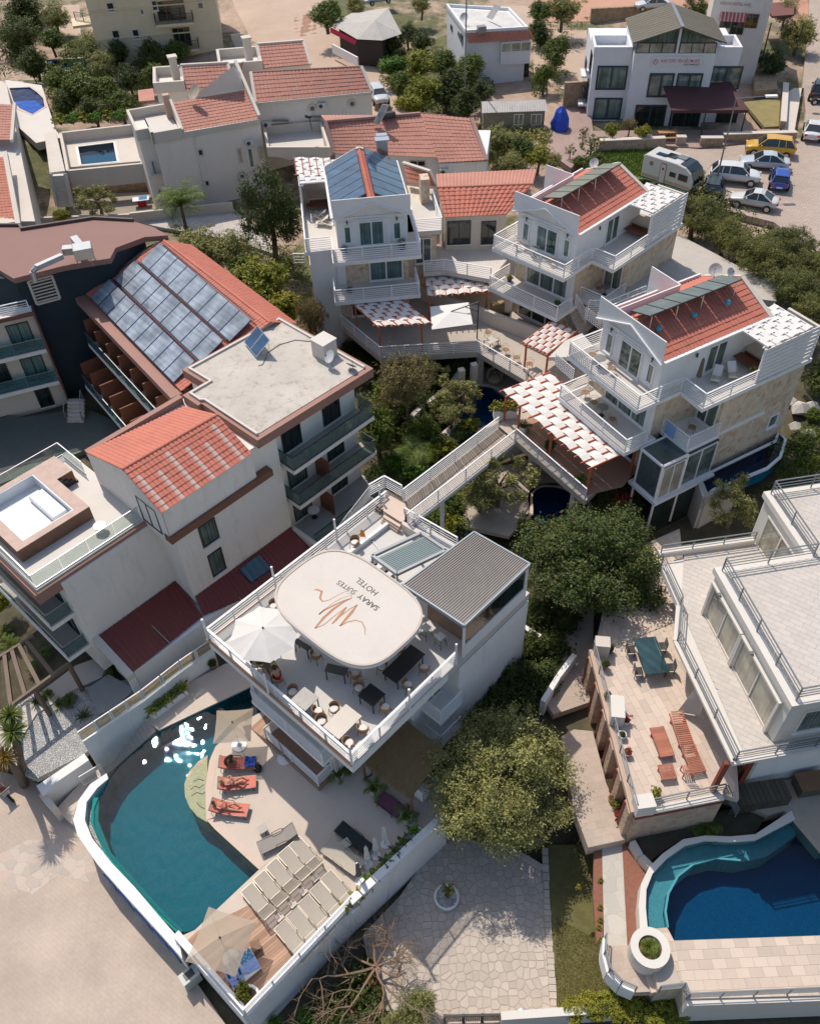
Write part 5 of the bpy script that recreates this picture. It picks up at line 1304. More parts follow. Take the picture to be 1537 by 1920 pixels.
Br(c0+V3(-.4,.2,-.2),W(*Q4(350,205)[0],13.0),.6,.5).b_('duct_section',DU_,hv)
Br(c0+V3(-.3,.5,-.1),c0+V3(-1.0,1.6,-.1),.5,.4).b_('duct_section',DU_,hv)
p1=W(*Q4(345,235)[0],12.9);p2=W(*Q4(200,300)[0],12.9);Br(p1,p2,.36,.34).b_('duct_section',DU_,hv)
MB().path([p2,p2+(p2-p1).normalized()*.35+Zv(-.15),V3(p2 .x,p2 .y,12.0)+(p2-p1).normalized()*.4],.2,10).b_('duct_elbow',DU_,hv)
for a in((-.5,-.4),(.5,-.4),(.5,.4),(-.5,.4)):Br(V3(c0 .x+a[0],c0 .y+a[1],12),V3(c0 .x+a[0],c0 .y+a[1],12.6),.05).b_('stand_leg',GREYM,hv)
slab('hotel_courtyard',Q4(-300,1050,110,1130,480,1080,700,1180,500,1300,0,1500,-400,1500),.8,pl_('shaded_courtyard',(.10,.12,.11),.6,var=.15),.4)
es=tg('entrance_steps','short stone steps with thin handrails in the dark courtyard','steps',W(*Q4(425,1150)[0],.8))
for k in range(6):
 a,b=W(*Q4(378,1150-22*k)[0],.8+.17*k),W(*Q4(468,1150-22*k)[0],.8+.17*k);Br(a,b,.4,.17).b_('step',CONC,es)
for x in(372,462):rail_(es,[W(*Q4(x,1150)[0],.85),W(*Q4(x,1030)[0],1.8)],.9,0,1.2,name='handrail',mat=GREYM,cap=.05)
pg=tg('garden_pergola','brown beam pergola frame over the gravel garden at the left edge','pergola',W(60,1280,-.6))
a,b=W(*R6(-10,480)[0],1.9),W(*R6(380,195)[0],1.9);PB=pl_('pergola_brown',(.17,.115,.085),.7,var=.15)
a2,b2=W(*R6(-10,165)[0],1.9),W(*R6(190,40)[0],1.9)
Br(a,b,.16,.3).b_('bearer',PB,pg);Br(a2,b2,.16,.3).b_('bearer',PB,pg)
for k in range(5):t_=-.02+k*.2;Br(a.lerp(b,t_),a2 .lerp(b2,t_),.22,.26).b_('beam',PB,pg)
for q in(a,a.lerp(b,.5),b):Br(V3(q.x,q.y,-1),q,.2).b_('post',PB,pg)
slab('gravel_garden',R6(-100,700,200,830,470,690,800,390,700,280,420,330,130,360,-100,520),-.85,PEBBLE,.4)
slab('paved_corner',R6(480,330,600,250,745,330,640,430,545,470),-.6,pl_('grey_slab',(.33,.33,.32),.8),.3)
slab('white_path',R6(-50,560,180,380,420,200,560,150,600,250,420,330,200,470,60,700,-50,760),-.75,CRM,.3)
SOLD=wmat('dark_collector_glass',(.045,.06,.065),(.085,.10,.11),1.5,refl=.8)
SOLB=wmat('blue_collector_glass',(.02,.055,.11),(.04,.09,.16),1.5,refl=.8)
LAMP=DM
def villa(F,label,zl,stonecol=STONE,mir_=0,solar='strip',wing_mat=None,mid_glass=GLC,top_glass=GLT,wing_z0=5.0,pergc=FABRIC,vback=12.4,lattice=0,wf=0,mw=(1.9,5.75,3)):
 b=tg('villa',label,'villa',F.p(4,6,zl))
 wm=wing_mat or stonecol
 F.bx(.75,6.2,1.95,vback-.2,zl,10.7).b_('stone_wall',stonecol,b)
 F.bx(6.2,8.2,wf or 5.5,vback,wing_z0,10.7).b_('stone_wall',wm,b)
 for z in(8.0,):
  F.bx(.2,6.7,-.5,2.0,z-.3,z).b_('balcony_slab',WH,b);F.bx(.3,6.6,-.4,1.95,z,z+.02).b_('balcony_floor',TILEF,b)
  if not wf:F.bx(6.2,8.5,2.8,5.5,z-.3,z).b_('balcony_slab',WH,b)
  rail_(b,F.q([(.28,1.9),(.28,-.42),(6.62,-.42),(6.62,1.3)],z),.95,5,2.1)
  if wing_z0<7 and not wf:rail_(b,F.q([(6.25,2.88),(8.42,2.88),(8.42,5.45)],z),.95,5,2.6)
 P0,P1=F.p(0,1.94),F.p(6.2,1.94)
 winw(b,P0,P1,F.p(mw[0],1.94,8.05),F.p(mw[1],1.94,10.3),mw[2],glass=mid_glass,bar=.1)
 winw(b,P0,P1,F.p(1.4,1.94,5.05),F.p(5.4,1.94,7.3),3,glass=GLD,bar=.1)
 if not wf:winw(b,F.p(6.2,5.49),F.p(8.2,5.49),F.p(6.5,5.49,8.05),F.p(8.0,5.49,10.2),2,glass=GLC)
 F.bx(5.6,6.24,1.88,1.93,8,10.6).b_('quoin',WH,b)
 nf=wf or 3.4;top=[(0,0),(6.55,0),(6.55,nf),(8.45,nf-.1),(8.45,vback+.1),(0,vback+.1)]
 Pm(F.q(top),10.68,10.96).b_('terrace_slab',WH,b);Pm(F.q([(.1,.1),(6.45,.1),(6.45,nf+.1),(8.35,nf),(8.35,vback),(.1,vback)]),10.9,11.0).b_('terrace_floor',TILEF,b)
 rail_(b,F.q([(.08,7.5),(.08,.08),(6.47,.08),(6.47,nf+.02),(8.37,nf-.02),(8.37,7.7)],11.0),.98,5,2.2)
 if lattice:
  lt=MB()
  for k in range(12):lt.bar(F.p(.12+k*.17,.02,11.1),F.p(.12+k*.17,.02,11.9),.05,.05)
  lt.b_('lattice_screen',WP,b)
 F.bx(.75,6.0,1.95,10.1,11.0,13.4).b_('room_wall',WH,b)
 for k,z_ in((.70,13.38),):F.bx(.6,6.15,1.8,10.2,13.36,13.44).b_('cornice',WH,b)
 Pa,Pb=F.p(.75,1.94),F.p(6.0,1.94)
 winw(b,Pa,Pb,F.p(2.5,1.94,11.05),F.p(4.4,1.94,13.0),2,glass=top_glass,bar=.1,hbar=0);winw(b,Pa,Pb,F.p(1.25,1.94,11.35),F.p(1.85,1.94,12.75),1,glass=top_glass,bar=.09)
 winw(b,Pa,Pb,F.p(4.95,1.94,11.35),F.p(5.5,1.94,12.75),1,glass=top_glass,bar=.09)
 for u_ in(1.55,5.2):Br(F.p(u_,1.88,12.9),F.p(u_,1.88,13.15),.1).b_('wall_lamp',LAMP,b)
 for u0,u1,z in((2.2,4.7,13.15),(1.1,2.0,13.0),(4.8,5.7,13.0)):Br(F.p(u0,1.9,z),F.p(u1,1.9,z),.1,.06).b_('moulding',WP,b)
 winw(b,F.p(6.01,1.95),F.p(6.01,10),F.p(6.01,5.6,11.05),F.p(6.01,7.2,13.0),2,glass=GLC,bar=.09)
 Br(F.p(6.1,4.6,12.7),F.p(6.1,4.6,12.95),.1).b_('wall_lamp',LAMP,b)
 e0,e1=F.p(.65,1.75,13.5),F.p(.65,10.2,13.5);f0,f1=F.p(6.15,1.75,13.5),F.p(6.15,10.2,13.5);r0,r1=F.p(3.4,1.75,14.75),F.p(3.4,10.2,14.75)
 troof(b,e0,e1,r0,r1,TERRAR,.27,.38,amp=.05);troof(b,f1,f0,r1,r0,TERRAR,.27,.38,amp=.05);ridge(b,r0,r1,TERRAR)
 MB().add([F.p(.75,1.96,13.42),F.p(6.05,1.96,13.42),F.p(3.4,1.96,14.62)],[(0,1,2)]).add([F.p(.75,10.1,13.42),F.p(6.05,10.1,13.42),F.p(3.4,10.1,14.62)],[(0,2,1)]).b_('gable_wall',WH,b)
 Br(F.p(6.28,1.7,13.5),F.p(6.28,10.3,13.5),.2,.12).b_('gutter',WP,b)
 Br(F.p(6.24,10.28,13.5),F.p(3.4,10.28,14.85),.3,.18).bar(F.p(.6,10.28,13.5),F.p(3.4,10.28,14.85),.3,.18).b_('verge',CRM,b)
 pz=14.95
 vp=1.55
 for d0,d1,nm in((0,.07,'gable_parapet'),):
  L=[(.55,13.45),(3.4,14.55),(6.2,13.45),(6.2,pz),(.55,pz)]
  A_=[F.p(u_,vp,z)for u_,z in L];B_=[F.p(u_,vp+d1,z)for u_,z in L];n=5
  MB().add(A_+B_,[tuple(range(n)),tuple(range(2*n-1,n-1,-1))]+[(i,n+i,n+(i+1)%n,(i+1)%n)for i in range(n)]).b_(nm,WP,b,fx_=1)
 Br(F.p(.5,vp-.06,13.42),F.p(3.4,vp-.06,14.55),.12,.09).bar(F.p(3.4,vp-.06,14.55),F.p(6.25,vp-.06,13.42),.12,.09).b_('gable_trim',WP,b)
 if solar=='strip':
  Br(F.p(2.15,1.6,14.58),F.p(2.15,6.4,14.58),.08,.74).b_('side_parapet',WP,b)
  A_=[F.p(u_,6.4,z)for u_,z in((-.4,12.9),(2.15,14.1),(2.15,14.95),(-.4,14.95))];B_=[F.p(u_,6.47,z)for u_,z in((-.4,12.9),(2.15,14.1),(2.15,14.95),(-.4,14.95))]
  MB().hexa(A_,B_).b_('screen_panel',WP,b,fx_=1);Br(F.p(-.35,6.45,11),F.p(-.35,6.45,13),.08).b_('screen_post',WP,b)
 Br(F.p(.5,1.6,13.6),F.p(.5,10.0,13.6),.12,.3).b_('side_gutter',WP,b)
 if solar=='strip':
  sp=tg('solar_collectors',{True:'',False:''}.get(None,'x'),'solar panel',F.p(3.5,5.5,14.8))
  panels(sp,F.p(2.75,1.9,14.95),F.p(2.75,9.2,14.95),F.p(4.35,1.9,15.45),6,1,SOLD,DM,.05,.07)
  for v in(2.2,4.2,6.2,8.9):Br(F.p(4.2,v,14.3),F.p(4.2,v,15.4),.05).bar(F.p(2.8,v,14.4),F.p(2.8,v,14.95),.05).b_('stand_leg',ALU,sp)
  b['_sp']=sp.name
 else:
  for i_,(ua,za,ub,zb)in enumerate(((.6,13.72,3.15,14.98),(3.65,14.98,6.2,13.72))):
   sp=tg('solar_collectors',['bank of six blue solar collectors on the left slope behind the gable','bank of six blue solar collectors on the right slope beside the chimney'][1-i_ if mir_ else i_],'solar panel',F.p((ua+ub)/2,5.5,13.9))
   panels(sp,F.p(ua,1.8,za+.1),F.p(ua,9.6,za+.1),F.p(ub,1.8,zb+.1),6,1,SOLB,pl_('collector_frame',(.03,.05,.12),.4),.05,.1)
 pw=weave(b,F.p(5.35,7.8,13.5),F.p(5.35,11.5,13.5),F.p(8.3,7.8,13.5),7,7,.05,.05,.08,WP,pergc)
 for k in range(8):Br(F.p(8.38,7.7,11.2+k*.3),F.p(8.38,vback,11.2+k*.3),.05,.24).b_('screen_board',WP,b)
 for v in(7.7,11.5):Br(F.p(8.3,v,11),F.p(8.3,v,13.4),.12).b_('post',WP,b)
 F.bx(5.9,8.3,vback-.25,vback-.05,11,13.3).b_('screen_wall',CRM,b)
 for z_ in((10.3,10.6),(7.55,7.8)):
  if wing_z0<7 or z_[0]>9:F.bx(6.9,8.26,3.35 if z_[0]>9 else 5.5,vback-2.6,z_[0]+(.1 if z_[0]>9 else 0),z_[1]+.05).b_('band',WH,b)if z_[0]<9 else None
 return b
def slab_(v,s):
 for o in bpy.data.objects:
  if o.name==v.get('_sp'):o['label']=s
 if '_sp' in v.keys():del v['_sp']
F1=Frame(Q5(370,745)[0],Q5(865,700)[0],11,mirror=6.5)
F2=Frame(Q6(125,615)[0],Q6(525,790)[0],10.8);F3=Frame(Q7(135,560)[0],Q7(510,860)[0],10.8)
V1_=villa(F1,'white and stone villa with two banks of blue solar collectors on its roof',2.0,solar='two',wing_mat=WH,wing_z0=2.0,mir_=1,mid_glass=GLT,wf=2.0,mw=(1.2,3.8,2))
V2_=villa(F2,'white villa over stone walls beside the caravan with a single strip of collectors',2.0,wing_z0=6.5);slab_(V2_,'strip of six dark solar collectors on the villa roof nearest the caravan')
V3_=villa(F3,'largest white villa with tall stone side wall above the dark blue pool',2.0,wing_z0=2.0,top_glass=GLC,lattice=1);slab_(V3_,'strip of six dark solar collectors on the stone villa roof')
Br(F1 .p(.0,3.6,5),F1 .p(0,9,5),.2,.2)
t1=tg('side_terrace','small white roof terrace with rail between the first villa and the tiled lounge','terrace',F1 .p(-1.2,6,8))
Pm(F1 .q([(.7,3.5),(-2.1,3.4),(-2.1,9.2),(.7,9.2)]),10.65,11.0).b_('slab',TILEF,t1);Pm(F1 .q([(.7,3.9),(-1.7,3.9),(-1.7,9.2),(.7,9.2)]),5.0,10.65).b_('wall',STONE,t1)
rail_(t1,F1 .q([(-.0,3.5),(-2.05,3.45),(-2.05,8.0)],11),.95,6,2.4);Pm(F1 .q([(-1.1,7.8),(-1.8,7.8),(-1.8,8.9),(-1.1,8.9)]),11,13.0).b_('stone_pillar',STONE,t1)
winw(t1,F1 .p(.7,3.88),F1 .p(-2,3.88),F1 .p(0,3.88,8.05),F1 .p(-1.3,3.88,10.2),2,glass=GLC)
ch=tg('steel_chimney','square steel chimney cowl behind the right bank of blue collectors','chimney',W(*Q5(640,110)[0],14.0));MB().box(tuple(W(*Q5(638,90)[0],14.9)),(.9,.6,1.6),.1).b_('flue',ALU,ch,bevel=.03);MB().box(tuple(W(*Q5(638,60)[0],15.6)),(1.1,.75,.12),.1).b_('cap',ALU,ch)
rail_(V1_,[W(*p,8.0)for p in Q5(152,752,215,752)],.9,3,2.0)
cv=tg('conservatory','glazed corner room with a dark flat glass roof against the stone villa','conservatory',F3 .p(7.7,1.7,2))
F3 .bx(6.85,8.7,.8,2.75,7.72,7.86).b_('roof_pane',wmat('smoked_roof_glass',(.05,.08,.08),(.10,.13,.125),1.0),cv)
for a,c_ in(((6.8,.75),(8.75,.75)),((8.75,.75),(8.75,2.8)),((6.8,.75),(6.8,2.8))):
 Br(F3 .p(*a,7.85),F3 .p(*c_,7.85),.12,.14).b_('frame_beam',WP,cv)
for a in((6.85,.8),(8.72,.8),(8.72,2.8)):Br(F3 .p(*a,2),F3 .p(*a,7.8),.13).b_('frame_post',WP,cv)
Br(F3 .p(6.85,.8,5.0),F3 .p(8.72,.8,5.0),.1,.2).b_('floor_beam',WP,cv)
Br(F3 .p(6.9,.8,6.4),F3 .p(8.65,.8,6.4),.02,2.6).b_('glass_wall',gmat('grey_glass',(.4,.48,.5),.35),cv)
winw(cv,F3 .p(8.72,.8),F3 .p(8.72,6),F3 .p(8.72,.9,5.0),F3 .p(8.72,2.7,7.6),2,glass=GLB,sill=0)
F3 .bx(6.0,8.62,2.8,5.5,2.0,7.7).b_('room_block',GLD,cv)
winw(cv,F3 .p(8.62,2.8),F3 .p(8.62,5.5),F3 .p(8.62,2.85,5.0),F3 .p(8.62,5.45,7.6),2,glass=GLC,sill=0)
F3 .bx(6.5,9.0,.6,5.6,4.75,4.98).b_('sill_slab',WP,cv)
winw(V3_,F3 .p(8.21,5.5),F3 .p(8.21,12.4),F3 .p(8.21,10.6,5.9),F3 .p(8.21,11.5,7.0),1,glass=GLT,bar=.12)
tw=tg('blue_towel','light blue towel hung over the middle balcony rail of the stone villa','towel',F3 .p(7.0,2.83,8.2));MB().hexa([F3 .p(6.6,2.78,8.1),F3 .p(7.35,2.78,8.1),F3 .p(7.35,2.74,8.1),F3 .p(6.6,2.74,8.1)],[F3 .p(6.6,2.8,9.0),F3 .p(7.35,2.8,9.0),F3 .p(7.35,2.76,9.0),F3 .p(6.6,2.76,9.0)]).b_('cloth',pl_('pale_blue_cloth',(.22,.34,.62),.9),tw)
dish(F3 .p(1.6,10.0,13.9),'large white satellite dish behind the roof of the stone villa',.42,rad(-120),.6);dish(F3 .p(2.6,10.05,14.3),'smaller dish right of the large one behind the stone villa roof',.3,rad(-60),.5);dish(F2 .p(1.5,10.0,13.9),'satellite dish on the roof of the villa next to the caravan',.36,rad(-120),.5)
for i,(u_,v)in enumerate(((4.55,2.6),(4.6,5.3),(4.7,7.9))):
 g=tg('roof_spotlight',['small turquoise roof light below the lower end of the collectors','middle small turquoise roof light below the collectors','small turquoise roof light at the far end of the collectors'][i],'lamp',F3 .p(u_,v,14.35),'turquoise roof lights');link('globe',MB().lathe([(.05,0),(.16,.1),(.18,.2),(.12,.32)],(0,0,0),12).mesh('g',pl_('turquoise_globe',(.06,.38,.48),.3)),g)
tl=tg('tiled_lounge','low lounge wing with a pink red tiled roof between the first two villas','building',W(*Q5(1100,690)[0],8))
ez,rz_=10.9,12.2
e0,e1=W(*Q5(985,497)[0],ez),W(*Q5(1330,478)[0],ez);r0,r1=W(*Q5(945,330)[0],rz_),W(*Q5(1475,310)[0],rz_)
b0_,b1_=W(*Q5(938,258)[0],11.3),W(*Q5(1495,230)[0],11.3)
troof(tl,e0,e1,r0,r1,TERRAR,.3,.42,amp=.06);troof(tl,b1_,b0_,r1,r0,TERRAP,.3,.42,amp=.05);ridge(tl,r0,r1,TERRA)
a_,b_2=W(*Q5(992,500)[0],ez),W(*Q5(1330,485)[0],ez);dd=(b_2-a_).normalized();bk=V3(-dd.y,dd.x,0)
wa,wb=a_+bk*.3,b_2+bk*.3
Pm([(p.x,p.y)for p in(wa,wb,wb+bk*6,wa+bk*6)],4.9,10.85).b_('wall',CRM,tl)
for x0,x1 in((1000,1128),(1190,1265)):win(tl,wa,wb,Q5(x0,515)[0],Q5(x1,640)[0],2,DM if x0>0 else None,GLD)
c0_=[W(*p,z)for p,z in zip(Q5(755,190,905,238,945,325,780,300),(12.6,12.6,11.6,11.6))]
troof(tl,c0_[3],c0_[2],c0_[0],c0_[1],TERRA,.3,.42)
Br(c0_[0],c0_[1],.3,.15).bar(c0_[1],c0_[2],.2,.15).b_('verge',CRM,tl)
Pm(XY(WS(Q5(775,310,925,330,900,400,800,400),11.0)),8,10.9).b_('wall',STONE,tl)
slab('middle_walkway',Q5(868,640,990,660,1270,660,1330,730,1240,838,985,792,868,800),8.0,TILEF,.35,reg=0)
wr=tg('walkway_rail','white rail along the middle walkway above the square of woven shades','railing',W(*Q5(1000,790)[0],8))
rail_(wr,[W(*p,8.0)for p in Q5(870,798,982,788,1240,836)],.95,5,2.0)
Br(W(*Q5(985,792)[0],7.6),W(*Q5(1240,838)[0],7.6),.12,.7).b_('edge_wall',CRM,wr)
VER=pl_('veranda_floor',(.47,.41,.35),.7,var=.1,vscale=.6,dirt=.3,dirtcol=(.33,.26,.2))
vpx=[(642,612),(713,672),(896,661),(987,716),(975,740),(934,798),(966,826),(1097,940),(1133,905),(1215,860),(1230,740),(1150,600),(1000,470),(640,530)]
slab('veranda_deck',vpx,5.0,VER,.4,reg=0)
vr=tg('veranda_rail','long white rail zigzagging round the front of the veranda deck','railing',W(800,665,5))
rail_(vr,[W(*p,5.0)for p in((641,611),(713,671),(895,660),(986,714))],1.0,5,1.9)
rail_(vr,[W(*p,5.0)for p in((966,825),(1096,938))],1.0,5,2.2)
Br(W(641,611,4.7),W(713,671,4.7),.12,.5).bar(W(713,671,4.7),W(896,660,4.7),.12,.5).bar(W(896,660,4.7),W(987,715,4.7),.12,.5).bar(W(966,826,4.7),W(1097,939,4.7),.12,.5).b_('deck_edge',WH,vr)
slab('red_tiled_veranda',Z2(960,480,1150,330,1370,520,1650,700,1560,800,1360,850),5.02,pl_('veranda_red_floor',(.36,.21,.14),.6,var=.1,vscale=1),.1,reg=0)
cols=tg('veranda_columns','square white columns carrying the veranda deck over the garden','columns',W(760,700,2))
for p in Z2(735,130,665,160)+[(720,672),(900,665),(1000,850),(1080,920)]:
 q=W(*p,4.6);MB().box((q.x,q.y,2.8),(.45,.45,3.8),.3).b_('column',CRM,cols)
bk_=tg('undercroft_wall','shaded cream wall under the veranda behind the garden pools','wall',W(900,640,2));a,b=W(650,600,2),W(1150,760,2)
Br(a+V3(0,3,2.0),b+Zv(2.0),.3,4.4).b_('wall_section',CRM,bk_)
Br(W(*Z2(830,665)[0],2)+Zv(.8),W(*Z2(1050,595)[0],2)+Zv(.8),.25,1.8).b_('wall_section',WH,bk_)
PG0,PG1=F2 .p(0,1.9),F2 .p(6.2,1.9)
def pergola(label,A,B,Cc,z,nb,ns,floor,posts,mat=ORANGE,amp=.05,over=.3,beam=.075):
 a,b_,c_=W(*A,z),W(*B,z),W(*Cc,z);t=tg('pergola',label,'pergola',Vector((*((b_+c_)/2).xy,floor)))
 weave(t,a,b_,c_,nb,ns,amp,over,beam,mat)
 for s,r in posts:
  q=a+(b_-a)*s+(c_-a)*r;Br(V3(q.x,q.y,floor),q-Zv(.12),.14).b_('post',mat,t)
 return t
pergola('orange timber pergola with woven white cloth in front of the stone villa',Z2(895,272)[0],Z2(1385,700)[0],Z2(1150,172)[0],7.5,15,6,5.0,((.02,.04),(.19,.04),(.56,.04),(.98,.04),(.98,.96)))
pergola('small orange timber pergola with woven white cloth above the dining tables',HI8(660,775)[0],HI8(915,895)[0],HI8(960,555)[0],7.5,8,6,5.0,((.1,.04),(.97,.04),(.97,.9),(.1,.9)))
pergola('pergola with woven white cloth in shade below the first villa balconies',Q5(610,1095)[0],Q5(905,1078)[0],Q5(468,968)[0],7.6,9,6,5.0,((.05,.02),(.85,.02),(.05,.95)))
pergola('pergola with woven white cloth under the middle walkway between the villas',Q5(892,930)[0],Q5(1228,900)[0],Q5(872,800)[0],7.45,11,5,5.0,((.02,.04),(.98,.04)))
pergola('small red and white slatted pergola over the roof terrace kitchen of the first villa',Q5(165,258)[0],Q5(370,262)[0],Q5(152,160)[0],13.5,6,8,11.0,((.03,.03),(.97,.03)),pl_('red_brown_timber',(.25,.06,.045),.7),.04,.1,.1)
cs=tg('square_parasol','white square cantilever parasol beside the first villa pergola','parasol',W(*Q5(1150,1180)[0],5))
q=WS(Q5(905,990,1118,965,1142,1086,915,1116),7.5);cc=sum(q,Vector())/4+Zv(.35)
MB().add(q+[cc],[(0,1,4),(1,2,4),(2,3,4),(3,0,4)]).b_('canopy',FABRIC,cs)
MB().path([W(*Q5(1165,1165)[0],5),W(*Q5(1165,1165)[0],5)+Zv(3.2)],.05,8).b_('mast',DM,cs)
top_=W(*Q5(1165,1165)[0],5)+Zv(3.2);Br(top_,cc,.06).bar(top_-Zv(.8),top_.lerp(cc,.5),.05).b_('arm',DM,cs)
sv=tg('white_stairs','white walled stairs with rails between the second and third villas','stairs',W(*HI8(1300,560)[0],5))
s0,s1=W(*HI8(1170,330)[0],7.9),W(*HI8(1300,640)[0],6.0)
for i in range(12):p=s0 .lerp(s1,i/11);MB().box((p.x,p.y,p.z-.5),(1.6,.35,1.0),ang(s0,s1)+pi/2).b_('step',TILEF,sv)
rail_(sv,[W(*p,z)for p,z in zip(HI8(1195,400,1300,590),(7.9,6.6))],1.0,5,1.5)
rail_(sv,[W(*p,z)for p,z in zip(HI8(1320,480,1537,480,1900,330),(8.0,8.0,8.0))],1.1,6,2.2)
rail_(sv,[W(*p,8.0)for p in HI6(420,230,600,130,980,-20)],.9,5,2.2)
lat=tg('lattice_fence','white lattice screen on the stair landing next to the stone villa','fence',W(*HI6(50,700)[0],8))
for P_ in(HI6(0,640,170,790),HI6(285,190,470,330)):
 a,b=W(*P_[0],8.0),W(*P_[1],8.0)
 for k in range(10):Br(a.lerp(b,k/9),a.lerp(b,k/9)+Zv(1.0),.04).b_('lattice_strip',WP,lat)
 for k in range(6):Br(a+Zv(.1+k*.17),b+Zv(.1+k*.17),.04).b_('lattice_strip',WP,lat)
slab('side_landing',HI6(-60,560,240,560,420,620,430,520,260,330,100,400),8.0,TILEF,.3,reg=0)
slab('driveway',Q6(640,895,720,960,1010,850,1200,830,1300,850,1700,900,1700,760,1480,700,1370,640,1130,515,1000,480,830,760),7.95,pl_('driveway_concrete',(.47,.43,.38),.85,var=.08,vscale=.4,dirt=.2),1.2)
GP=pl_('garden_paving',(.42,.36,.29),.8,var=.12,vscale=.8,dirt=.2)
def ccl(pts,k=4):
 out=[];n=len(pts)
 for i in range(n):
  p0,p1,p2,p3=[Vector(pts[(i+j-1)%n])for j in range(4)]
  for t in range(k):
   s=t/k;out.append(tuple(.5*((2*p1)+(p2-p0)*s+(2*p0-5*p1+4*p2-p3)*s*s+(3*p1-p0-3*p2+p3)*s**3)))
 return out
def pool(px,z,depth,tile,wmat,rim=.3,rimmat=None,smooth=1,name='garden_pool'):
 P=XY(WS(px,z))
 if smooth:P=ccl(P,4)
 P=ccw(P);n=len(P);basin(name,P,z-.02,depth,tile)
 stc('pool_water',MB().poly([(x,y,z-.08)for x,y in P]),wmat)
 if rim:
  mb=MB();out=[]
  for i in range(n):
   a,b=Vector(P[i-1]),Vector(P[(i+1)%n]);d=(b-a).normalized();out.append((P[i][0]+d.y*rim,P[i][1]-d.x*rim))
  for i in range(n):
   j=(i+1)%n;q=[P[i],out[i],out[j],P[j]];mb.hexa([(*p,z-.12)for p in q],[(*p,z+.03)for p in q])
  stc('coping',mb,rimmat or COPE,fx_=1)
 return P
PG1_=pool(Z2(700,262,770,248,850,262,905,300,950,360,880,420,770,480,700,455,620,400,588,330,620,285),1.9,1.3,PTD,WTRD)
PG2_=pool(Z2(1062,845,1120,806,1210,812,1290,850,1360,900,1340,1000,1180,1060,1040,1000,1062,950),1.9,1.3,PTD,WTRD)
slab('garden_patio',Z2(690,110,960,190,1010,300,900,300,830,250,740,240,680,250,640,200),1.92,GP,.3)
slab('garden_patio',Z2(860,700,1150,620,1230,800,1110,795,1050,840,1040,960,930,1080,700,1030,560,960,690,870,800,760),1.93,GP,.3)
slab('garden_path',Z2(430,610,560,500,640,430,690,460,640,540,560,610,500,640),1.95,CRM,.3)
cw=tg('curved_garden_wall','cream curved retaining wall winding below the veranda','wall',W(*Z2(500,380)[0],2))
P_=[W(*p,2.6)for p in Z2(390,440,440,390,520,330,600,270,650,200,690,110)]
for i in range(len(P_)-1):Br(P_[i]-Zv(.3),P_[i+1]-Zv(.3),.35,1.6).b_('wall_section',CRM,cw)
pool(Q7(868,1235,1296,1030,1312,985,1338,1015,1310,1110,1240,1170,1130,1215,940,1290,900,1330),4.9,1.2,PTD,WTRD,rim=.18,rimmat=WH,smooth=0,name='villa_pool')
vw=tg('pool_retaining_wall','dark retaining wall and glass below the pool of the stone villa','wall',W(*Q7(800,1320)[0],1));P_=[W(*p,4.85)for p in Q7(620,1345,868,1235)]
Br(P_[0]-Zv(2.0),P_[1]-Zv(2.0),.2,3.8).b_('wall_section',GLD,vw)
P_=[W(*p,4.85)for p in Q7(868,1240,905,1330,1100,1265)]
for i in range(2):Br(P_[i]-Zv(1.6),P_[i+1]-Zv(1.6),.3,3.4).b_('wall_section',CRM,vw)
HRP=ZR(575,1660,170,820)
FRH=Frame(ZR(575,1660)[0],ZR(170,820)[0],5.9)
RWH=pl_('warm_white_render',(.66,.62,.56),.8,var=.04,vscale=.5,dirt=.12,dirtcol=(.45,.4,.33),fine=.04)
rh=tg('terrace_house','cream flat roofed house with wide paved terraces and grey rails at the right edge','house',FRH.p(4,-6,1))
def tlon(parent_kind,name,poly,z,w_,h_,rz,mat,off=.5,gap=.008,th=.012,limit=300,parent=None,label=None,near=None):
 """paving laid tile by tile over a convex outline; nearest ones are single objects"""
 poly=ccw(XY(poly));c=(sum(p[0]for p in poly)/len(poly),sum(p[1]for p in poly)/len(poly))
 ux,uy=cos(rz),sin(rz);R_=max(math.hypot(p[0]-c[0],p[1]-c[1])for p in poly);out=[]
 ni,nj=int(R_/w_)+2,int(R_/h_)+2
 for j in range(-nj,nj+1):
  for i in range(-ni,ni+1):
   x0=(i+(off if j%2 else 0))*w_;y0=j*h_
   q=[(x0+gap/2,y0+gap/2),(x0+w_-gap/2,y0+gap/2),(x0+w_-gap/2,y0+h_-gap/2),(x0+gap/2,y0+h_-gap/2)]
   q=[(c[0]+a*ux-b*uy,c[1]+a*uy+b*ux)for a,b in q];cl=clip(q,poly)
   if len(cl)>2 and area(cl)>.01:out.append(cl)
 out.sort(key=lambda q:(q[0][0]**2+q[0][1]**2));rest_=MB()
 for k,q in enumerate(out):
  dz=ru(0,.004)
  if k<limit:Pm(q,z-th,z+dz).b_(name,mat,parent)
  else:rest_.prism(q,z-th,z+dz)
 if rest_.v:rest_.b_(name,mat,parent,kind='stuff')
ROOFT=pl_('roof_paver',(.56,.51,.455),.75,var=.05,vscale=1.0,fine=.05,island=.07,dirt=.15,dirtcol=(.42,.35,.27))
DECKT=pl_('travertine_tile',(.60,.49,.40),.7,var=.05,vscale=1.0,fine=.06,island=.16)
JOINT=pl_('joint_mortar',(.50,.43,.36),.9)
Pm(FRH.q([(.0,.0),(6.95,0),(9.1,-1.05),(12.1,-1.2),(12.9,-7.1),(12.9,-12),(-.1,-12)]),5.5,5.87).b_('terrace_slab',RWH,rh)
Ft=FRH.q([(.1,-.1),(6.93,-.1),(9.05,-1.12),(12.0,-1.28),(12.75,-2.6),(12.6,-7.1),(.1,-12)])
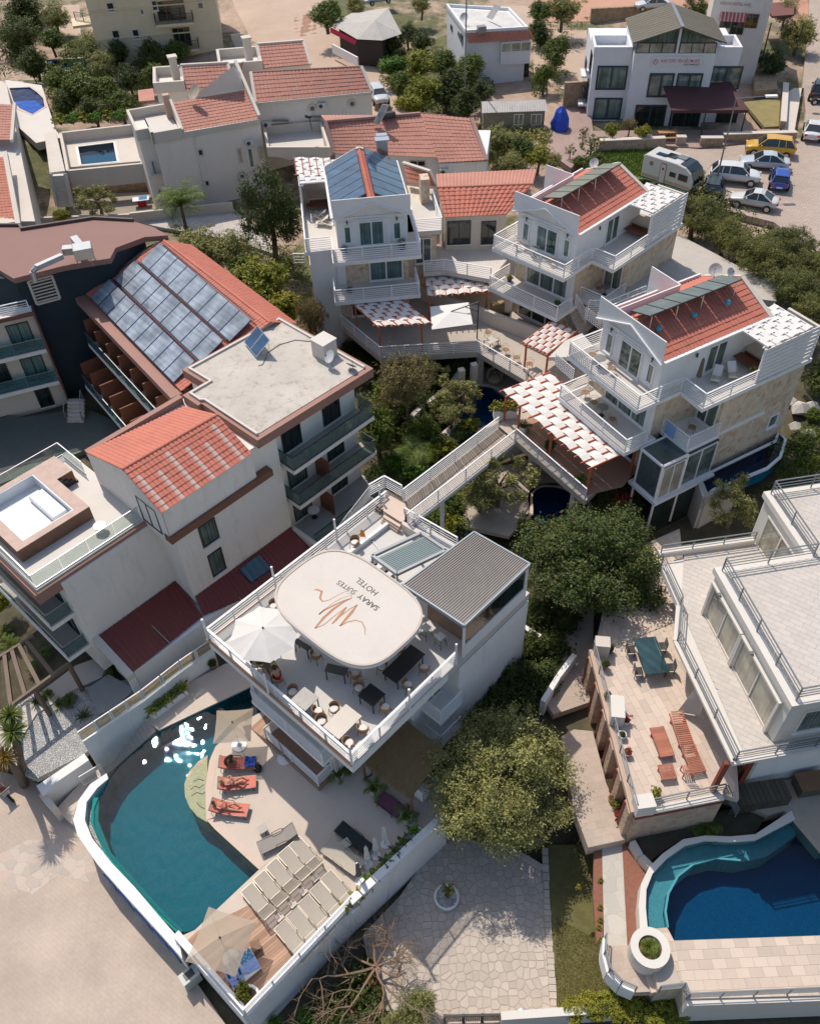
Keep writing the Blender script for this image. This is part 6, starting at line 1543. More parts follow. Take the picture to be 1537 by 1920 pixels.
tlon('x','floor_tile',Ft,5.92,.6,.3,FRH.rz+rad(45),ROOFT,limit=300,parent=rh)
Pm(FRH.q([(.62,-2.2),(8.6,-2.2),(8.6,-7.15),(13.2,-7.15),(13.2,-12),(.62,-12)]),5.9,9.0).b_('wall',RWH,rh)
Pm(FRH.q([(.5,-2.05),(8.75,-2.05),(8.75,-7.0),(13.35,-7.0),(13.35,-12),(.5,-12)]),8.98,9.36).b_('roof_edge',RWH,rh)
tlon('x','roof_tile',FRH.q([(.9,-2.6),(8.3,-2.6),(8.3,-12),(.9,-12)]),9.41,.6,.3,FRH.rz+rad(45),ROOFT,limit=290,parent=rh)
tlon('x','roof_tile',FRH.q([(8.3,-7.4),(13.0,-7.4),(13.0,-12),(8.3,-12)]),9.41,.6,.3,FRH.rz+rad(45),ROOFT,limit=0,parent=rh)
RL=pl_('grey_rail',(.22,.24,.25),.4,.4,var=.05)
def grail(parent,pts,h=.95,nb=3,step=2.0):
 return rail_(parent,pts,h,nb,step,RL,w=.04,cap=.06,gap=.25)
grail(rh,FRH.q([(.75,-12),(.75,-2.35),(8.45,-2.35),(8.45,-7.3),(13.1,-7.3),(13.1,-12)],9.4))
grail(rh,FRH.q([(-.05,-12),(.02,-.02)],5.9));grail(rh,FRH.q([(.02,-.02),(6.95,-.04),(9.06,-1.08),(12.0,-1.2)],5.9));grail(rh,FRH.q([(12.7,-1.4),(12.6,-7.0)],5.9))
Br(FRH.p(12.75,-1.3,6.05),FRH.p(12.65,-7,6.05),.35,.35).b_('parapet',RWH,rh)
Br(FRH.p(.0,.0,5.95),FRH.p(6.95,0,5.95),.3,.12).bar(FRH.p(6.95,0,5.95),FRH.p(9.1,-1.05,5.95),.3,.12).bar(FRH.p(.0,.05,5.95),FRH.p(-.05,-12,5.95),.3,.12).b_('kerb',RWH,rh)
PA,PB_=FRH.p(.62,-2.19),FRH.p(8.6,-2.19)
for a,b in((1.3,4.95),(5.2,8.3)):
 f=winw(rh,PA,PB_,FRH.p(a,-2.19,5.95),FRH.p(b,-2.19,8.45),2,RWH,GLB,bar=.1,sill=0)
 for k in(a-.08,b+.08):Br(FRH.p(k,-2.1,5.95),FRH.p(k,-2.1,8.5),.18,.16,up=FRH.u).b_('jamb',RWH,f)
 Br(FRH.p(a-.15,-2.1,8.5),FRH.p(b+.15,-2.1,8.5),.2,.12).b_('lintel',RWH,f)
 MB().box(tuple(FRH.p((a+b)/2+.8,-1.98,8.62)),(.16,.16,.14)).b_('wall_lamp',GREYM,rh)
winw(rh,FRH.p(13.2,-7.14),FRH.p(8.6,-7.14),FRH.p(9.2,-7.14,5.95),FRH.p(12.4,-7.14,8.4),2,RWH,GLB,bar=.1,sill=0)
winw(rh,FRH.p(.61,-2.2),FRH.p(.61,-12),FRH.p(.61,-3.0,6.6),FRH.p(.61,-8.5,8.5),3,RWH,GLC,bar=.1)
Pm(FRH.q([(.9,-2.3),(12.6,-2.3),(12.6,-12),(.9,-12)]),.4,5.5).b_('lower_wall',WH,rh)
Pm(FRH.q([(.9,-1.9),(2.0,-1.9),(2.0,-2.35),(.9,-2.35)]),1.2,5.5).b_('stone_pier',STONE,rh)
RP=pl_('red_brown_paint',(.23,.05,.03),.6,var=.1)
for p in((-.0,.42),(.75,-1.75)):Br(FRH.p(p[0],p[1],3.0 if p[1]>0 else 1.2),FRH.p(p[0]+.2,p[1]-.25,5.55),.2,.26).b_('red_post',RP,rh)
ZT=3.2
tt=tg('sun_terrace','raised tiled sun terrace on pink stone arches beside the house','terrace',W(1230,1400,0))
TTp=G8(290,100,520,1010,1010,920,1090,940,1060,500,820,-60,760,-560,400,-400)
Pm(XY(WS(TTp,ZT)),ZT-.4,ZT-.03).b_('slab',JOINT,tt)
tlon('x','floor_tile',[Vector((*p,0))for p in ccw(XY(WS(G8(310,130,530,1000,1000,915,1070,900,1040,480,800,-60),ZT)))],ZT,.8,.4,FRH.rz+rad(6),DECKT,limit=220,parent=tt)
tlon('x','floor_tile',[Vector((*p,0))for p in ccw(XY(WS(G8(310,126,800,-66,760,-540,400,-400),ZT)))],ZT,.8,.4,FRH.rz+rad(6),DECKT,limit=0,parent=tt)
PINK=smat('pink_stone',(.50,.36,.26),(.40,.24,.17),3.0,(.5,.42,.32),tint=(.5,.28,.2))
a,b=W(*G8(275,120)[0],ZT),W(*G8(510,1020)[0],ZT);c_=W(*G8(1000,925)[0],ZT)
Br(b+Zv(-1.6),c_+Zv(-1.6),.3,2.9).b_('stone_wall',PINK,tt);Br(b+Zv(-.3),c_+Zv(-.3),.36,.2).b_('red_band',RP,tt);Br(b+Zv(-.07),c_+Zv(-.07),.34,.15).b_('kerb',RWH,tt)
for k in range(6):
 p=a.lerp(b,(k+.15)/5.6);Br(p+Zv(-1.7),p+(b-a).normalized()*.7+Zv(-1.7),.5,3.2).b_('stone_pier',PINK,tt)
 Br(p+V3(-.05,0,-1.6),p+V3(-.3,-.1,-1.6),.14,2.9).b_('red_post',RP,tt)
Br(a,b,.4,.3).b_('edge_beam',pl_('pinkish_edge',(.50,.36,.28),.7),tt);Br(a+V3(.5,0,-1.7),b+V3(.5,.3,-1.7),.2,3.2).b_('back_wall',CRM,tt)
grail(tt,[a+Zv(.1),b+Zv(.1)],.85,2,1.6);grail(tt,[W(*p,ZT)for p in G8(590,985,1000,900)],.8,2,1.6);MB().box(tuple(W(*G8(560,975)[0],ZT+.45)),(.9,.7,.9),.1).b_('corner_pier',RWH,tt)
grail(tt,[W(*G8(1000,905)[0],ZT),W(*G8(1065,1040)[0],1.1)],.85,4,1.2)
WALK=bmat('walk_tiles',(.52,.42,.34),(.47,.38,.31),(.40,.33,.27),.6,.4,rad(-10),.008,var=.2)
slab('arch_walk',RC(1110,260,1215,270,1290,560,1390,790,1400,870,1190,915,1110,700,1080,540,1040,300),.6,WALK,.9)
slab('shaded_walk',Rr(200,640,290,640,280,1000,260,1350,60,1420,0,1320,80,1000),.55,WALK,.5)
slab('flagstone_path',RE(330,140,440,110,455,400,470,700,520,905,400,800,340,640,335,400),.0,smat('pale_flags',(.50,.47,.41),(.44,.42,.37),1.5,(.42,.38,.31),mort=.02,b=.2),.4)
slab('red_gravel_bed',RE(440,90,500,110,600,240,545,400,540,590,500,640,472,700,455,400),.05,REDGRAV,.4)
slab('flower_bed',RE(285,150,332,140,335,640,300,680,280,420),-.05,REDGRAV,.3)
sw=tg('site_wall','low white wall between the flagstone path and the pool steps','wall',W(*RE(540,160)[0],.3));P_=[W(*p,.7)for p in RE(500,110,545,190,600,245)]
for i in range(2):Br(P_[i]-Zv(.4),P_[i+1]-Zv(.4),.3,.8).b_('wall_section',CRM,sw)
ZP=.9
LP=RE(1400,-10,1180,105,1040,115,900,108,790,135,690,205,610,290,575,380,572,480,583,600,690,588,728,662,1537,635,1900,600,1900,300)
SHP=RE(1400,-10,1180,105,1040,115,900,108,790,135,690,205,610,290,575,380,572,480,583,600,690,588,675,500,690,400,745,300,830,235,960,200,1100,212,1250,180,1420,60)
pool_=XY(WS(LP,ZP))
basin('large_swimming_pool',pool_,ZP-.02,1.7,ptile('navy_pool_tiles',(.005,.075,.17)));stc('pool_water',MB().poly([(x,y,ZP-.08)for x,y in ccw(pool_)]),WTRC)
shp2=XY(WS(SHP,ZP));stc('pool_shelf',Pm(shp2,ZP-1.7,ZP-.42),ptile('shelf_tiles',(.24,.36,.37)))
stc('shelf_rim',strip(RE(690,588,675,500,690,400,745,300,830,235,960,200,1100,212),RE(700,590,687,500,702,405,755,308,838,243,962,210,1098,222),ZP-.3,ZP-.3,ZP-1.6),pl_('rim_mosaic',(.34,.50,.50),.5),fx_=1)
rimo=RE(1380,-60,1180,72,1040,85,900,80,780,100,665,180,590,255,545,350,532,470,540,605)
rimi=RE(1400,-10,1180,105,1040,115,900,108,790,135,690,205,610,290,575,380,572,480,583,600)
stc('pool_coping',strip(rimo,rimi,ZP+.03,ZP+.03,ZP-1.9),RWH,fx_=1)
dk=RE(540,605,583,600,690,588,728,662,1537,635,1900,620,1900,960,1537,955,795,990,775,925,520,950,400,880,345,740,345,640,472,700,500,640)
slab('large_pool_deck',RE(583,600,690,588,728,662,1900,622,1900,960,795,990,775,925,640,940,600,760),ZP-.03,JOINT,2.6)
dkp=tg('pool_terrace_paving','pinkish cream travertine tiles in front of the large pool','paving',W(*RE(1100,800)[0],ZP))
tlon('x','paving_tile',WS(RE(728,664,1900,624,1900,958,797,986),ZP),ZP,.62,.42,ang(W(*RE(795,990)[0],ZP),W(*RE(1537,957)[0],ZP)),DECKT,limit=300,parent=dkp)
tlon('x','paving_tile',WS(RE(600,606,690,592,728,664,797,986,775,925,640,935),ZP),ZP,.62,.42,ang(W(*RE(795,990)[0],ZP),W(*RE(1537,957)[0],ZP))+rad(2),DECKT,limit=0,parent=dkp)
slab('curved_walk',RE(345,690,470,690,500,820,640,870,700,800,740,940,520,950,440,920,380,850),.35,WALK,.6)
ps=tg('deck_steps','three pale stone steps below the round planter at the pool corner','steps',W(*RE(640,880)[0],.3))
for k in range(3):Pm(XY(WS(RE(700-45*k,800+12*k,735-45*k,930+6*k,695-45*k,938+6*k,660-45*k,812+12*k),ZP-.15*k)),0,ZP-.12-.14*k).b_('step',COPE,ps)
rp=tg('round_planter','large round white planter with a small palm at the corner of the big pool','planter',W(*RE(597,700)[0],.35))
c0=W(*RE(597,700)[0],1.55);link('planter_wall',MB().lathe([(.85,0),(.88,1.15),(.88,1.2),(.52,1.2),(.5,.9)],(0,0,0),28).mesh('pl',RWH,smooth=0),rp,(c0 .x-rp.location.x,c0 .y-rp.location.y,0));link('soil',MB().lathe([(.52,.98),(.52,1.02)],(0,0,0),20).mesh('soil',REDGRAV),rp,(c0 .x-rp.location.x,c0 .y-rp.location.y,0))
palm(V3(c0 .x,c0 .y,1.35),0,.55,'small spiky palm growing in the round white planter',30,'cycad',L_GREEN,True,.12,1.1,5)
cr_=tg('curved_rail','curved grey rail and low blue white wall round the corner below the pool','railing',W(*RE(350,780)[0],.3))
P_=[W(*p,.4)for p in RE(345,650,340,740,365,840,430,910,510,945)]
for i in range(4):Br(P_[i]-Zv(.5),P_[i+1]-Zv(.5),.2,1.1).b_('wall_section',WH,cr_)
grail(cr_,P_,.7,2,1.4)
fr_=tg('front_rail','grey rail along the front edge of the big pool terrace','railing',W(*RE(1100,980)[0],.9));grail(fr_,[W(*p,ZP)for p in RE(640,945,775,928,797,988)],.8,3,1.3);grail(fr_,[W(*p,ZP)for p in RE(797,988,1537,955,1900,945)],.85,3,1.6)
fw=tg('front_wall','white wall under the front rail of the big pool terrace','wall',W(*RE(1100,1000)[0],-2));a,b=W(*RE(797,990)[0],ZP),W(*RE(1900,948)[0],ZP);Br(a+V3(0,-.1,-1.4),b+V3(0,-.1,-1.4),.25,2.6).b_('wall_section',RWH,fw)
hg=tg('hedge_wall','white boundary wall behind the yellow green hedge at the bottom','wall',W(*RE(300,1060)[0],-2.5));a,b=W(*RE(-230,1085)[0],-1.2),W(*RE(430,1040)[0],-1.2);Br(a+Zv(-.6),b+Zv(-.6),.35,1.5).b_('wall_section',RWH,hg)
slab('under_terrace_patio',G8(1000,925,1100,880,1537,800,1800,760,1800,1200,1537,1240,1340,1005,1250,1030),ZP,pl_('side_patio',(.40,.34,.27),.8,var=.12,dirt=.2),.8)
GARD=pl_('dark_garden_soil',(.07,.065,.04),.95,var=.4,vscale=1.5,fine=.4,bmp=.4)
slab('garden_bed',G8(520,1130,860,1060,1010,1000,1240,1030,1180,1130,1050,1150,800,1150,680,1220,590,1290,540,1200),.5,GARD,.6)
sb_=tg('slatted_bench_boxes','dark slatted timber storage boxes against the edge above the pool','storage box',W(*G8(1200,950)[0],ZP))
a,b=W(*G8(1050,985)[0],1.7),W(*G8(1385,935)[0],1.7);DW=pl_('dark_slats',(.10,.085,.06),.7,var=.2,island=.25);dd=(b-a);
for k in range(12):p=a.lerp(b,k/12+.003);q=a.lerp(b,(k+.93)/12);nn=V3(-dd.y,dd.x,0).normalized();MB().hexa([p-Zv(.05),q-Zv(.05),q+nn*1.1-Zv(.05),p+nn*1.1-Zv(.05)],[p,q,q+nn*1.1,p+nn*1.1]).b_('top_slat',DW,sb_,fx_=1)
for k in range(26):p=a.lerp(b,(k+.2)/26);q=a.lerp(b,(k+.75)/26);Br(p-Zv(.5),q-Zv(.5),.04,.85).b_('front_slat',DW,sb_)
bx_=tg('timber_chest','closed dark timber chest on the side patio at the right edge','storage box',W(*G8(1490,880)[0],ZP));c_=W(*G8(1490,860)[0],ZP+.4);MB().box((c_.x,c_.y,ZP+.4),(1.6,.9,.8),.12).b_('box',DW,bx_,bevel=.02);MB().box((c_.x,c_.y,ZP+.84),(1.7,1.0,.06),.12).b_('lid',WOOD,bx_)
slab('stone_patio',RC(150,1180,380,840,700,900,945,1030,965,1400,990,1840,820,1990,0,2100,-150,1900,0,1700,-60,1400),-2.62,pl_('patio_bed',(.42,.36,.295),.9,var=.15),.3)
pat=tg('patio_paving','crazy paved stone patio with a round pebble bed','paving',W(850,1740,-2.6))
FLG=pl_('flag_piece',(.53,.46,.39),.8,var=.08,vscale=1.5,fine=.1,island=.14,dirt=.15,dirtcol=(.4,.33,.26))
ppoly=ccw(XY(WS(RC(-40,1800,150,1180,385,845,700,905,940,1030,960,1400,985,1840,820,1960),-2.6)))
random.seed(11);cell=.40;xs=[p[0]for p in ppoly];ys=[p[1]for p in ppoly];G={}
nx,ny=int((max(xs)-min(xs))/cell)+2,int((max(ys)-min(ys))/cell)+2
for i in range(-1,nx+1):
 for j in range(-1,ny+1):G[i,j]=(min(xs)+(i+.5+ru(-.36,.36))*cell,min(ys)+(j+.5+ru(-.36,.36))*cell)
cells=[]
for(i,j),s in G.items():
 poly=[(s[0]-cell,s[1]-cell),(s[0]+cell,s[1]-cell),(s[0]+cell,s[1]+cell),(s[0]-cell,s[1]+cell)]
 for di in(-2,-1,0,1,2):
  for dj in(-2,-1,0,1,2):
   o_=G.get((i+di,j+dj))
   if o_ and(di or dj):
    mx,my=(s[0]+o_[0])/2,(s[1]+o_[1])/2;dx,dy=o_[0]-s[0],o_[1]-s[1];L=math.hypot(dx,dy);mx-=dx/L*.022;my-=dy/L*.022
    out=[]
    for k in range(len(poly)):
     p,q=poly[k],poly[(k+1)%len(poly)];sp,sq=(p[0]-mx)*dx+(p[1]-my)*dy,(q[0]-mx)*dx+(q[1]-my)*dy
     if sp<=0:out.append(p)
     if(sp<=0)!=(sq<=0):t_=sp/(sp-sq);out.append((p[0]+(q[0]-p[0])*t_,p[1]+(q[1]-p[1])*t_))
    poly=out
    if len(poly)<3:break
  if len(poly)<3:break
 if len(poly)>2:
  c=clip(poly,ppoly)if True else poly
  if len(c)>2 and area(c)>.03:cells.append((s,c))
cells.sort(key=lambda t_:t_[0][0]**2+t_[0][1]**2);rest_=MB()
for k,(s,c)in enumerate(cells):
 z=-2.61+ru(0,.008)
 if k<300:Pm(c,-2.66,z).b_('flagstone',FLG,pat)
 else:rest_.prism(c,-2.66,z)
if rest_.v:rest_.b_('flagstone',FLG,pat,kind='stuff')
kb=tg('patio_kerb','narrow rough stone kerb between the patio and the lawn','kerb',W(1030,1750,-2.6));P_=[W(*p,-2.5)for p in RC(950,920,960,1200,970,1400,985,1600,1000,1840)]
for i in range(4):
 for k in range(6):Br(P_[i].lerp(P_[i+1],(k+.04)/6),P_[i].lerp(P_[i+1],(k+.96)/6),.32+ru(-.05,.05),.22).b_('kerb_stone',FLG,kb)
P_=[W(*p,-2.5)for p in RC(700,905,820,960,940,1030)]
for i in range(2):Br(P_[i],P_[i+1],.25,.2).b_('kerb_stone',FLG,kb)
LAWN=pl_('lawn_grass',(.16,.15,.05),.95,var=.35,vscale=.7,fine=.35,bmp=.5,dirt=.5,dirtcol=(.27,.20,.11))
slab('lawn',RC(965,900,1200,900,1275,900,1280,1440,1300,1640,1440,1720,1130,1860,1000,1850),-2.45,LAWN,.3)
rb_=tg('pebble_ring','round white ringed pebble bed with a small tree on the stone patio','planter',W(*RC(405,1200)[0],-2.6));link('ring',MB().lathe([(.62,0),(.66,.3),(.55,.32),(.52,.2)],(0,0,0),24).mesh('ring',WH),rb_);link('pebbles',MB().lathe([(.54,.2),(.54,.24)],(0,0,0),20).mesh('peb',PEBBLE),rb_)
tree('sapling',W(*RC(415,1195)[0],-2.4),1.6,.5,'limeshrub','small leafy tree in the round pebble bed on the patio',stem=1,squash=.9)
sig=tg('gate_lamp','small round lamp on the wall beside the brown slatted gate','lamp',W(*RC(825,1840)[0],-1.8));link('bowl',MB().lathe([(.05,0),(.2,.15),(.22,.22),(.05,.25)],(0,0,0),14).mesh('bowl',GREYM),sig)
fg=tg('brown_gate_fence','dark brown slatted fence panels at the bottom edge','fence',W(*RC(600,1860)[0],-2.6));a,b=W(*RC(395,1850)[0],-1.5),W(*RC(815,1840)[0],-1.5)
Br(a,b,.1,.1).b_('top_rail',DM,fg)
for k in range(36):Br(a.lerp(b,(k+.12)/36)-Zv(.5),a.lerp(b,(k+.88)/36)-Zv(.5),.04,.95).b_('slat',WOOD,fg)
for k in range(5):Br(a.lerp(b,k/4)-Zv(1.1),a.lerp(b,k/4)+Zv(.1),.12).b_('post',DM,fg)
FB=Frame(Q1(850,770)[0],Q1(1440,665)[0],10.6)
bh=tg('beige_house','tall beige house with roof terrace, faded tile roofs and small square windows','house',FB.p(5,5,4))
FB.bx(.1,10.2,.05,6.0,3.0,10.3).b_('wall',GWL,bh);FB.bx(-1.2,3,1.2,6.5,3.0,10.3).b_('wall',GWL,bh)
prp(bh,FB.q([(.0,0),(2.6,0),(2.9,3.5),(2.9,6.5),(-1.2,6.5),(-1.2,1.3),(0,1.3)]),10.2,1.0,.25,CRM);FB.bx(.2,2.7,.2,6.3,10.2,10.4).b_('terrace_floor',TILEF,bh)
Pm(FB.q([(2.7,.0),(10.2,-.1),(10.2,.4),(2.7,.4)]),10.2,10.75).b_('cornice',CRM,bh)
troof(bh,FB.p(2.95,.2,10.7),FB.p(10.1,.0,10.7),FB.p(2.95,4.2,12.0),FB.p(10.1,4.2,12.0),TERRAP,.35,.42)
Br(FB.p(2.8,.1,10.9),FB.p(2.8,4.3,12.2),.25,.25).b_('verge',CRM,bh);Br(FB.p(10.2,.1,10.9),FB.p(10.2,7.5,13.6),.3,.4).b_('verge',CRM,bh)
MB().add([FB.p(4.5,4.3,11.9),FB.p(10.1,4.3,11.9),FB.p(10.1,5.5,13.2),FB.p(9.3,4.3,14.3),FB.p(8.4,4.3,13.9)],[(0,1,2,3,4)]).b_('gable_wall',GWL,bh)
P0,P1=FB.p(0,.04),FB.p(10,.04)
for tl,br_ in(((1090,825),(1132,860)),((1130,998),(1165,1028))):win(bh,P0,P1,Q1(*tl)[0],Q1(*br_)[0],1,CRM,GLD,bar=.12,sill=0)
for tl,br_ in(((1310,820),(1350,900)),((1425,810),(1470,880))):win(bh,P0,P1,Q1(*tl)[0],Q1(*br_)[0],1,CRM,GLB,bar=.12,sill=0)
win(bh,P0,P1,Q1(1365,820)[0],Q1(1415,925)[0],1,WP,GLT,bar=.12,sill=0)
pp=hit(*Q1(1070,715)[0],P0,P1);MB().tube(V3(pp.x,pp.y-.1,10.2),V3(pp.x,pp.y-.1,4),.05,6).b_('drain_pipe',GWL,bh)
Wl0,Wl1=FB.p(-.02,8),FB.p(-.02,0)
for z in(7.0,4.2):
 Br(FB.p(-.5,.9,z+.6),FB.p(-.5,2.2,z+.6),.06,1.1).b_('balcony_rail',DM,bh);FB.bx(-.9,0,.9,2.2,z-.15,z).b_('balcony_slab',CRM,bh)
ch=FB.bx(2.2,2.8,4.6,5.2,10.3,12.6).b_('chimney',pl_('pink_render',(.5,.33,.26),.8),bh)
AC=Kit(mk_ac)
def ac_on(P0,P1,px,label):
 q=hit(*px,P0,P1);u=(P1-P0);u.z=0;u.normalize();n=V3(-u.y,u.x,0);n=n if n.dot(CAMP-P0)>0 else-n;q=q+n*.2
 return AC.put((q.x,q.y,q.z-.3),math.atan2(n.y,n.x)+pi/2,label)
ac_on(P0,P1,Q1(1380,785)[0],'air conditioner above the narrow glazed door of the beige house');ac_on(P0,P1,Q1(1345,965)[0],'air conditioner low on the beige house wall behind the dark pine')
dish(FB.p(5.2,3.4,12.0),'large beige satellite dish on the tile roof of the beige house',.75,rad(-140),.8,pl_('dish_beige',(.42,.33,.26),.6))
b2=tg('beige_row_house','long beige house with a broad faded tile roof and round wall vents','house',FB.p(16,6,5))
e0,e1=W(479,192,11.2),W(697,171,11.2);r0,r1=W(470,135,12.9),W(677,124,12.9);bk=(r0-e0);bk.z=0;bk.normalize();uu=(e1-e0).normalized()
troof(b2,e0,e1,r0,r1,TERRAP,.38,.45);ridge(b2,r0,r1,TERRAP);Br(e0+Zv(-.1),e1+Zv(-.1),.3,.25).bar(e1,r1,.3,.25).bar(e0,r0,.3,.25).b_('verge',CRM,b2)
Pm([(p.x,p.y)for p in(e0+bk*.3,e1+bk*.3,e1+bk*7,e0+bk*7)],4,11.1).b_('wall',GWL,b2)
w0,w1=e0+bk*.29,e1+bk*.29
for c in((585,202),(660,193)):
 q=hit(c[0],c[1],w0,w1);n=-bk;MB().tube(q+n*.0,q+n*.12,.42,18).b_('round_vent_frame',CRM,b2);MB().tube(q+n*.1,q+n*.14,.22,14).b_('round_vent',GLD,b2)
for tl,br_ in(((505,236),(513,250)),((525,234),(540,250)),((560,232),(575,248))):win(b2,w0,w1,tl,br_,1,CRM,GLB,sill=0)
for c,l in(((603,196),'air conditioner between the round vents of the beige row house'),((500,231),'air conditioner at the left end of the beige row house'),((613,233),'air conditioner over the low windows of the beige row house')):ac_on(w0,w1,c,l)
for x0,x1,y in((509,541,224),(582,612,217)):
 A_,B_=hit(x0,y,w0,w1),hit(x1,y,w0,w1);Br(A_-bk*.3,B_-bk*.3,.5,.08).b_('ledge',GREYM,b2)
slab('row_house_terrace',[(500,250),(600,236),(612,290),(575,300),(505,282)],8.0,TILEF,.4,reg=0)
prp(b2,WS([(497,252),(602,243),(618,292),(505,292)],8),8.0,.9,.25,CRM)
for nm,lab,E,R,zz in(('beige_back_house','beige house behind with a small faded tile roof and tall chimneys',((1020,490),(1290,470)),((1000,362),(1262,347)),11.0),('pink_roof_house','beige house with a small square pink tile roof beside the dirt road',((1450,378),(1720,355)),((1425,245),(1680,225)),11.5)):
 t=tg(nm,lab,'house',W(*Q1(*E[0])[0],5));e0,e1=W(*Q1(*E[0])[0],zz),W(*Q1(*E[1])[0],zz);r0,r1=W(*Q1(*R[0])[0],zz+1.4),W(*Q1(*R[1])[0],zz+1.4)
 troof(t,e0,e1,r0,r1,TERRAP,.38,.45);bk=(r0-e0);bk.z=0;bk.normalize();u=(e1-e0).normalized();Br(r0,r1,.3,.3).bar(e0,r0,.3,.25).bar(e1,r1,.3,.25).b_('verge',CRM,t)
 Pm([(p.x,p.y)for p in(e0+bk*.2-u*(2.8 if 'back' in nm else 4),e1+bk*.2,e1+bk*6,e0+bk*6-u*(2.8 if 'back' in nm else 4))],4,zz-.1).b_('wall',GWL,t)
 ext=e0-u*(2.8 if 'back' in nm else 4.2);prp(t,[ext,e0,e0+bk*4.5,ext+bk*4.5],zz-.2,1.0,.3,CRM)
 c=ext.lerp(e0,.75)+bk*3;MB().box((c.x,c.y,zz+.9),(.7,.7,2.4),FB.rz).b_('chimney',CRM,t);MB().box((c.x,c.y,zz+2.15),(.95,.95,.2),FB.rz).b_('chimney_cap',CRM,t)
 if 'back' in nm:
  MB().add([e1-u*2.2-bk*.1+Zv(.1),e1+u*.6-bk*.1,e1+u*1.5+bk*1+Zv(1.9)],[(0,1,2)]).b_('gable_tiles',TERRAP,t)
Pm(XY(WS(Q1(765,500,850,490,858,555,770,562),8.3)),8.2,8.35).b_('porch_roof',TERRAP,None,'tiny faded tile porch roof beside the green hedge','porch roof')
ct=tg('pink_tiled_house','low white house with a wide pink tiled roof and solar water heater','house',W(760,270,6))
e0,e1=W(624,287,10.4),W(912,300,10.4);r0,r1=W(600,226,12.4),W(868,207,12.4)
ea,eb=W(*QT(375,850)[0],10.6),W(*QT(1215,888)[0],10.4);ra,rb=W(*QT(295,665)[0],12.5),W(*QT(1130,655)[0],12.2);ra2,rb2=W(*QT(330,668)[0],12.5),W(*QT(1030,620)[0],12.5)
u=(eb-ea).normalized()
e_l,e_m,e_r=W(*QT(372,850)[0],10.6),W(*QT(945,872)[0],10.5),W(*QT(1216,888)[0],10.3)
troof(ct,e_l,e_m,W(*QT(325,672)[0],12.5),W(*QT(850,628)[0],12.5),TERRAP,.34,.42)
troof(ct,W(*QT(955,902)[0],10.2),e_r,W(*QT(850,628)[0],12.5),W(*QT(1135,655)[0],12.1),TERRAP,.34,.42)
troof(ct,W(*QT(1000,640)[0],12.0),W(*QT(300,640)[0],12.0),W(*QT(850,625)[0],12.55),W(*QT(325,668)[0],12.55),TERRAP,.34,.42)
Br(W(*QT(325,672)[0],12.6),e_l,.3,.25).bar(W(*QT(1135,655)[0],12.2),e_r,.35,.25).bar(W(*QT(325,670)[0],12.6),W(*QT(850,626)[0],12.6),.25,.2).b_('verge',pl_('mauve_verge',(.33,.2,.18),.8),ct)
bk=V3(-u.y,u.x,0);a0=e_l+bk*.5;a1=e_r+bk*.5
Pm([(p.x,p.y)for p in(a0,a1,a1+bk*6,a0+bk*6)],6,10.3).b_('wall',WH,ct);a2=W(*QT(955,905)[0],10.1);a3=W(*QT(1214,892)[0],10.1)
Pm([(p.x,p.y)for p in(a2,a3,a3+bk*3,a2+bk*3)],6,10.1).b_('wall',WH,ct)
ac_on(a2,a3,QT(982,945)[0],'air conditioner on the white wall under the pink tiled roof');win(ct,a0,a1,QT(790,885)[0],QT(880,920)[0],2,CRM,GLD)
sw_=tg('solar_water_heater','tilted pale solar water heater on the pink tiled roof','solar panel',W(*QT(650,690)[0],12.0));panels(sw_,W(*QT(585,685)[0],12.3),W(*QT(625,690)[0],12.2),W(*QT(640,572)[0],14.0),1,1,MATS['pale_collector_glass'],ALU);q=W(*QT(680,640)[0],12.8);MB().tube(q-V3(.7,0,0),q+V3(.5,.3,0),.3,12).b_('tank',DM,sw_)
cm=tg('roof_camera','dark lamp on a bent pole at the corner of the pink tiled roof','lamp',W(*QT(250,715)[0],10));Br(W(*QT(250,715)[0],10),W(*QT(236,655)[0],11.2),.08).bar(W(*QT(215,640)[0],11.3),W(*QT(242,648)[0],11.3),.2,.25).b_('pole',DM,cm)
FSc=Frame(QC(320,250)[0],QC(1150,250)[0],13.5)
SW=pl_('school_white',(.72,.72,.74),.8,var=.04,dirt=.15,dirtcol=(.45,.44,.43));SD=pl_('anthracite_frame',(.03,.045,.05),.5)
sc=tg('school_building','white school building with dark window frames, a grey gable roof and a red sign','building',FSc.p(7,2,6.8))
FSc.bx(.2,14.6,.0,8.5,6.0,12.7).b_('wall',SW,sc);FSc.bx(4.0,11.9,-1.2,.3,6.0,13.3).b_('wall',SW,sc);FSc.bx(3.9,12.0,.3,6,12.6,14.3).b_('wall',SW,sc)
prp(sc,FSc.q([(.25,.1),(3.8,.1),(3.8,3.6),(.25,3.6)]),12.6,.9,.25,SW);prp(sc,FSc.q([(12.2,.1),(14.5,.1),(14.5,3.6),(12.2,3.6)]),12.6,.9,.25,SW)
GRR=pl_('grey_shingle',(.145,.13,.10),.85,var=.2,vscale=.8,fine=.2)
ez,pz=14.35,15.75
def slope(a,b,c,d,name='roof_slope'):
 n=(b-a).cross(d-a).normalized();n=n if n.z>0 else-n
 MB().hexa([a,b,c,d],[p+n*.12 for p in(a,b,c,d)]).b_(name,GRR,sc,fx_=1)
 for i in range(1,12):Br(a.lerp(b,i/12)+n*.13,d.lerp(c,i/12)+n*.13,.05,.03).b_('seam',pl_('seam_grey',(.22,.19,.13),.7),sc)
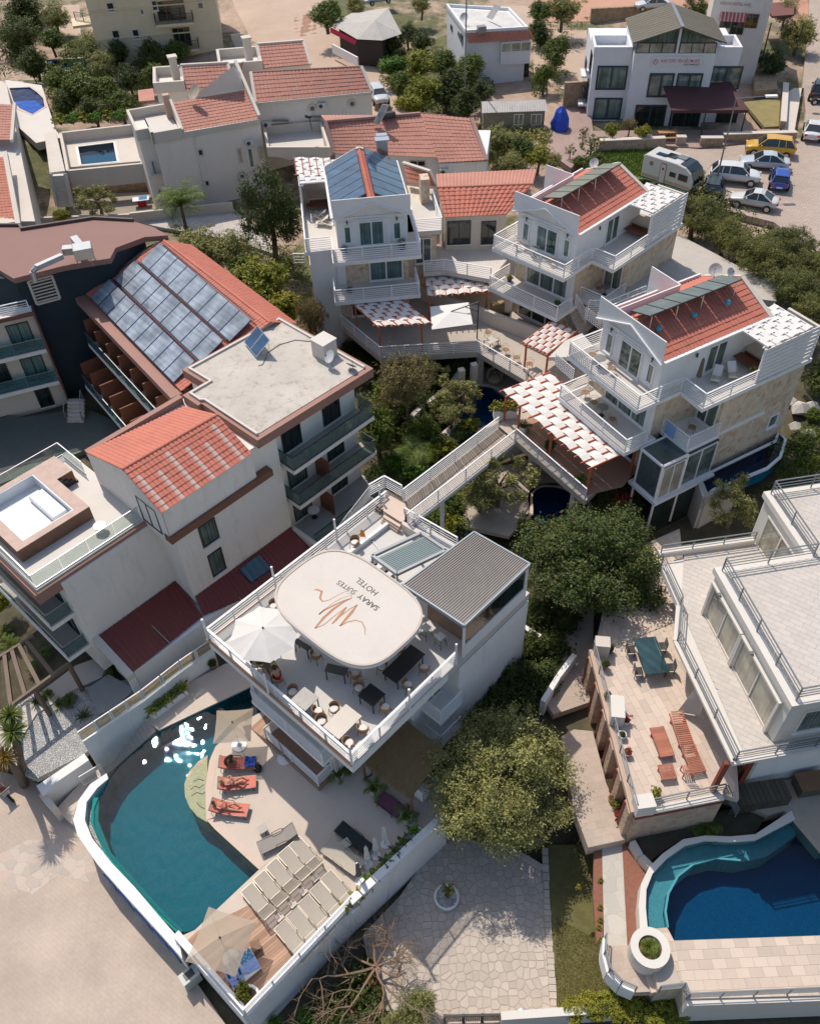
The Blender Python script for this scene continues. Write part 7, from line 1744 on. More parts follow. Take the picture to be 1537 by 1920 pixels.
slope(FSc.p(3.6,-1.85,ez),FSc.p(3.6,5.6,ez),FSc.p(8.05,5.6,pz),FSc.p(8.05,-1.85,pz));slope(FSc.p(12.5,-1.85,ez),FSc.p(12.5,5.6,ez),FSc.p(8.05,5.6,pz),FSc.p(8.05,-1.85,pz))
Br(FSc.p(8.05,-1.9,pz+.12),FSc.p(8.05,5.7,pz+.12),.35,.1).b_('ridge_cap',GREYM,sc)
MB().add([FSc.p(4.1,-1.1,14.2),FSc.p(11.9,-1.1,14.2),FSc.p(8.05,-1.1,15.6),],[(0,1,2)]).b_('gable_glass',GLC,sc);
for a,b in(((3.9,14.35),(8.05,15.7)),((8.05,15.7),(12.2,14.35))):Br(FSc.p(a[0],-1.3,a[1]),FSc.p(b[0],-1.3,b[1]),.12,.16).b_('gable_frame',SD,sc)
winw(sc,FSc.p(4,-1.1),FSc.p(12,-1.1),FSc.p(4.1,-1.1,13.25),FSc.p(7.85,-1.1,14.25),3,SD,GLB,sill=0);winw(sc,FSc.p(4,-1.1),FSc.p(12,-1.1),FSc.p(8.25,-1.1,13.25),FSc.p(11.8,-1.1,14.25),3,SD,GLB,sill=0)
Br(FSc.p(8.05,-1.22,13.3),FSc.p(8.05,-1.22,15.6),.22,.2).b_('post',SW,sc)
A0,A1=FSc.p(0,-.0),FSc.p(14.6,0);B0,B1=FSc.p(4,-1.21),FSc.p(11.9,-1.21)
SG=wmat('school_glazing',(.10,.15,.14),(.22,.28,.26),3.0)
for P_,tl,br_ in(((A0,A1),(345,350),(490,480)),((A0,A1),(330,522),(462,640)),((A0,A1),(960,352),(1098,478)),((B0,B1),(625,390),(735,520)),((B0,B1),(775,390),(885,520)),((B0,B1),(550,560),(695,680))):
 f=win(sc,P_[0],P_[1],QC(*tl)[0],QC(*br_)[0],2,SD,SG if tl[1]<540 else GLD,bar=.16)
win(sc,B0,B1,QC(738,590)[0],QC(880,690)[0],2,SD,GLD,bar=.14,sill=0);win(sc,A0,A1,QC(985,600)[0],QC(1080,680)[0],1,SD,GLD,bar=.14,sill=0)
for k,z in enumerate((7.6,10.4)):
 Br(FSc.p(-.3,1.2,z+.8),FSc.p(-.3,3.0,z+.8),.06,1.0).b_('balcony_rail',SD,sc);FSc.bx(-.7,.2,1.0,3.2,z-.2,z).b_('balcony_slab',SW,sc);winw(sc,FSc.p(.19,0),FSc.p(.19,5),FSc.p(.19,1.2,z+.1),FSc.p(.19,2.8,z+2),2,SD,GLD,sill=0)
ac_on(B0,B1,QC(742,500)[0],'air conditioner between the two middle windows of the school')
s0,s1,s2=hit(*QC(628,355)[0],B0,B1),hit(*QC(905,355)[0],B0,B1),hit(*QC(628,298)[0],B0,B1)
sgn=tg('school_sign','white sign board with red lettering on the school front','sign',(s0+s1)/2);nB=V3(0,-1,0);ub=(s1-s0);ub.z=0;ub.normalize();nB=V3(ub.y,-ub.x,0);h_=s2 .z-s0 .z
Br(V3(s0 .x,s0 .y,s0 .z+h_/2)+nB*.05,V3(s1 .x,s1 .y,s0 .z+h_/2)+nB*.05,.06,h_).b_('board',pl_('sign_white',(.68,.67,.68),.6),sgn)
RED=pl_('lettering_red',(.55,.035,.04),.6)
def stext(s,x0,x1,y,mat,hs=1.0,bold=.006):
 a=hit(*QC(x0,y)[0],B0,B1)+nB*.085;b=hit(*QC(x1,y)[0],B0,B1)+nB*.085;b.z=a.z;text_w(sgn,s,a,b,nB,mat,'lettering',hs,.004,0,bold)
stext('KAŞ ÖZEL FEN BİLİMLERİ',682,890,330,RED,1.15);stext('KURS MERKEZİ',805,888,347,INK,1.0)
q=hit(*QC(655,328)[0],B0,B1)+nB*.085;rg=MB();n=20
for i in range(n):
 a,b=2*pi*i/n,2*pi*(i+1)/n;f=lambda t,r:q+ub*(r*cos(t))+Zv(r*sin(t));rg.add([f(a,.2),f(a,.26),f(b,.26),f(b,.2)],[(0,1,2,3)])
rg.bar(q+ub*-.12-Zv(.08),q+Zv(.12),.02,.04).bar(q+Zv(.12),q+ub*.12-Zv(.08),.02,.04).b_('round_emblem',RED,sgn)
fl=tg('red_pennant','narrow red pennant on the school wall beside the right middle window','flag',hit(*QC(893,520)[0],B0,B1));Br(hit(*QC(888,468)[0],B0,B1)+nB*.1,hit(*QC(896,520)[0],B0,B1)+nB*.1,.03,.25).b_('cloth',RED,fl)
aw=tg('entrance_awning','dark maroon awning roof on posts over the school entrance','awning',W(*QC(930,700)[0],6.8));AM=pl_('maroon_awning',(.085,.028,.03),.8)
a_=[W(*QC(735,545)[0],9.9),W(*QC(1145,585)[0],9.6),W(*QC(1098,500)[0],10.4),W(*QC(930,500)[0],10.5)]
q_=[W(*QC(742,590)[0],9.4),W(*QC(1155,588)[0],9.4),FSc.p(14.2,-.1,10.3),FSc.p(7.3,-1.3,10.3)]
MB().hexa([p-Zv(.08)for p in q_],q_).b_('awning_sheet',AM,aw,fx_=1);Br(q_[0]-Zv(.15),q_[1]-Zv(.15),.05,.25).b_('valance',AM,aw)
for t_ in(.02,.45,.97):p=q_[0].lerp(q_[1],t_);Br(V3(p.x,p.y,6.7),p,.1).b_('post',SD,aw)
YARD=bmat('yard_bricks',(.42,.29,.25),(.36,.25,.21),(.30,.22,.19),.3,.15,rad(42),.012,var=.2)
slab('school_yard',QC(180,560,300,560,320,700,1320,690,1330,740,880,790,700,780,360,790,200,900,60,800),6.8,YARD,.5)
slab('school_lawn',QC(1125,545,1325,525,1315,675,1240,680),6.83,pl_('dry_lawn',(.30,.25,.10),.95,var=.2,fine=.3,dirt=.3,dirtcol=(.18,.2,.07)),.3,reg=0)
slab('front_lawn',QC(350,800,710,790,740,770,580,880,620,960,560,960,440,900,300,920),6.5,pl_('green_lawn',(.12,.17,.035),.95,var=.3,fine=.35,bmp=.4),.4)
ywl=tg('school_garden_wall','low stone wall with pale coping in front of the school yard','wall',W(*QC(600,780)[0],6.5))
for A_,B_ in(((350,790),(700,775)),((760,770),(812,770)),((890,775),(1010,775)),((1010,755),(1400,745)),((1330,690),(1345,480))):
 a,b=W(*QC(*A_)[0],6.8),W(*QC(*B_)[0],6.8);Br(a+Zv(.2),b+Zv(.2),.5,1.0).b_('stone_section',STONEB if A_[0]>800 else PINK,ywl);Br(a+Zv(.74),b+Zv(.74),.6,.08).b_('coping',CRM,ywl)
slab('side_path',QC(1350,500,1400,470,1440,470,1400,700,1330,720),6.82,CRM,.3,reg=0)
pt=tg('picnic_table','orange timber picnic table on the brick yard before the school','picnic table',W(*QC(712,745)[0],6.8));c=pt.location
for nm,y,z,w_ in(('table_top',0,.75,.8),('bench_seat',-.8,.45,.3),('bench_seat',.8,.45,.3)):link(nm,MB().box((0,y,z),(1.9,w_,.06)).mesh(nm,pl_('orange_picnic',(.42,.2,.08),.7)),pt)
for x in(-.7,.7):link('leg_frame',Br((x,-.9,0),(x,0,.75),.07).bar((x,.9,0),(x,0,.75),.07).bar((x,-.9,.4),(x,.9,.4),.07).mesh('lf',MATS['orange_picnic']),pt)
slab('car_park',QC(600,930,780,790,900,800,1440,740,1460,600,1450,460,2200,430,2400,1500,1500,1350,1290,1190,960,1110,930,960),6.7,CARPARK,.6)
slab('upper_road',QC(1440,470,1470,200,1480,0,1420,-200,1900,-200,2200,430),6.71,CARPARK,.5)
th=tg('white_corner_building','white building with a red striped awning at the top edge behind the school','building',W(*QC(1050,400)[0],6.8));a,b=W(*QC(880,420)[0],6.8),W(*QC(1175,440)[0],6.8);bk=V3(-(b-a).y,(b-a).x,0).normalized()
Pm([(p.x,p.y)for p in(a,b,b+bk*12,a+bk*12)],6,17.5).b_('wall',pl_('old_white_wall',(.62,.58,.54),.85,dirt=.3,dirtcol=(.4,.34,.28)),th);a_,b_2=a-bk*.01,b-bk*.01
win(th,a_,b_2,QC(1005,95)[0],QC(1055,150)[0],1,WOOD,GLD,sill=0);win(th,a_,b_2,QC(1065,100)[0],QC(1120,185)[0],2,WOOD,GLD,sill=0);win(th,a_,b_2,QC(1145,70)[0],QC(1195,150)[0],2,WOOD,GLD,sill=0)
p0,p1=hit(*QC(1005,60)[0],a_,b_2),hit(*QC(1145,70)[0],a_,b_2);p1 .z=p0 .z;nn_=-bk;aw2=tg('red_window_awning','small red striped awning over the windows of the white corner building','awning',p0);MB().add([p0,p1,p1+nn_*.8-Zv(.7),p0+nn_*.8-Zv(.7)],[(0,1,2,3)]).b_('awning_cloth',pl_('red_awning',(.50,.10,.08),.8),aw2)
for i in range(7):q0,q1=p0 .lerp(p1,(i+.1)/7),p0 .lerp(p1,(i+.4)/7);MB().add([q0+nn_*.02+Zv(.02),q1+nn_*.02+Zv(.02),q1+nn_*.82-Zv(.67),q0+nn_*.82-Zv(.67)],[(0,1,2,3)]).b_('stripe',pl_('awning_white',(.6,.5,.47),.8),aw2)
p0,p1=hit(*QC(1000,22)[0],a_,b_2)+nn_*.05,hit(*QC(1165,25)[0],a_,b_2)+nn_*.05;p1 .z=p0 .z;text_w(th,'PORTA HOTEL KAŞ',p0,p1,nn_,pl_('faded_letters',(.33,.24,.2),.8),'lettering',1.1)
sp_=tg('street_cafe','dark open cafe terrace with red awning beside the white corner building','cafe',W(*QC(1320,250)[0],6.8));Pm(XY(WS(QC(1225,20,1400,10,1395,80,1280,90),10.5)),10.4,10.6).b_('canopy',pl_('cafe_awning',(.16,.06,.05),.8),sp_)
for c in((1230,300),(1400,300)):p=W(*QC(*c)[0],6.8);Br(p,p+Zv(3.6),.12).b_('post',SD,sp_)
Pm(XY(WS(QC(1180,360,1300,370,1310,470,1190,480),7.6)),6.8,7.5).b_('planter_bed',STONEB,sp_)
sl=tg('rough_stone_wall','rough reddish stone wall left of the school','wall',W(*QC(215,560)[0],6.5));a,b=W(*QC(155,570)[0],6.8),W(*QC(275,565)[0],6.8);Br(a+Zv(1.2),b+Zv(1.2),.4,2.6).b_('wall_section',STONEB,sl)
sl=tg('long_stone_wall','long ochre stone wall behind the school below the red road','wall',W(*QC(400,130)[0],7));a,b=W(*QC(300,130)[0],7),W(*QC(700,110)[0],7);Br(a+Zv(.8),b+Zv(.8),.5,2.2).b_('wall_section',STONEB,sl)
hu=tg('grey_hut','small grey timber hut with a pale corrugated roof and white windows','hut',W(*QT(1360,720)[0],6.5));q_=[W(*QT(1190,625)[0],8.6),W(*QT(1555,612)[0],8.6),W(*QT(1545,550)[0],9.2),W(*QT(1190,562)[0],9.2)]
ribbed(hu,q_[0],q_[1],q_[2],q_[3],pl_('pale_corrugated',(.50,.47,.44),.5,var=.15,vscale=1,dirt=.3),.25,.05);u=(q_[1]-q_[0]).normalized();bk=V3(-u.y,u.x,0);c0_,c1_=q_[0]+u*.2+bk*.2,q_[1]-u*.2+bk*.2
Pm([(p.x,p.y)for p in(c0_,c1_,c1_+bk*3,c0_+bk*3)],6,8.55).b_('wall',pl_('grey_boards',(.27,.23,.17),.85,var=.2,fine=.2),hu)
for x0,x1 in((1370,1420),(1465,1520)):win(hu,c0_,c1_,QT(x0,630)[0],QT(x1,690)[0],2,WP,GLB,sill=0)
tp=tg('blue_tarpaulin','bright blue tarpaulin wrapped round a heap beside the school yard','tarpaulin',W(*QC(140,690)[0],6.8));vs,fs=[],[];n=14;random.seed(5)
for j,(r,z)in enumerate(((.95,0),(1.0,.5),(.85,1.1),(.55,1.8),(.15,2.2))):
 for i in range(n):q=r*ru(.82,1.1);vs.append((q*cos(2*pi*i/n),q*sin(2*pi*i/n),z+ru(-.08,.08)))
for j in range(4):
 for i in range(n):fs.append((j*n+i,j*n+(i+1)%n,(j+1)*n+(i+1)%n,(j+1)*n+i))
fs.append(tuple(4*n+i for i in range(n)));link('cover',MB().add(vs,fs).mesh('tarp',pl_('tarp_blue',(.02,.07,.50),.5)),tp)
wh=tg('white_roofed_house','white house with a cluttered pale roof, red tiled edge and glazed balcony','house',W(*QT(1250,400)[0],6.5));rf=WS(QT(1000,35,1340,55,1440,160,1105,180),11.8)
Pm(XY(rf),6,11.8).b_('wall',SW,wh);Pm(XY(WS(QT(1010,45,1330,65,1425,155,1110,172),11.85)),11.6,11.85).b_('roof_screed',pl_('pale_screed',(.62,.6,.57),.9,var=.2,vscale=.8,dirt=.5,dirtcol=(.3,.26,.22)),wh);prp(wh,rf,11.75,.35,.25,SW)
troof(wh,W(*QT(1118,238)[0],10.9),W(*QT(1482,217)[0],10.9),W(*QT(1105,182)[0],11.8),W(*QT(1458,162)[0],11.8),TERRA,.35,.4)
a,b=W(*QT(1120,240)[0],10.8),W(*QT(1480,220)[0],10.8);u=(b-a).normalized();bk=V3(-u.y,u.x,0);b4=a+u*((b-a).length*.5);Pm([(p.x,p.y)for p in(b4,b-u*.3,b-u*.3+bk*3,b4+bk*3)],8.4,10.8).b_('glazed_balcony',SW,wh)
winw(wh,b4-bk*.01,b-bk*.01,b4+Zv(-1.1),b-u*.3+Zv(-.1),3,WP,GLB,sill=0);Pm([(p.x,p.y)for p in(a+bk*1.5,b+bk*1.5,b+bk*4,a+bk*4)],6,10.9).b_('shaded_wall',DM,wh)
L0,L1=rf[0],rf[3]
for tl,br_ in(((1020,130),(1030,175)),((1062,170),(1072,210)),((1078,180),(1088,250))):win(wh,L0,L1,QT(*tl)[0],QT(*br_)[0],1,SD,GLD,sill=0)
q=W(*QT(1250,90)[0],12.0);sp2=tg('roof_solar_heater','tilted blue solar panel on the cluttered pale roof','solar panel',q);panels(sp2,W(*QT(1215,95)[0],12.1),W(*QT(1250,108)[0],12.1),W(*QT(1262,18)[0],13.9),2,1,SOLB,ALU)
dish(W(*QT(1095,130)[0],11.9),'white satellite dish at the left of the cluttered pale roof',.5,rad(-120),.6);MB().box(tuple(W(*QT(1190,160)[0],12.2)),(.9,.7,.7),.2).b_('roof_box',GREYM,None,'small grey box on the pale roof near the tiled edge','roof box')
mast=tg('thin_mast','thin tall grey mast rising through the green trees','mast',W(*QT(1093,640)[0],6.3));MB().tube(W(*QT(1093,640)[0],6.3),W(*QT(1093,640)[0],6.3)+Zv(13),.07,8).b_('pole',GREYM,mast)
bb=tg('roadside_bar','roadside bar under a pale patched sheet roof with a red awning','bar',W(*QT(560,300)[0],7));pk=W(*QT(650,60)[0],11.3);rr=[W(*p,9.4)for p in QT(358,132,500,215,640,222,748,185,672,40,470,70)]
SHT=pl_('patched_sheet',(.47,.44,.40),.8,var=.15,vscale=.8,dirt=.4,dirtcol=(.3,.27,.23),fine=.1);c=W(*QT(600,110)[0],10.6)
for i in range(6):MB().add([rr[i],rr[(i+1)%6],c],[(0,1,2)]).b_('roof_sheet',SHT,bb)
Pm(XY(WS(QT(400,150,500,215,640,222,700,160,600,80),9.3)),6.5,9.2).b_('dark_room',pl_('bar_interior',(.05,.035,.03),.8),bb);a,b=W(*QT(365,265)[0],7.6),W(*QT(505,340)[0],7.6);Br(a,b,.2,1.0).b_('bar_front',WP,bb)
aa=W(*QT(352,150)[0],9.2),W(*QT(497,222)[0],9.2);MB().hexa([aa[0],aa[1],W(*QT(490,248)[0],8.6),W(*QT(352,178)[0],8.6)],[p+Zv(.04)for p in(aa[0],aa[1],W(*QT(490,248)[0],8.6),W(*QT(352,178)[0],8.6))]).b_('red_awning',pl_('crimson_cloth',(.52,.02,.07),.7),bb,fx_=1)
yb=tg('yellow_apartment_block','pale yellow apartment block with dark balconies at the top edge','building',W(300,100,5));a,b=W(*Q1(575,390)[0],4.8),W(*Q1(1250,330)[0],4.8);u=(b-a).normalized();bk=V3(-u.y,u.x,0)
Pm([(p.x,p.y)for p in(a,b,b+bk*12,a+bk*12)],3,19).b_('wall',YELLOWALL,yb)
for z in(8.4,11.6,14.8):Br(a-bk*.06+Zv(z-4.8),b-bk*.06+Zv(z-4.8),.14,.15).b_('string_course',YELLOWALL,yb)
for tl,br_ in(((585,12),(640,62)),((775,48),(800,78)),((615,165),(670,215)),((728,160),(778,212)),((1090,0),(1130,45)),((1140,290),(1185,350)),((835,0),(880,55)),((560,285),(600,340))):win(yb,a-bk*.01,b-bk*.01,Q1(*tl)[0],Q1(*br_)[0],1,CRM,GLD,bar=.1)
for x0,x1,y in((865,1075,120),(955,1105,262),(865,1075,-40)):
 A_,B_=hit(*Q1(x0,y)[0],a,b),hit(*Q1(x1,y)[0],a,b);B_.z=A_.z;nb2=-bk;Pm([(p.x,p.y)for p in(A_,B_,B_+nb2*1.3,A_+nb2*1.3)],A_.z-.3,A_.z).b_('balcony_slab',YELLOWALL,yb)
 rail_(yb,[A_+nb2*.02,A_+nb2*1.25,B_+nb2*1.25,B_+nb2*.02],1.0,6,1.6,DM);winw(yb,a-bk*.01,b-bk*.01,A_+u*.4+Zv(.05),B_-u*.8+Zv(2.2),3,WOOD,GLD,sill=0)
a2=W(*Q1(425,130)[0],8.4);MB().box((a2 .x+.8,a2 .y+1,8.3),(3.2,3.4,.3),.3).b_('side_balcony',YELLOWALL,yb);rail_(yb,[W(*Q1(420,110)[0],8.4),W(*Q1(560,135)[0],8.4)],1.0,5,1.5,DM)
st2=tg('rustic_steps','rustic stone steps with dark rails climbing beside the yellow block','steps',W(*Q1(1330,260)[0],6))
for k in range(10):p=W(*Q1(1345-4*k,270-9*k)[0],6+k*.18);MB().box((p.x,p.y,p.z-.2),(1.4,.4,.5),.3).b_('step',CRM,st2)
lh=tg('left_cream_house','cream house at the left edge with pink tiled roofs and a long end wall','house',W(40,330,3));e0,e1=W(*Q1(110,1240)[0],8.2),W(*Q1(40,560)[0],10.2)
Pm(XY(WS(Q1(205,1255,115,1255,-200,1300,-300,500,10,470,45,490),7.9)),2.5,8.4).b_('wall',CRM,lh)
troof(lh,W(*Q1(-260,770)[0],9.0),W(*Q1(62,775)[0],9.4),W(*Q1(-260,560)[0],10.6),W(*Q1(78,580)[0],10.6),TERRAP,.35,.42)
troof(lh,W(*Q1(-200,1290)[0],7.8),W(*Q1(95,1250)[0],8.2),W(*Q1(-200,860)[0],10.0),W(*Q1(22,870)[0],10.0),TERRA,.35,.42)
Br(W(*Q1(30,850)[0],10.1),W(*Q1(105,1255)[0],8.4),.4,.5).bar(W(*Q1(82,575)[0],10.7),W(*Q1(66,780)[0],9.5),.3,.3).b_('verge',CRM,lh)
slab('villa_walk',Q1(245,735,310,730,360,945,275,955),6.9,CRM,.8);wst=tg('garden_steps','cream stone steps with low walls coming down at the upper left','steps',W(*Q1(340,1140)[0],3.5))
for k in range(14):a,b=W(*Q1(285+2.4*k,970+12.5*k)[0],6.8-.2*k),W(*Q1(358+3.2*k,965+12.5*k)[0],6.8-.2*k);Br(a-Zv(.1),b-Zv(.1),.42,.2).b_('step',TILEF,wst)
for x in(280,362):Br(W(*Q1(x,960)[0],7.0),W(*Q1(x+38,1140)[0],4.2),.25,.5).b_('side_wall',CRM,wst)
slab('upper_pool_deck',Q1(30,440,230,470,310,720,340,760,200,790,100,700,40,520),6.3,TILEF,.8,hole=Q1(52,487,165,482,205,510,240,545,248,590,180,632,110,600,75,560))
pool(Q1(52,487,165,482,205,510,240,545,248,590,180,632,110,600,75,560),6.3,1.2,ptile('bright_pool_tiles',(.03,.20,.62)),wtmat('blue_water',(.35,.7,.95),1.2,.05),rim=.3,smooth=0,name='blue_pool')
yw=tg('yard_wall','cream yard wall around the small rectangular pool','wall',W(*Q1(560,900)[0],5));P_=[W(*p,6.6)for p in Q1(335,735,735,690,790,905,375,945)]
for i in range(4):Br(P_[i]-Zv(.9),P_[(i+1)%4]-Zv(.9),.3,1.9).b_('wall_section',CRM,yw)
slab('small_pool_yard',Q1(345,760,740,730,790,890,385,925),5.6,CRM,.7,hole=Q1(432,812,628,788,648,893,452,912));pool(Q1(432,812,628,788,648,893,452,912),5.6,.8,ptile('small_pool_tiles',(.04,.22,.30)),WTRD,rim=.3,rimmat=WH,smooth=0,name='small_pool')
sw3=tg('retaining_stone_wall','brown rubble retaining wall under the small pool yard','wall',W(*Q1(600,1050)[0],3.4));a,b=W(*Q1(385,990)[0],5.0),W(*Q1(850,955)[0],5.0);Br(a-Zv(.9),b-Zv(.9),.4,2.6).b_('wall_section',STONEB,sw3)
slab('back_yard',Q1(390,1080,870,1060,880,1180,660,1200,380,1190),3.4,pl_('yard_floor',(.30,.25,.2),.8,var=.2),.3)
ptb=tg('garden_table_set','garden table with blue and red cloths in the back yard','table',W(*Q1(790,1140)[0],3.4));link('table_top',MB().box((0,0,.75),(1.6,.9,.05),.2).mesh('t',WP),ptb);link('cloth',MB().box((.2,.1,.79),(.8,.7,.03),.2).mesh('t',pl_('azure',(.05,.2,.4),.8)),ptb);link('leg',MB().box((0,0,.37),(.8,.5,.7),.2).mesh('t',pl_('crimson',(.4,.02,.03),.8)),ptb)
gar=tg('garden_boundary_wall','pale garden wall in front of the beige house','wall',W(*Q1(1000,1180)[0],3.5));a,b=W(*Q1(720,1195)[0],4.3),W(*Q1(1290,1135)[0],4.3);Br(a-Zv(.4),b-Zv(.4),.25,1.4).b_('wall_section',CRM,gar);c=W(*Q1(205,1215)[0],4.3);Br(c-Zv(.4),a-Zv(.4),.25,1.2).b_('wall_section',CRM,gar)
slab('pale_lane',Q1(700,1215,1300,1160,1480,1300,1560,1420,1300,1330,900,1260),3.6,pl_('lane_floor',(.50,.46,.42),.85,var=.15,dirt=.3),.3)
pool(Q1(258,330,510,318,520,380,265,392),5.3,.8,MATS['small_pool_tiles'],WTRD,rim=.3,smooth=0,name='shaded_pool')
lp=tg('street_lamp','tall grey street lamp with a long arm over the parked cars','street lamp',W(1341,345,6.7));b0=W(1341,345,6.7);tp_=V3(b0 .x,b0 .y,14.3);e_=hit(1428,206,tp_+V3(-5,0,0),tp_+V3(5,0,0))
MB().tube(b0,tp_,.09,8,.05).b_('pole',GREYM,lp);MB().tube(tp_,tp_+V3(2.6,0,.1),.04,6).b_('arm',GREYM,lp);MB().box((tp_.x+3.0,tp_.y,tp_.z+.1),(1.0,.4,.14)).b_('lamp_head',WP,lp)
LG=Kit(mk_lounger(pl_('lounger_frame',(.50,.44,.36),.4,.3),SLING,back=.62,L=2.2,bars=3,bsl=MESHC))
LGF=Kit(mk_lounger(MATS['lounger_frame'],SLING,flat=1,L=2.15,split=1.4))
LR=Kit(mk_lounger(pl_('dark_lounger_frame',(.09,.075,.065),.4,.3),pl_('grey_sling',(.30,.27,.24),.9),back=.45))
row1=HI1(65,745,215,590,365,445,505,290,650,160);row1b=HI1(215,590,365,445,505,295,650,160,775,60)
ORD=['nearest the timber deck','second from the timber deck','in the middle of the row','second from the raised grey lounger','farthest from the timber deck']
for i in range(5):
 a=W(*row1[i],.33);b=W(*row1b[i],.33);c=(a+b)/2;dirp=W(*HI1(420,840)[0],.33)-W(*HI1(215,590)[0],.33);rz=math.atan2(dirp.y,dirp.x)
 LG.put((c.x,c.y,0),rz,'raised back beige lounger in the poolside row, '+ORD[i],'sun loungers set out in two rows')
row2=HI1(475,1180,615,1020,755,880,890,715,1030,575);row2b=HI1(605,1040,745,890,885,740,1030,590,1150,450)
ORD2=['nearest the timber deck','second from the timber deck','in the middle of that row','second from the leafy trough','next to the leafy trough']
for i in range(5):
 a=W(*row2[i],.33);b=W(*row2b[i],.33);c=(a+b)/2;LGF.put((c.x,c.y,0),rz,'flat beige lounger in the row by the white rail, '+ORD2[i],'sun loungers set out in two rows')
def lpx(kit,foot,head,z,label):
 a,b=W(*foot,z+.3),W(*head,z+.3);return kit.put((a.x,a.y,z),math.atan2((b-a).y,(b-a).x),label)
coral=[]
L1=lpx(LR,HI2(770,850)[0],HI2(290,870)[0],0,'lounger with a coral towel partly under the small parasol')
L2=lpx(LR,HI2(765,1120)[0],HI2(225,1180)[0],0,'middle lounger with a coral towel and a curled up sunbather')
L3=lpx(LR,R7(488,712)[0],R7(300,690)[0],0,'lounger with a coral towel nearest the pool corner')
def twl(L,label,mat=CORAL,s=1.35,x0=.02,x1=1.95):
 t=tg('beach_towel',label,'towel',L.location,rz=L.rotation_euler[2]);vs=[];fs=[];n=16;wd=.38
 for i in range(n+1):
  x=x0+(x1-x0)*i/n;z=.365-.02*sin(pi*min(1,x/1.35))if x<1.35 else.365+math.tan(.45)*(x-1.35)*.95
  xx=x if x<1.35 else 1.35+(x-1.35)*cos(.45)
  for k,y in enumerate((-wd,-wd*.9,-wd*.3,wd*.3,wd*.9,wd)):vs.append((xx,y+ru(-.012,.012),z+ru(-.006,.012)-(.07 if k in(0,5)else 0)))
 for i in range(n):
  for k in range(5):fs.append((i*6+k,(i+1)*6+k,(i+1)*6+k+1,i*6+k+1))
 link('cloth',MB().add(vs,fs).mesh('towel',mat),t);return t
twl(L1,'coral towel on the lounger under the small parasol');twl(L2,'coral towel on the middle lounger');twl(L3,'coral towel on the lounger nearest the pool corner')
def onl(L,x,y=0,z=.36):R_=Matrix.Rotation(L.rotation_euler[2],4,'Z');return L.location+(R_@V3(x,y,z))
SWIMR=pl_('red_swimwear',(.45,.03,.03),.8);SWIMP=pl_('floral_swimwear',(.62,.30,.25),.8,var=.5,vscale=12);SWIMB=pl_('dark_dress',(.05,.03,.022),.85)
prs('person in a dark dress sitting up at the head of the first coral lounger',onl(L1,1.55,0,.05),L1 .rotation_euler[2]+rad(175),psit(.35,.5),SKIND,HAIR,[('dress',SWIMB,(('pelvis','waist',.19,.16),('waist','chest',.16,.19),('chest','neck',.19,.09)))])
prs('sunbather in floral swimwear reclining with knees up on the middle coral lounger',onl(L2,1.15,0,.33),L2 .rotation_euler[2]+pi,prec(.45,True,'up'),SKIN,HAIRB,[('swimsuit',SWIMP,(('pelvis','waist',.17,.14),('waist','chest',.14,.165)))])
prs('sunbather in coral swimwear with one knee raised on the lounger nearest the pool corner',onl(L3,1.15,0,.33),L3 .rotation_euler[2]+pi,prec(.45,None,'up'),SKIN,HAIR,[('swimsuit',CORAL,(('pelvis','waist',.165,.14),('waist','chest',.14,.16)))])
bt=tg('blue_beach_cloth','crumpled blue and white beach cloth at the foot of the first coral lounger','cloth',onl(L1,.3));vs=[];fs=[];random.seed(3)
for i in range(9):
 for j in range(9):vs.append(((i-4)*.075+ru(-.03,.03),(j-4)*.075+ru(-.03,.03),.05+ru(0,.12)))
for i in range(8):
 for j in range(8):fs.append((i*9+j,i*9+9+j,i*9+10+j,i*9+j+1))
link('cloth',MB().add(vs,fs).mesh('c',pl_('blue_print',(.05,.14,.55),.9,var=.9,vscale=5)),bt)
bg_=tg('beach_bag','black bag on the deck beside the first coral lounger','bag',W(*HI2(800,950)[0],0));link('body',MB().lathe([(.1,0),(.22,.05),(.24,.22),(.12,.34)],(0,0,0),12).mesh('b',RUBBER),bg_);link('handle',MB().path([V3(-.12,0,.3),V3(-.08,0,.48),V3(.08,0,.48),V3(.12,0,.3)],.015,5).mesh('h',RUBBER),bg_)
lpx(LR,HI1(290,200)[0],HI1(690,10)[0],0,'grey sling lounger with its back raised beside a small side table');LB_=Kit(mk_lounger(DM,pl_('dark_cushion',(.012,.02,.022),.8),back=.12,L=2.15))
lpx(LB_,HI4(300,600)[0],HI4(565,820)[0],0,'lounger with a dark teal cushion standing in the shade');LW=Kit(mk_lounger(pl_('pale_frame',(.5,.42,.3),.5),pl_('cream_sling',(.44,.39,.32),.9),back=.15,L=2.2,Wd=.85))
lpx(LW,HI4(170,790)[0],HI4(430,985)[0],0,'wide cream lounger half in the sun next to the dark cushioned one')
LP_=Kit(mk_lounger(DM,pl_('mauve_cushion',(.20,.07,.12),.9),flat=1,L=1.5,Wd=.75,split=1.0));lpx(LP_,HI4(720,300)[0],HI4(880,420)[0],0,'short bench with a mauve cushion under the edge of the thatched roof')
def stab(px,label,mat=GREYT,z=0,s=.45,h=.4,rz=.6):
 t=tg('side_table',label,'side table',W(*px,z));link('table_top',MB().box((0,0,h),(s,s,.04),rz).mesh('t',mat),t)
 for a,b in((1,1),(1,-1),(-1,1),(-1,-1)):link('leg',MB().box((a*s*.3,b*s*.3,h/2),(.04,.04,h)).mesh('l',DM),t)
 return t
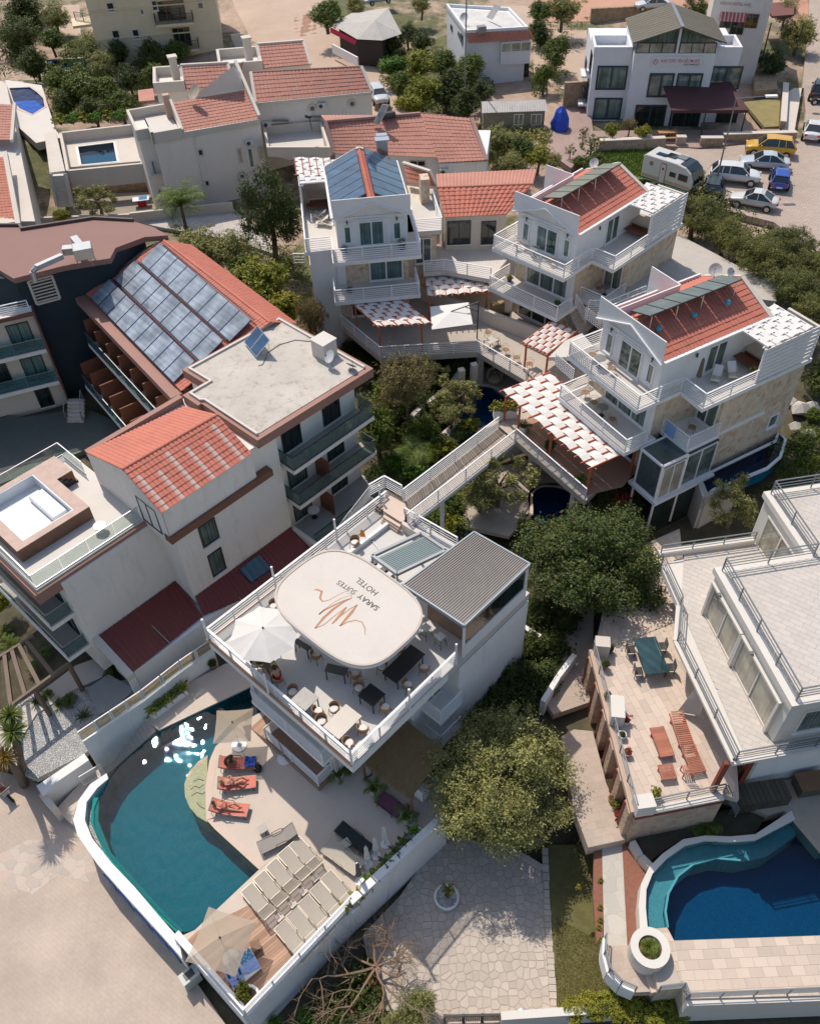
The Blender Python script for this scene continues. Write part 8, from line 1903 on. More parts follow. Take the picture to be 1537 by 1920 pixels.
stab(HI1(350,0)[0],'small slatted side table at the raised grey lounger');stab(HI1(265,1400)[0],'small brown wooden side table by the blue towels',WOOD,rz=.4);stab(HI4(380,810)[0],'low side table between the cream and the dark loungers',pl_('pale_top',(.4,.38,.3),.6))
for i,(x,y)in enumerate(((550,1060),(705,900),(835,750),(970,590))):stab(HI1(x,y)[0],['small beige side table between the lounger rows near the timber deck','second small beige side table from the timber deck','third small beige side table from the timber deck','small beige side table between the rows farthest from the timber deck'][i],pl_('beige_top',(.62,.52,.44),.7),rz=.75,s=.36)
db=tg('double_daybed','pair of low beds pushed together under the corner parasol on the timber deck','daybed',W(*HI3(860,830)[0],0));q=WS(HI3(680,880,1060,580,1225,880,830,1215),.38);cc=sum(q,Vector())/4;Pm(XY(q),.22,.36).b_('mattress',pl_('white_mattress',(.6,.58,.58),.9),db)
for p in q:r=p.lerp(cc,.1);MB().box((r.x,r.y,.12),(.07,.07,.24)).b_('leg',DM,db)
def clq(name,label,pts,z,mat,nx=10,ny=8,drop=.0):
 q=WS(pts,z);t=tg(name,label,'towel',sum(q,Vector())/4);vs,fs=[],[]
 for i in range(nx+1):
  for j in range(ny+1):p=q[0].lerp(q[1],i/nx).lerp(q[3].lerp(q[2],i/nx),j/ny);vs.append((p.x,p.y,z+ru(0,.025)-(drop if i==nx else 0)))
 for i in range(nx):
  for j in range(ny):k=i*(ny+1)+j;fs.append((k,k+ny+1,k+ny+2,k+1))
 MB().add(vs,fs).b_('cloth',mat,t,fx_=1);return t
def strm(name,c1,c2,scale,rot):
 m,nt,b=_mat(name);v=wpos(nt,(1,1,1),rot);wv=N(nt,'ShaderNodeTexWave');wv.inputs['Scale'].default_value=scale;wv.inputs['Distortion'].default_value=1.0;wv.inputs['Detail'].default_value=0
 nt.links.new(v,wv.inputs[0]);nt.links.new(ramp(nt,wv.outputs['Fac'],[(.45,c1),(.55,c2)]),b.inputs['Base Color']);b.inputs['Roughness'].default_value=.9;return m
ub_=W(*HI3(1060,580)[0],0)-W(*HI3(680,880)[0],0);ra=math.atan2(ub_.y,ub_.x)
clq('striped_towel','navy and pale blue striped towel on the daybed',HI3(670,880,850,755,1000,960,730,1060),.385,strm('navy_stripes',(.25,.36,.62),(.01,.04,.14),1.3,-ra+.1));
clq('pale_blue_towel','pale blue towel hanging over the lower end of the daybed beside the planter',HI3(735,1055,1000,960,1010,1060,840,1200),.37,pl_('pale_blue_towel',(.22,.32,.62),.9),drop=.1);fl_=vflor=None
m_,nt_,b__=_mat('blue_floral');vn=N(nt_,'ShaderNodeTexVoronoi');vn.inputs['Scale'].default_value=6;nt_.links.new(wpos(nt_),vn.inputs['Vector']);nt_.links.new(ramp(nt_,vn.outputs['Distance'],[(.15,(.5,.6,.6)),(.3,(.02,.22,.30)),(.6,(.02,.10,.35)),(.8,(.1,.3,.5))]),b__.inputs['Base Color'])
clq('floral_towel','blue and turquoise floral towel on the right half of the daybed',HI3(870,740,1050,600,1130,720,950,850),.387,m_);clq('plain_blue_towel','plain periwinkle towel spread below the floral towel',HI3(950,850,1130,720,1215,870,1010,985),.385,pl_('periwinkle',(.27,.36,.66),.9))
bw_=pot_(W(*HI3(1050,1360)[0],0),'round white pebble filled pot in the corner of the timber deck',(.55,.42),WH,'limeshrub',.38,name='corner_planter');pot_(W(*HI3(985,1250)[0],0),'yellow green shrub behind the round corner pot',(.3,.3),WH,'limeshrub',.62,seed=2)
umb(W(*HI2(530,600)[0],0),2.45,1.42,4,'square beige parasol nearest the restaurant by the pool',PCLOTH,rz=rad(47),drop=.42,base_r=.42,offset=tuple((W(*HI2(425,262)[0],2.45)-W(*HI2(530,600)[0],0)).xy))
pb=tg('bare_parasol_stand','round white parasol base with a bare pole beside the stairs','parasol stand',W(*HI2(1185,790)[0],0));link('base',MB().lathe([(.42,0),(.42,.07),(.1,.1),(.04,.3)],(0,0,0),20).mesh('b',WP),pb);link('pole',MB().tube((0,0,0),(-.15,.1,1.9),.03,8).mesh('p',ALU),pb)
pc=W(*HI3(630,450)[0],2.45);umb(V3(pc.x+.1,pc.y-.15,0),2.45,1.72,4,'large square beige parasol in the corner above the blue towels',PCLOTH,rz=rad(118),drop=.5,base_r=.4,offset=(-.1,.15))
for i,(x,y,l,mt)in enumerate(((780,790,'white closed parasol standing alone on the shaded deck',FABRIC),(690,910,'grey white closed parasol behind the trough, upper of two',FABRIC),(605,1000,'grey white closed parasol behind the trough, lower of two',FABRIC),(520,1170,'dark grey closed parasol at the lower end of the trough',pl_('dark_canvas',(.16,.15,.13),.9)))):cumb(W(*HI4(x,y)[0],0),2.2 if i else 2.1,l,mt)
for i,(x,y,r)in enumerate(((305,95,.8),(400,30,.55),(670,250,.85),(1000,535,.8))):pot_(W(*HI4(x,y)[0],0),['palm like plant in a white pot at the foot of the restaurant corner','small plant in a white pot just behind the restaurant corner','large spiky plant in a white pot left of the thatched roof','large spiky plant in a white pot at the right end of the thatched roof'][i],(.3,.5),WP,'palm',r,seed=10+i)
tb=tg('thatched_bar','brown thatched roof of the pool bar beside the restaurant','bar',W(*Z4(370,1450)[0],0));TH=pl_('thatch',(.23,.155,.075),.95,var=.25,vscale=2,fine=.35,bmp=.5);TH2=pl_('thatch_edge',(.32,.22,.10),.95,var=.25,vscale=3,fine=.4)
q=[FRs.p(8.7,2.1,2.3),FRs.p(11.9,2.3,2.3),FRs.p(11.9,5.0,3.0),FRs.p(8.7,5.0,3.0)];MB().hexa([p-Zv(.2)for p in q],q).b_('thatch_bed',TH,tb,fx_=1);mb=MB();random.seed(8)
for k in range(2600):
 s,r=random.random(),random.random();p=q[0].lerp(q[1],s).lerp(q[3].lerp(q[2],s),r);d=(q[0]-q[3]).normalized()*.32+V3(ru(-.08,.08),ru(-.08,.08),-.02);mb.add([p+V3(-.01,.01,.02),p+V3(.012,-.01,.03),p+d+Zv(.01)],[(0,1,2)])
mb.b_('straw',TH2,tb,kind='stuff');mb=MB()
for k in range(900):s=random.random();p=q[0].lerp(q[1],s)+V3(ru(-.05,.2),ru(-.05,.2),ru(-.05,.06));d=(q[0]-q[3]).normalized()*.2+V3(ru(-.05,.05),ru(-.05,.05),-.28);mb.add([p,p+V3(.025,.01,0),p+d],[(0,1,2)])
mb.b_('straw_fringe',TH2,tb,kind='stuff')
for p in q:MB().tube(V3(p.x,p.y,0),p-Zv(.1),.08,8).b_('post',WOOD,tb)
Br(q[0].lerp(q[3],.4)-Zv(1.8),q[1].lerp(q[2],.4)-Zv(1.8),.5,1.1).b_('bar_counter',WH,tb)
wc=tg('tall_speaker_box','narrow white box under the left edge of the thatched roof','box',W(*HI4(600,60)[0],0));link('box',MB().box((0,0,.5),(.25,.3,1.0),.6).mesh('b',WP),wc);link('base',MB().box((0,0,.02),(.35,.4,.04),.6).mesh('b',DM),wc)
CH=Kit(mk_chair);ZF=7.0
def chairs(t,c,u,v,U,Vl,spec,lab):
 for i,(a,b,f)in enumerate(spec):
  p=c+u*a*(U+.28)+v*b*(Vl+.28);d=(c-p)if f is None else f;d=-(u*a+v*b);CH.put((p.x,p.y,ZF),math.atan2(d.y,d.x),lab[i],'rattan chairs on the roof terrace')
tabs=[]
def tbl(px,mat,label,spec,lab,z=ZF):t,c,u,v,U,Vl=tpx('dining_table',px,z,mat,label);chairs(t,c,u,v,U,Vl,spec,lab);return c,u,v,U,Vl
tbl(Z5(860,845,985,940,870,1055,745,960),GREYT,'grey stone topped table by the rail, next to the seated guests',[(1.1,0,None),(-1.1,0,None)],['rattan chair in the sun below the grey stone topped table','rattan chair between the grey table and the seated guests'])
tbl(Z5(1220,1000,1355,1100,1150,1295,1010,1180),pl_('pale_table',(.52,.46,.40),.5),'large pale table at the lower corner of the roof terrace',[(-1.1,-.5,None),(-1.1,.3,None),(1.1,-.5,None),(1.1,.4,None)],['chair on the inner side of the pale corner table, nearer the rail','chair on the inner side of the pale corner table, upper one','chair at the rail side of the pale corner table, lower one','chair at the rail side of the pale corner table, upper one'])
tbl(Z4(160,945,245,1010,175,1080,90,1020),BLACKT,'square black table in the middle of the terrace',[(-1.1,0,None),(1.1,0,None)],['rattan chair upper left of the square black table','rattan chair lower right of the square black table'])
tbl(Z4(385,735,470,790,300,950,222,890),BLACKT,'long black table between the oval canopy and the right rail',[(-1.1,-.5,None),(-1.1,.5,None),(1.1,-.5,None),(1.1,.4,None)],['chair on the canopy side of the long black table, lower end','chair on the canopy side of the long black table, upper end','chair on the rail side of the long black table, lower end','chair on the rail side of the long black table, upper end'])
tbl(Z3(800,830,930,870,905,905,800,890),pl_('dark_table',(.08,.08,.075),.4),'dark table half under the lower edge of the oval canopy',[(1.1,.2,None)],['rattan chair at the table half under the lower edge of the canopy'])
tbl(Z3(630,690,725,750,700,770,630,730),MATS['dark_table'],'dark table under the left edge of the oval canopy',[(1.1,0,None)],['rattan chair at the table under the left edge of the canopy'])
c,u,v,U,Vl=tbl(Z5(470,640,560,600,685,700,590,760),pl_('olive_table',(.10,.085,.05),.5),'dark table laid for the two guests under the white parasol',[],[])
q=W(*Z5(600,655)[0],7.8);MB().box((q.x,q.y,7.78),(.3,.22,.02),.4).b_('menu_card',pl_('menu_yellow',(.5,.38,.16),.8),None,'yellow menu card on the table of the two guests','menu')
for px,rz_,lab,cm,hr,plb in(((452,650),-.9,'guest in a bright green top sitting at the far side of the terrace table',pl_('green_top',(.02,.26,.10),.8),HAIR,'chair under the guest in green'),((640,780),2.2,'bare backed guest in red shorts sitting at the terrace table by the rail',None,HAIR,'chair under the guest in red shorts')):
 p=W(*Z5(*px)[0],7.5);p.z=7.0;CH.put(p,rz_ if False else math.atan2((c-p).y,(c-p).x),plb,'rattan chairs on the roof terrace')
 cl=[('top',cm,(('waist','chest',.15,.18),('chest','neck',.18,.09),('pelvis','waist',.17,.15)))]if cm else[('shorts',pl_('red_shorts',(.5,.015,.02),.8),(('pelvis','waist',.18,.155),('lhip','lkn',.12,.09),('rhip','rkn',.12,.09)))]
 prs(lab,p,math.atan2((c-p).y,(c-p).x),psit(.46,.35),SKIN,hr,cl)
def mk_stool():
 t=tg('bar_stool','x','bar stool')
 for a,b in((1,1),(1,-1),(-1,1),(-1,-1)):MB().tube((a*.15,b*.15,.75),(a*.24,b*.24,0),.015,5).b_('leg',DM,t)
 MB().box((0,0,.78),(.42,.42,.07)).b_('seat',FABRIC,t,bevel=.02);Br((-.2,-.2,.95),(-.2,.2,.95),.04,.25).b_('backrest',FABRIC,t);Br((.2,-.2,.3),(.2,.2,.3),.02).bar((-.2,-.2,.3),(-.2,.2,.3),.02).b_('footrest',DM,t);return t
ST=Kit(mk_stool);bd=gr[3]-gr[0]
for i,(x,y)in enumerate(((1325,585),(1355,640),(1435,690))):p=W(*Z3(x,y)[0],ZF+.78);ST.put((p.x,p.y,ZF),FRs.rz+pi/2,['bar stool deepest under the grey ribbed roof','middle bar stool at the terrace bar','bar stool nearest the open corner of the terrace bar'][i],'bar stools at the terrace bar')
umb(FRs.p(1.55,3.1,7.0),2.95,1.75,8,'large white octagonal parasol at the left corner of the roof terrace',pl_('white_canvas',(.64,.61,.57),.9,var=.05),rz=.25,drop=.5,base_r=.3,offset=tuple((W(*Z5(510,350)[0],9.95)-FRs.p(1.55,3.1,7)).xy))
u2_=W(*Z5(720,560)[0],9.2)
for k in range(4):p=FRs.p(1.2+k*.0,3.5+k*2.0,7);CH.put(p,FRs.rz,['rattan chair by the left rail under the white parasol','second rattan chair along the left rail','third rattan chair along the left rail','rattan chair at the left rail nearest the orange towel'][k],'rattan chairs on the roof terrace')
eqb=tg('kitchen_machines','row of small grey roof machines between canopy and louvred pergola','machine',W(*Z3(1120,310)[0],8.0))
for i,(x,y)in enumerate(((1060,285),(1095,305),(1120,320),(1155,345))):p=W(*Z3(x,y)[0],8.1);MB().box((p.x,p.y,8.0),(.42,.34,.3),.7).b_('housing',GREYM if i%2 else DM,eqb,bevel=.02)
ZT2=3.2
def mk_wlounger(solid=0,back=.35):
 def f():
  t=tg('timber_lounger','x','sun lounger');L,wd=1.95,.66;z=.36
  for y in(-wd/2,wd/2):Br((0,y,z-.04),(L,y,z-.04),.05,.09).b_('side_rail',WOODR,t)
  n=17
  for i in range(n):
   x=.06+(L-.12)*i/(n-1);zz=z+(max(0,x-1.25)*math.tan(back));Br((x,-wd/2+.02,zz),(x,wd/2-.02,zz),.075 if not solid else.108,.022).b_('slat',WOODR,t)
  for x in(.2,L-.35):
   for y in(-wd/2,wd/2):Br((x,y,0),(x,y,z),.06).b_('leg',WOODR,t)
  return t
 return f
WL=Kit(mk_wlounger());WT=Kit(mk_wlounger(True,.0));WB=Kit(mk_wlounger(False,0))
def wl(kit,a,b,label,sc=1.0):p,q=W(*a,ZT2+.36),W(*b,ZT2+.36);o=kit.put((p.x,p.y,ZT2),math.atan2((q-p).y,(q-p).x),label);L=(q-p).length;o.scale=(L/1.95,1.05,1);return o
wl(WL,HI5(860,1150)[0],HI5(755,850)[0],'upper slatted timber lounger of the long pair on the sun terrace');wl(WL,HI5(965,1385)[0],HI5(865,1160)[0],'lower slatted timber lounger beside the red post on the sun terrace')
wl(WT,HI5(680,1240)[0],HI5(580,975)[0],'closed board topped timber table bench in the middle of the sun terrace');wl(WB,HI5(700,1445)[0],HI5(655,1310)[0],'short timber bench below the board topped one')
cr2=tg('timber_chair','small open timber chair between the bench and the long loungers','chair',W(*HI5(840,1400)[0],ZT2));
for x in(-.22,.22):
 for y in(-.22,.22):link('leg',MB().box((x,y,.22),(.05,.05,.44)).mesh('l',WOODR),cr2)
for k in range(5):link('seat_slat',MB().box((-.2+k*.1,0,.45),(.06,.5,.02)).mesh('s',WOODR),cr2)
for z in(.6,.75,.9):link('back_slat',MB().box((0,-.25,z),(.5,.03,.05)).mesh('b',WOODR),cr2)
dt=tpx('garden_dining_table',HI5(365,180,575,160,695,478,495,505),ZT2,wmat('dark_teal_top',(.015,.05,.06),(.03,.08,.09),2.0),'dark teal glass topped table dappled by the big tree',.76)
t,c,u,v,U,Vl=dt
for i,(a,b)in enumerate(((-.5,1),(.5,1),(-.5,-1),(.5,-1))):
 p=c+u*a*U*1.2+v*b*(Vl+.25)if U>Vl else c+v*a*Vl*1.2+u*b*(U+.25);k=tg('dark_garden_chair',['dark chair at the house side of the dappled table, upper one','dark chair at the house side of the dappled table, lower one','dark chair at the wall side of the dappled table, upper one','dark chair at the wall side of the dappled table, lower one'][i],'chair',(p.x,p.y,ZT2),'dark chairs at the dappled table')
 for x in(-.2,.2):
  for y in(-.2,.2):link('leg',MB().box((x,y,.22),(.03,.03,.44)).mesh('l',DM),k)
 link('seat',MB().box((0,0,.45),(.46,.46,.05)).mesh('s',DM),k);link('backrest',MB().box((.22 if b>0 else-.22,0,.7),(.04,.46,.45)).mesh('b',DM),k)
for i,(x,y,kd,pm,r,lab,pt_)in enumerate(((135,720,'limeshrub',L_LIME,.3,'small yellow green plant in a dark pot on the terrace wall side',DM),(185,830,'redshrub',None,.38,'red flowering plant, upper of the two by the white pier',DM),(300,940,'redshrub',None,.36,'red flowering plant, lower of the two by the white pier',WP),(262,1070,'dark',None,.2,'round dark pot with a low plant in the sun',WP),(310,1230,'redshrub',None,.28,'sparse red flowering plant by the terrace rail',TERRAC),(565,1600,'limeshrub',None,.42,'yellow green bush in a pot at the front terrace corner',GREYM),(105,440,'dark',None,.35,'brown pot in the shade of the big tree, lower of two',TERRAC),(150,300,'dark',None,.3,'dark pot in the shade of the big tree, upper of two',DM))):
 pot_(W(*HI5(x,y)[0],ZT2),lab,(.22,.32),pt_,kd,r,seed=i)
for i,(x,y,kd,lab)in enumerate(((170,1640,'limeshrub','small clay pot below the arches'),(205,1700,'limeshrub','yellow green potted plant on the walk below the arches'),(245,1800,'redshrub','reddish spiky plant in a dark pot at the corner arch'))):pot_(W(*HI5(x,y)[0],.6),lab,(.2,.3),TERRAC if i<2 else DM,kd,.2+.15*i,seed=i)
for p in((205,880),):q=W(*HI5(*p)[0],ZT2);MB().box((q.x,q.y,ZT2+.5),(.7,1.3,1.0),-.15).b_('white_pier',RWH,None,'white plastered pier between the red flowering plants','pier')
q=W(*HI5(75,300)[0],ZT2);MB().box((q.x,q.y,ZT2+.5),(.8,.7,1.0),-.15).b_('corner_pier',CRM,None,'cream pier at the upper end of the terrace wall in the shade','pier')
dr=tg('white_curtain','gathered white curtain tied under the edge of the upper terrace','curtain',W(*HI5(880,860)[0],ZT2));A_=[W(*HI5(930,640)[0],5.3),W(*HI5(1000,760)[0],5.3)];B_=[W(*HI5(790,850)[0],ZT2+.1),W(*HI5(960,880)[0],ZT2+.1)];vs,fs=[],[];n=24
for i in range(n+1):
 t_=i/n;p,q=A_[0].lerp(A_[1],t_),B_[0].lerp(B_[1],t_);o_=V3(.09*(1 if i%2 else-1),.05,0);vs+=[p+o_*.5,p.lerp(q,.5)+o_,q+o_*1.5]
for i in range(n):fs+=[(i*3,i*3+3,i*3+4,i*3+1),(i*3+1,i*3+4,i*3+5,i*3+2)]
MB().add(vs,fs).b_('cloth',FABRIC,dr)
def trnd(px,z,label,r=.35,mat=GREYT,h=.72):t=tg('round_table',label,'table',W(*px,z));link('table_top',MB().lathe([(r,h-.03),(r,h)],(0,0,0),18).mesh('t',mat),t);link('leg',MB().tube((0,0,0),(0,0,h),.03,6).lathe([(.2,0),(.2,.03)],(0,0,0),12).mesh('l',DM),t);return t
def mk_wire():
 t=tg('wire_chair','x','chair')
 for a,b in((1,1),(1,-1),(-1,1),(-1,-1)):MB().tube((a*.18,b*.18,.42),(a*.22,b*.22,0),.014,5).b_('leg',RATTAN,t)
 mb=MB();n=16
 for z,r in((.43,.25),(.62,.29),(.8,.27)):
  rng=range(n)if z<.5 else range(3,13)
  for i in rng:mb.tube((r*cos(2*pi*i/n+pi-pi),r*sin(2*pi*i/n),z),(r*cos(2*pi*(i+1)/n),r*sin(2*pi*(i+1)/n),z),.012,4)
 mb.b_('hoop_back',RATTAN,t);MB().lathe([(.22,.43),(.22,.46)],(0,0,0),14).b_('seat',RATTAN,t);return t
WC=Kit(mk_wire)
def wcp(F,u,v,z,rz,lab):WC.put(F.p(u,v,z),F.rz+rz,lab,'wire chairs on the villa balconies')
wcp(F3,1.3,.9,11,-1.5,'wire chair at the left end of the stone villa roof balcony');wcp(F3,3.0,1.0,11,-1.0,'wire chair by the glass door of the stone villa roof balcony');wcp(F3,1.2,.9,8,-1.5,'wire chair at the left end of the stone villa middle balcony');wcp(F3,2.3,.7,8,-1.2,'second wire chair on the stone villa middle balcony');wcp(F3,4.2,.6,8,1.5,'wire chair at the dark pane of the stone villa middle balcony')
wcp(F2,1.6,.9,11,-1.5,'wire chair at the left of the roof balcony of the villa next to the caravan');wcp(F2,4.9,.9,11,1.0,'wire chair at the right of the roof balcony of the villa next to the caravan');wcp(F2,6.9,4.3,8,.5,'wire chair in the shaded niche beside the driveway');wcp(F3,7.4,4.2,8,.5,'wire chair in the shaded corner balcony above the conservatory')
for F_,u_,v,z,l in((F3,2.1,.8,11,'blue grey round table on the stone villa roof balcony'),(F3,3.2,.6,8,'round table on the stone villa middle balcony'),(F2,3.2,.9,11,'round table on the roof balcony of the villa next to the caravan'),(F2,7.4,4.4,8,'round wire table in the shaded niche beside the driveway')):
 q=F_.p(u_,v,z);t=tg('round_table',l,'table',q);link('table_top',MB().lathe([(.38,.69),(.38,.72)],(0,0,0),18).mesh('t',GREYM),t);link('leg',MB().tube((0,0,0),(0,0,.7),.03,6).lathe([(.2,0),(.2,.03)],(0,0,0),12).mesh('l',DM),t)
cumb(F3 .p(6.9,4.2,11),2.3,'olive closed parasol on the stone villa roof terrace',pl_('olive_canvas',(.17,.15,.09),.9));cumb(F2 .p(.4,7.6,11),2.3,'olive closed parasol behind the villa next to the caravan',MATS['olive_canvas'])
def deckchair(loc,rz,label):
 t=tg('deck_chair',label,'deck chair',loc,rz=rz)
 PW_=pl_('pale_wood',(.5,.43,.3),.6);mb=MB()
 for y in(-.28,.28):mb.bar((0,y,.1),(1.1,y,.75),.04).bar((.1,y,.5),(1.2,y,.05),.04)
 for k in range(5):mb.bar((.15+k*.08,-.28,.2+k*.04),(.15+k*.08,.28,.2+k*.04),.03)
 link('frame',mb.mesh('f',PW_),t);link('sling',MB().add([(.1,-.25,.25),(.1,.25,.25),(.5,.25,.28),(.5,-.25,.28),(1.1,.25,.78),(1.1,-.25,.78)],[(0,1,2,3),(3,2,4,5)]).mesh('s',FABRIC),t);return t
deckchair(F3 .p(7.2,5.4,11),F3 .rz+2.2,'folding pale deck chair on the stone villa roof terrace, left one');deckchair(F3 .p(7.6,6.6,11),F3 .rz+2.6,'folding pale deck chair on the stone villa roof terrace, right one');deckchair(F1 .p(7.6,7.0,11),F1 .rz-.3,'folding pale deck chair on the first villa roof terrace, nearer the slatted pergola');deckchair(F1 .p(7.5,5.9,11),F1 .rz-.2,'folding pale deck chair on the first villa roof terrace, lower one')
for F_,l in((F3,'stone villa'),(F2,'villa next to the caravan'),(F1,'first villa')):
 t=tg('terrace_kitchen','reddish timber benches and table under the corner pergola of the '+l,'table',F_.p(7,9.6,11))
 F_.bx(5.5,7.9,8.9,10.3,11.6,11.75).b_('table_top',pl_('pale_stone_top',(.45,.38,.3),.6),t);F_.bx(5.7,7.7,9.1,10.1,11.0,11.6).b_('cabinet',pl_('reddish_wood',(.20,.07,.035),.6,var=.2),t)
 for k in range(6):F_.bx(5.4,8.0,8.05+k*.13,8.15+k*.13,11.38,11.42).b_('bench_slat',MATS['reddish_wood'],t)
pot_(F3 .p(7.9,8.0,11),'yellow green bush in a pot by the pergola kitchen of the stone villa',(.25,.4),TERRAC,'limeshrub',.45);pot_(F1 .p(5.6,1.3,11),'spiky plant in a blue pot at the left end of the first villa roof balcony',(.25,.35),pl_('blue_pot',(.05,.09,.3),.4),'spiky',.5);pot_(F1 .p(1.3,1.1,11),'leafy plant in a blue pot at the right end of the first villa roof balcony',(.25,.35),MATS['blue_pot'],'thin',.45);pot_(F1 .p(5.5,.6,8),'leafy dark plant in a pot on the first villa middle balcony',(.22,.35),DM,'spiky',.55)
pot_(F2 .p(5.9,.6,8),'green potted plant at the right end of the caravan side balcony',(.2,.3),DM,'bright',.35);pot_(F2 .p(.9,1.2,8),'yellow green potted plant at the left end of the caravan side balcony',(.2,.3),DM,'limeshrub',.35)
for i,(P_,lab)in enumerate(((HI8(250,745,340,705,420,745,320,800),'pale dining table on the veranda nearest the white rail bend'),(HI8(700,1075,790,1030,870,1065,780,1120),'pale dining table on the veranda beside the orange pergola post'))):tpx('veranda_table',P_,5.0,pl_('veranda_table_top',(.5,.46,.4),.6),lab)
for i,(x,y)in enumerate(((385,800),(300,720),(480,900),(590,980),(725,1045))):WC.put(W(*HI8(x,y)[0],5.0),ru(0,6),['wire chair right of the pale veranda table','wire chair behind the pale veranda table','brown chair standing alone on the sunny veranda','brown chair near the veranda rail under the pergola corner','brown chair at the second pale veranda table'][i],'brown chairs on the veranda')
pot_(W(*HI8(480,590)[0],5.0),'dark bushy plant in a blue pot on the shaded veranda',(.3,.5),MATS['blue_pot'],'dark',.5);pl=tg('wooden_cupboard','pale wooden cupboard on the shaded veranda wall','cupboard',W(*HI8(390,540)[0],5));link('cabinet',MB().box((0,0,.75),(1.0,.5,1.5),.2).mesh('c',pl_('cupboard_wood',(.33,.22,.11),.6)),pl)
for k in(-.25,.25):link('door',MB().box((k,-.26,.75),(.45,.03,1.3),.0).mesh('d',MATS['cupboard_wood']),pl)
pot_(W(*Z2(1010,500)[0],5.0),'small palm in a white and blue pot under the orange pergola',(.3,.5),WP,'palm',.6,seed=21);pot_(W(*Z2(1150,610)[0],5.0),'small round tree in a pot under the orange pergola',(.22,.4),DM,'dark',.5);pot_(W(*Z2(1325,790)[0],5.0),'spiky palm in a pot at the end of the red tiled veranda',(.25,.4),DM,'palm',.8,seed=22)
hb_=tg('hedge_planter','white planter wall with a clipped yellow green hedge by the orange post','planter',W(*HI8(470,1480)[0],5));a,b=W(*HI8(360,1500)[0],5.4),W(*HI8(590,1480)[0],5.4);Br(a-Zv(.1),b-Zv(.1),.7,.8).b_('planter_box',WH,hb_)
for i in range(4):p=a.lerp(b,.12+i*.25);c_=link('hedge',crown('limeshrub',i%2),hb_,p+Zv(.6)-hb_.location);c_.scale=(.7,.7,.6)
ec=tg('hanging_egg_chair','cream wicker egg chair beside the shaded garden pool','chair',W(*HI8(365,1200)[0],1.95));vs,fs=[],[];n=18;mb=MB()
for i in range(n):
 a=2*pi*i/n;P_=[V3(.62*cos(a)*sin(t_),.55*sin(a)*sin(t_)+.0,.75+.75*-cos(t_))for t_ in[pi*k/8 for k in range(9)]]
 if sin(a)<-.55:P_=P_[:5]
 mb.path(P_,.02,4)
for t_ in(.6,1.0,1.4):mb.path([V3(.62*cos(a)*sin(t_),.55*sin(a)*sin(t_),.75-.75*cos(t_))for a in[2*pi*k/18 for k in range(19)]],.018,4)
link('wicker_shell',mb.mesh('w',pl_('cream_wicker',(.5,.42,.3),.7)),ec);link('cushion',MB().lathe([(.2,.25),(.45,.35),(.4,.5),(.1,.5)],(0,0,0),14).mesh('c',BEIGEF),ec)
trnd((590,970),2.12,'round white table on the ground floor terrace of the hotel wing',.4,WP)
ZC=6.7;WCAR=paint('white_paint_car',(.62,.62,.61))
car_px('yellow_suv','bright yellow sport utility car at the back of the parked row',QC(1150,815)[0],QC(1375,835)[0],ZC,paint('yellow_car',(.62,.33,.01)),'suv',L=4.6,Wd=1.85,Hh=1.68)
car_px('silver_sedan','pale silver saloon parked just below the yellow car',QC(1115,890)[0],QC(1350,910)[0],ZC,paint('silver_car',(.45,.49,.52)),'sedan',L=4.5)
car_px('white_suv','white sport utility car in front beside the lamp post',QC(1200,985)[0],QC(945,960)[0],ZC,WCAR,'suv',L=4.55,Wd=1.85,Hh=1.65)
car_px('white_sedan','older white saloon parked lowest in the row',QC(1065,1085)[0],QC(1285,1125)[0],ZC,paint('cream_white_car',(.58,.56,.52)),'sedan',L=4.2,Wd=1.68)
car_px('blue_hatchback','bright blue hatchback parked end on between the pale cars',QC(1315,925)[0],QC(1308,1058)[0],ZC,paint('blue_car',(.012,.06,.33)),'hatch',L=3.7,Wd=1.7,Hh=1.5)
car_px('white_compact','white saloon seen from behind at the right edge of the car park',QC(1500,670)[0],QC(1480,785)[0],ZC,WCAR,'sedan',L=4.3)
car_px('black_jeep','black off road car with a spare wheel cut by the right edge',QC(1545,470)[0],QC(1510,570)[0],ZC,paint('black_car',(.012,.012,.013)),'suv',L=4.3,Wd=1.85,Hh=1.8)
p=W(*QC(1507,545)[0],ZC+1.0);sw_=tg('spare_wheel','covered spare wheel on the back of the black off road car','wheel',p);link('tyre',MB().tube((0,-.12,0),(0,.12,0),.36,20).mesh('t',TYREM),sw_);link('rim',MB().tube((0,-.14,0),(0,-.12,0),.18,16).mesh('r',RIMM),sw_)
car_px('dark_green_car','dark car mostly hidden by the pines below the lamp post',QC(960,1000)[0],QC(945,1060)[0],ZC-.1,paint('dark_green_car',(.02,.04,.035)),'hatch',L=3.8)
car_px('road_white_pickup','white car driving on the red road behind the school',QC(565,50)[0],QC(700,45)[0],8.5,paint('blue_white_car',(.52,.55,.57)),'sedan',L=4.4)
car_px('road_silver_car','silver car on the dirt road behind the roadside bar',QT(580,22)[0],QT(650,10)[0],8.5,paint('blue_grey_car',(.40,.45,.5)),'hatch',L=4.0)
car_px('hidden_parked_car','parked car showing its windscreen behind the end of the beige row house',QT(640,590)[0],QT(600,520)[0],6.5,paint('white_car_b',(.5,.52,.53)),'suv',L=4.4)
cvn=tg('caravan','white caravan with green and orange stripes and a curved dark front window','caravan',(0,0,0));L_,hw,Hc=5.2,1.1,2.15;prof=[(-L_/2,.45),(L_/2-.45,.45),(L_/2,.9),(L_/2-.02,1.5),(L_/2-.35,2.15),(L_/2-.95,2.55),(L_/2-1.9,2.7),(-L_/2+.2,2.7),(-L_/2,2.55)];n=len(prof)
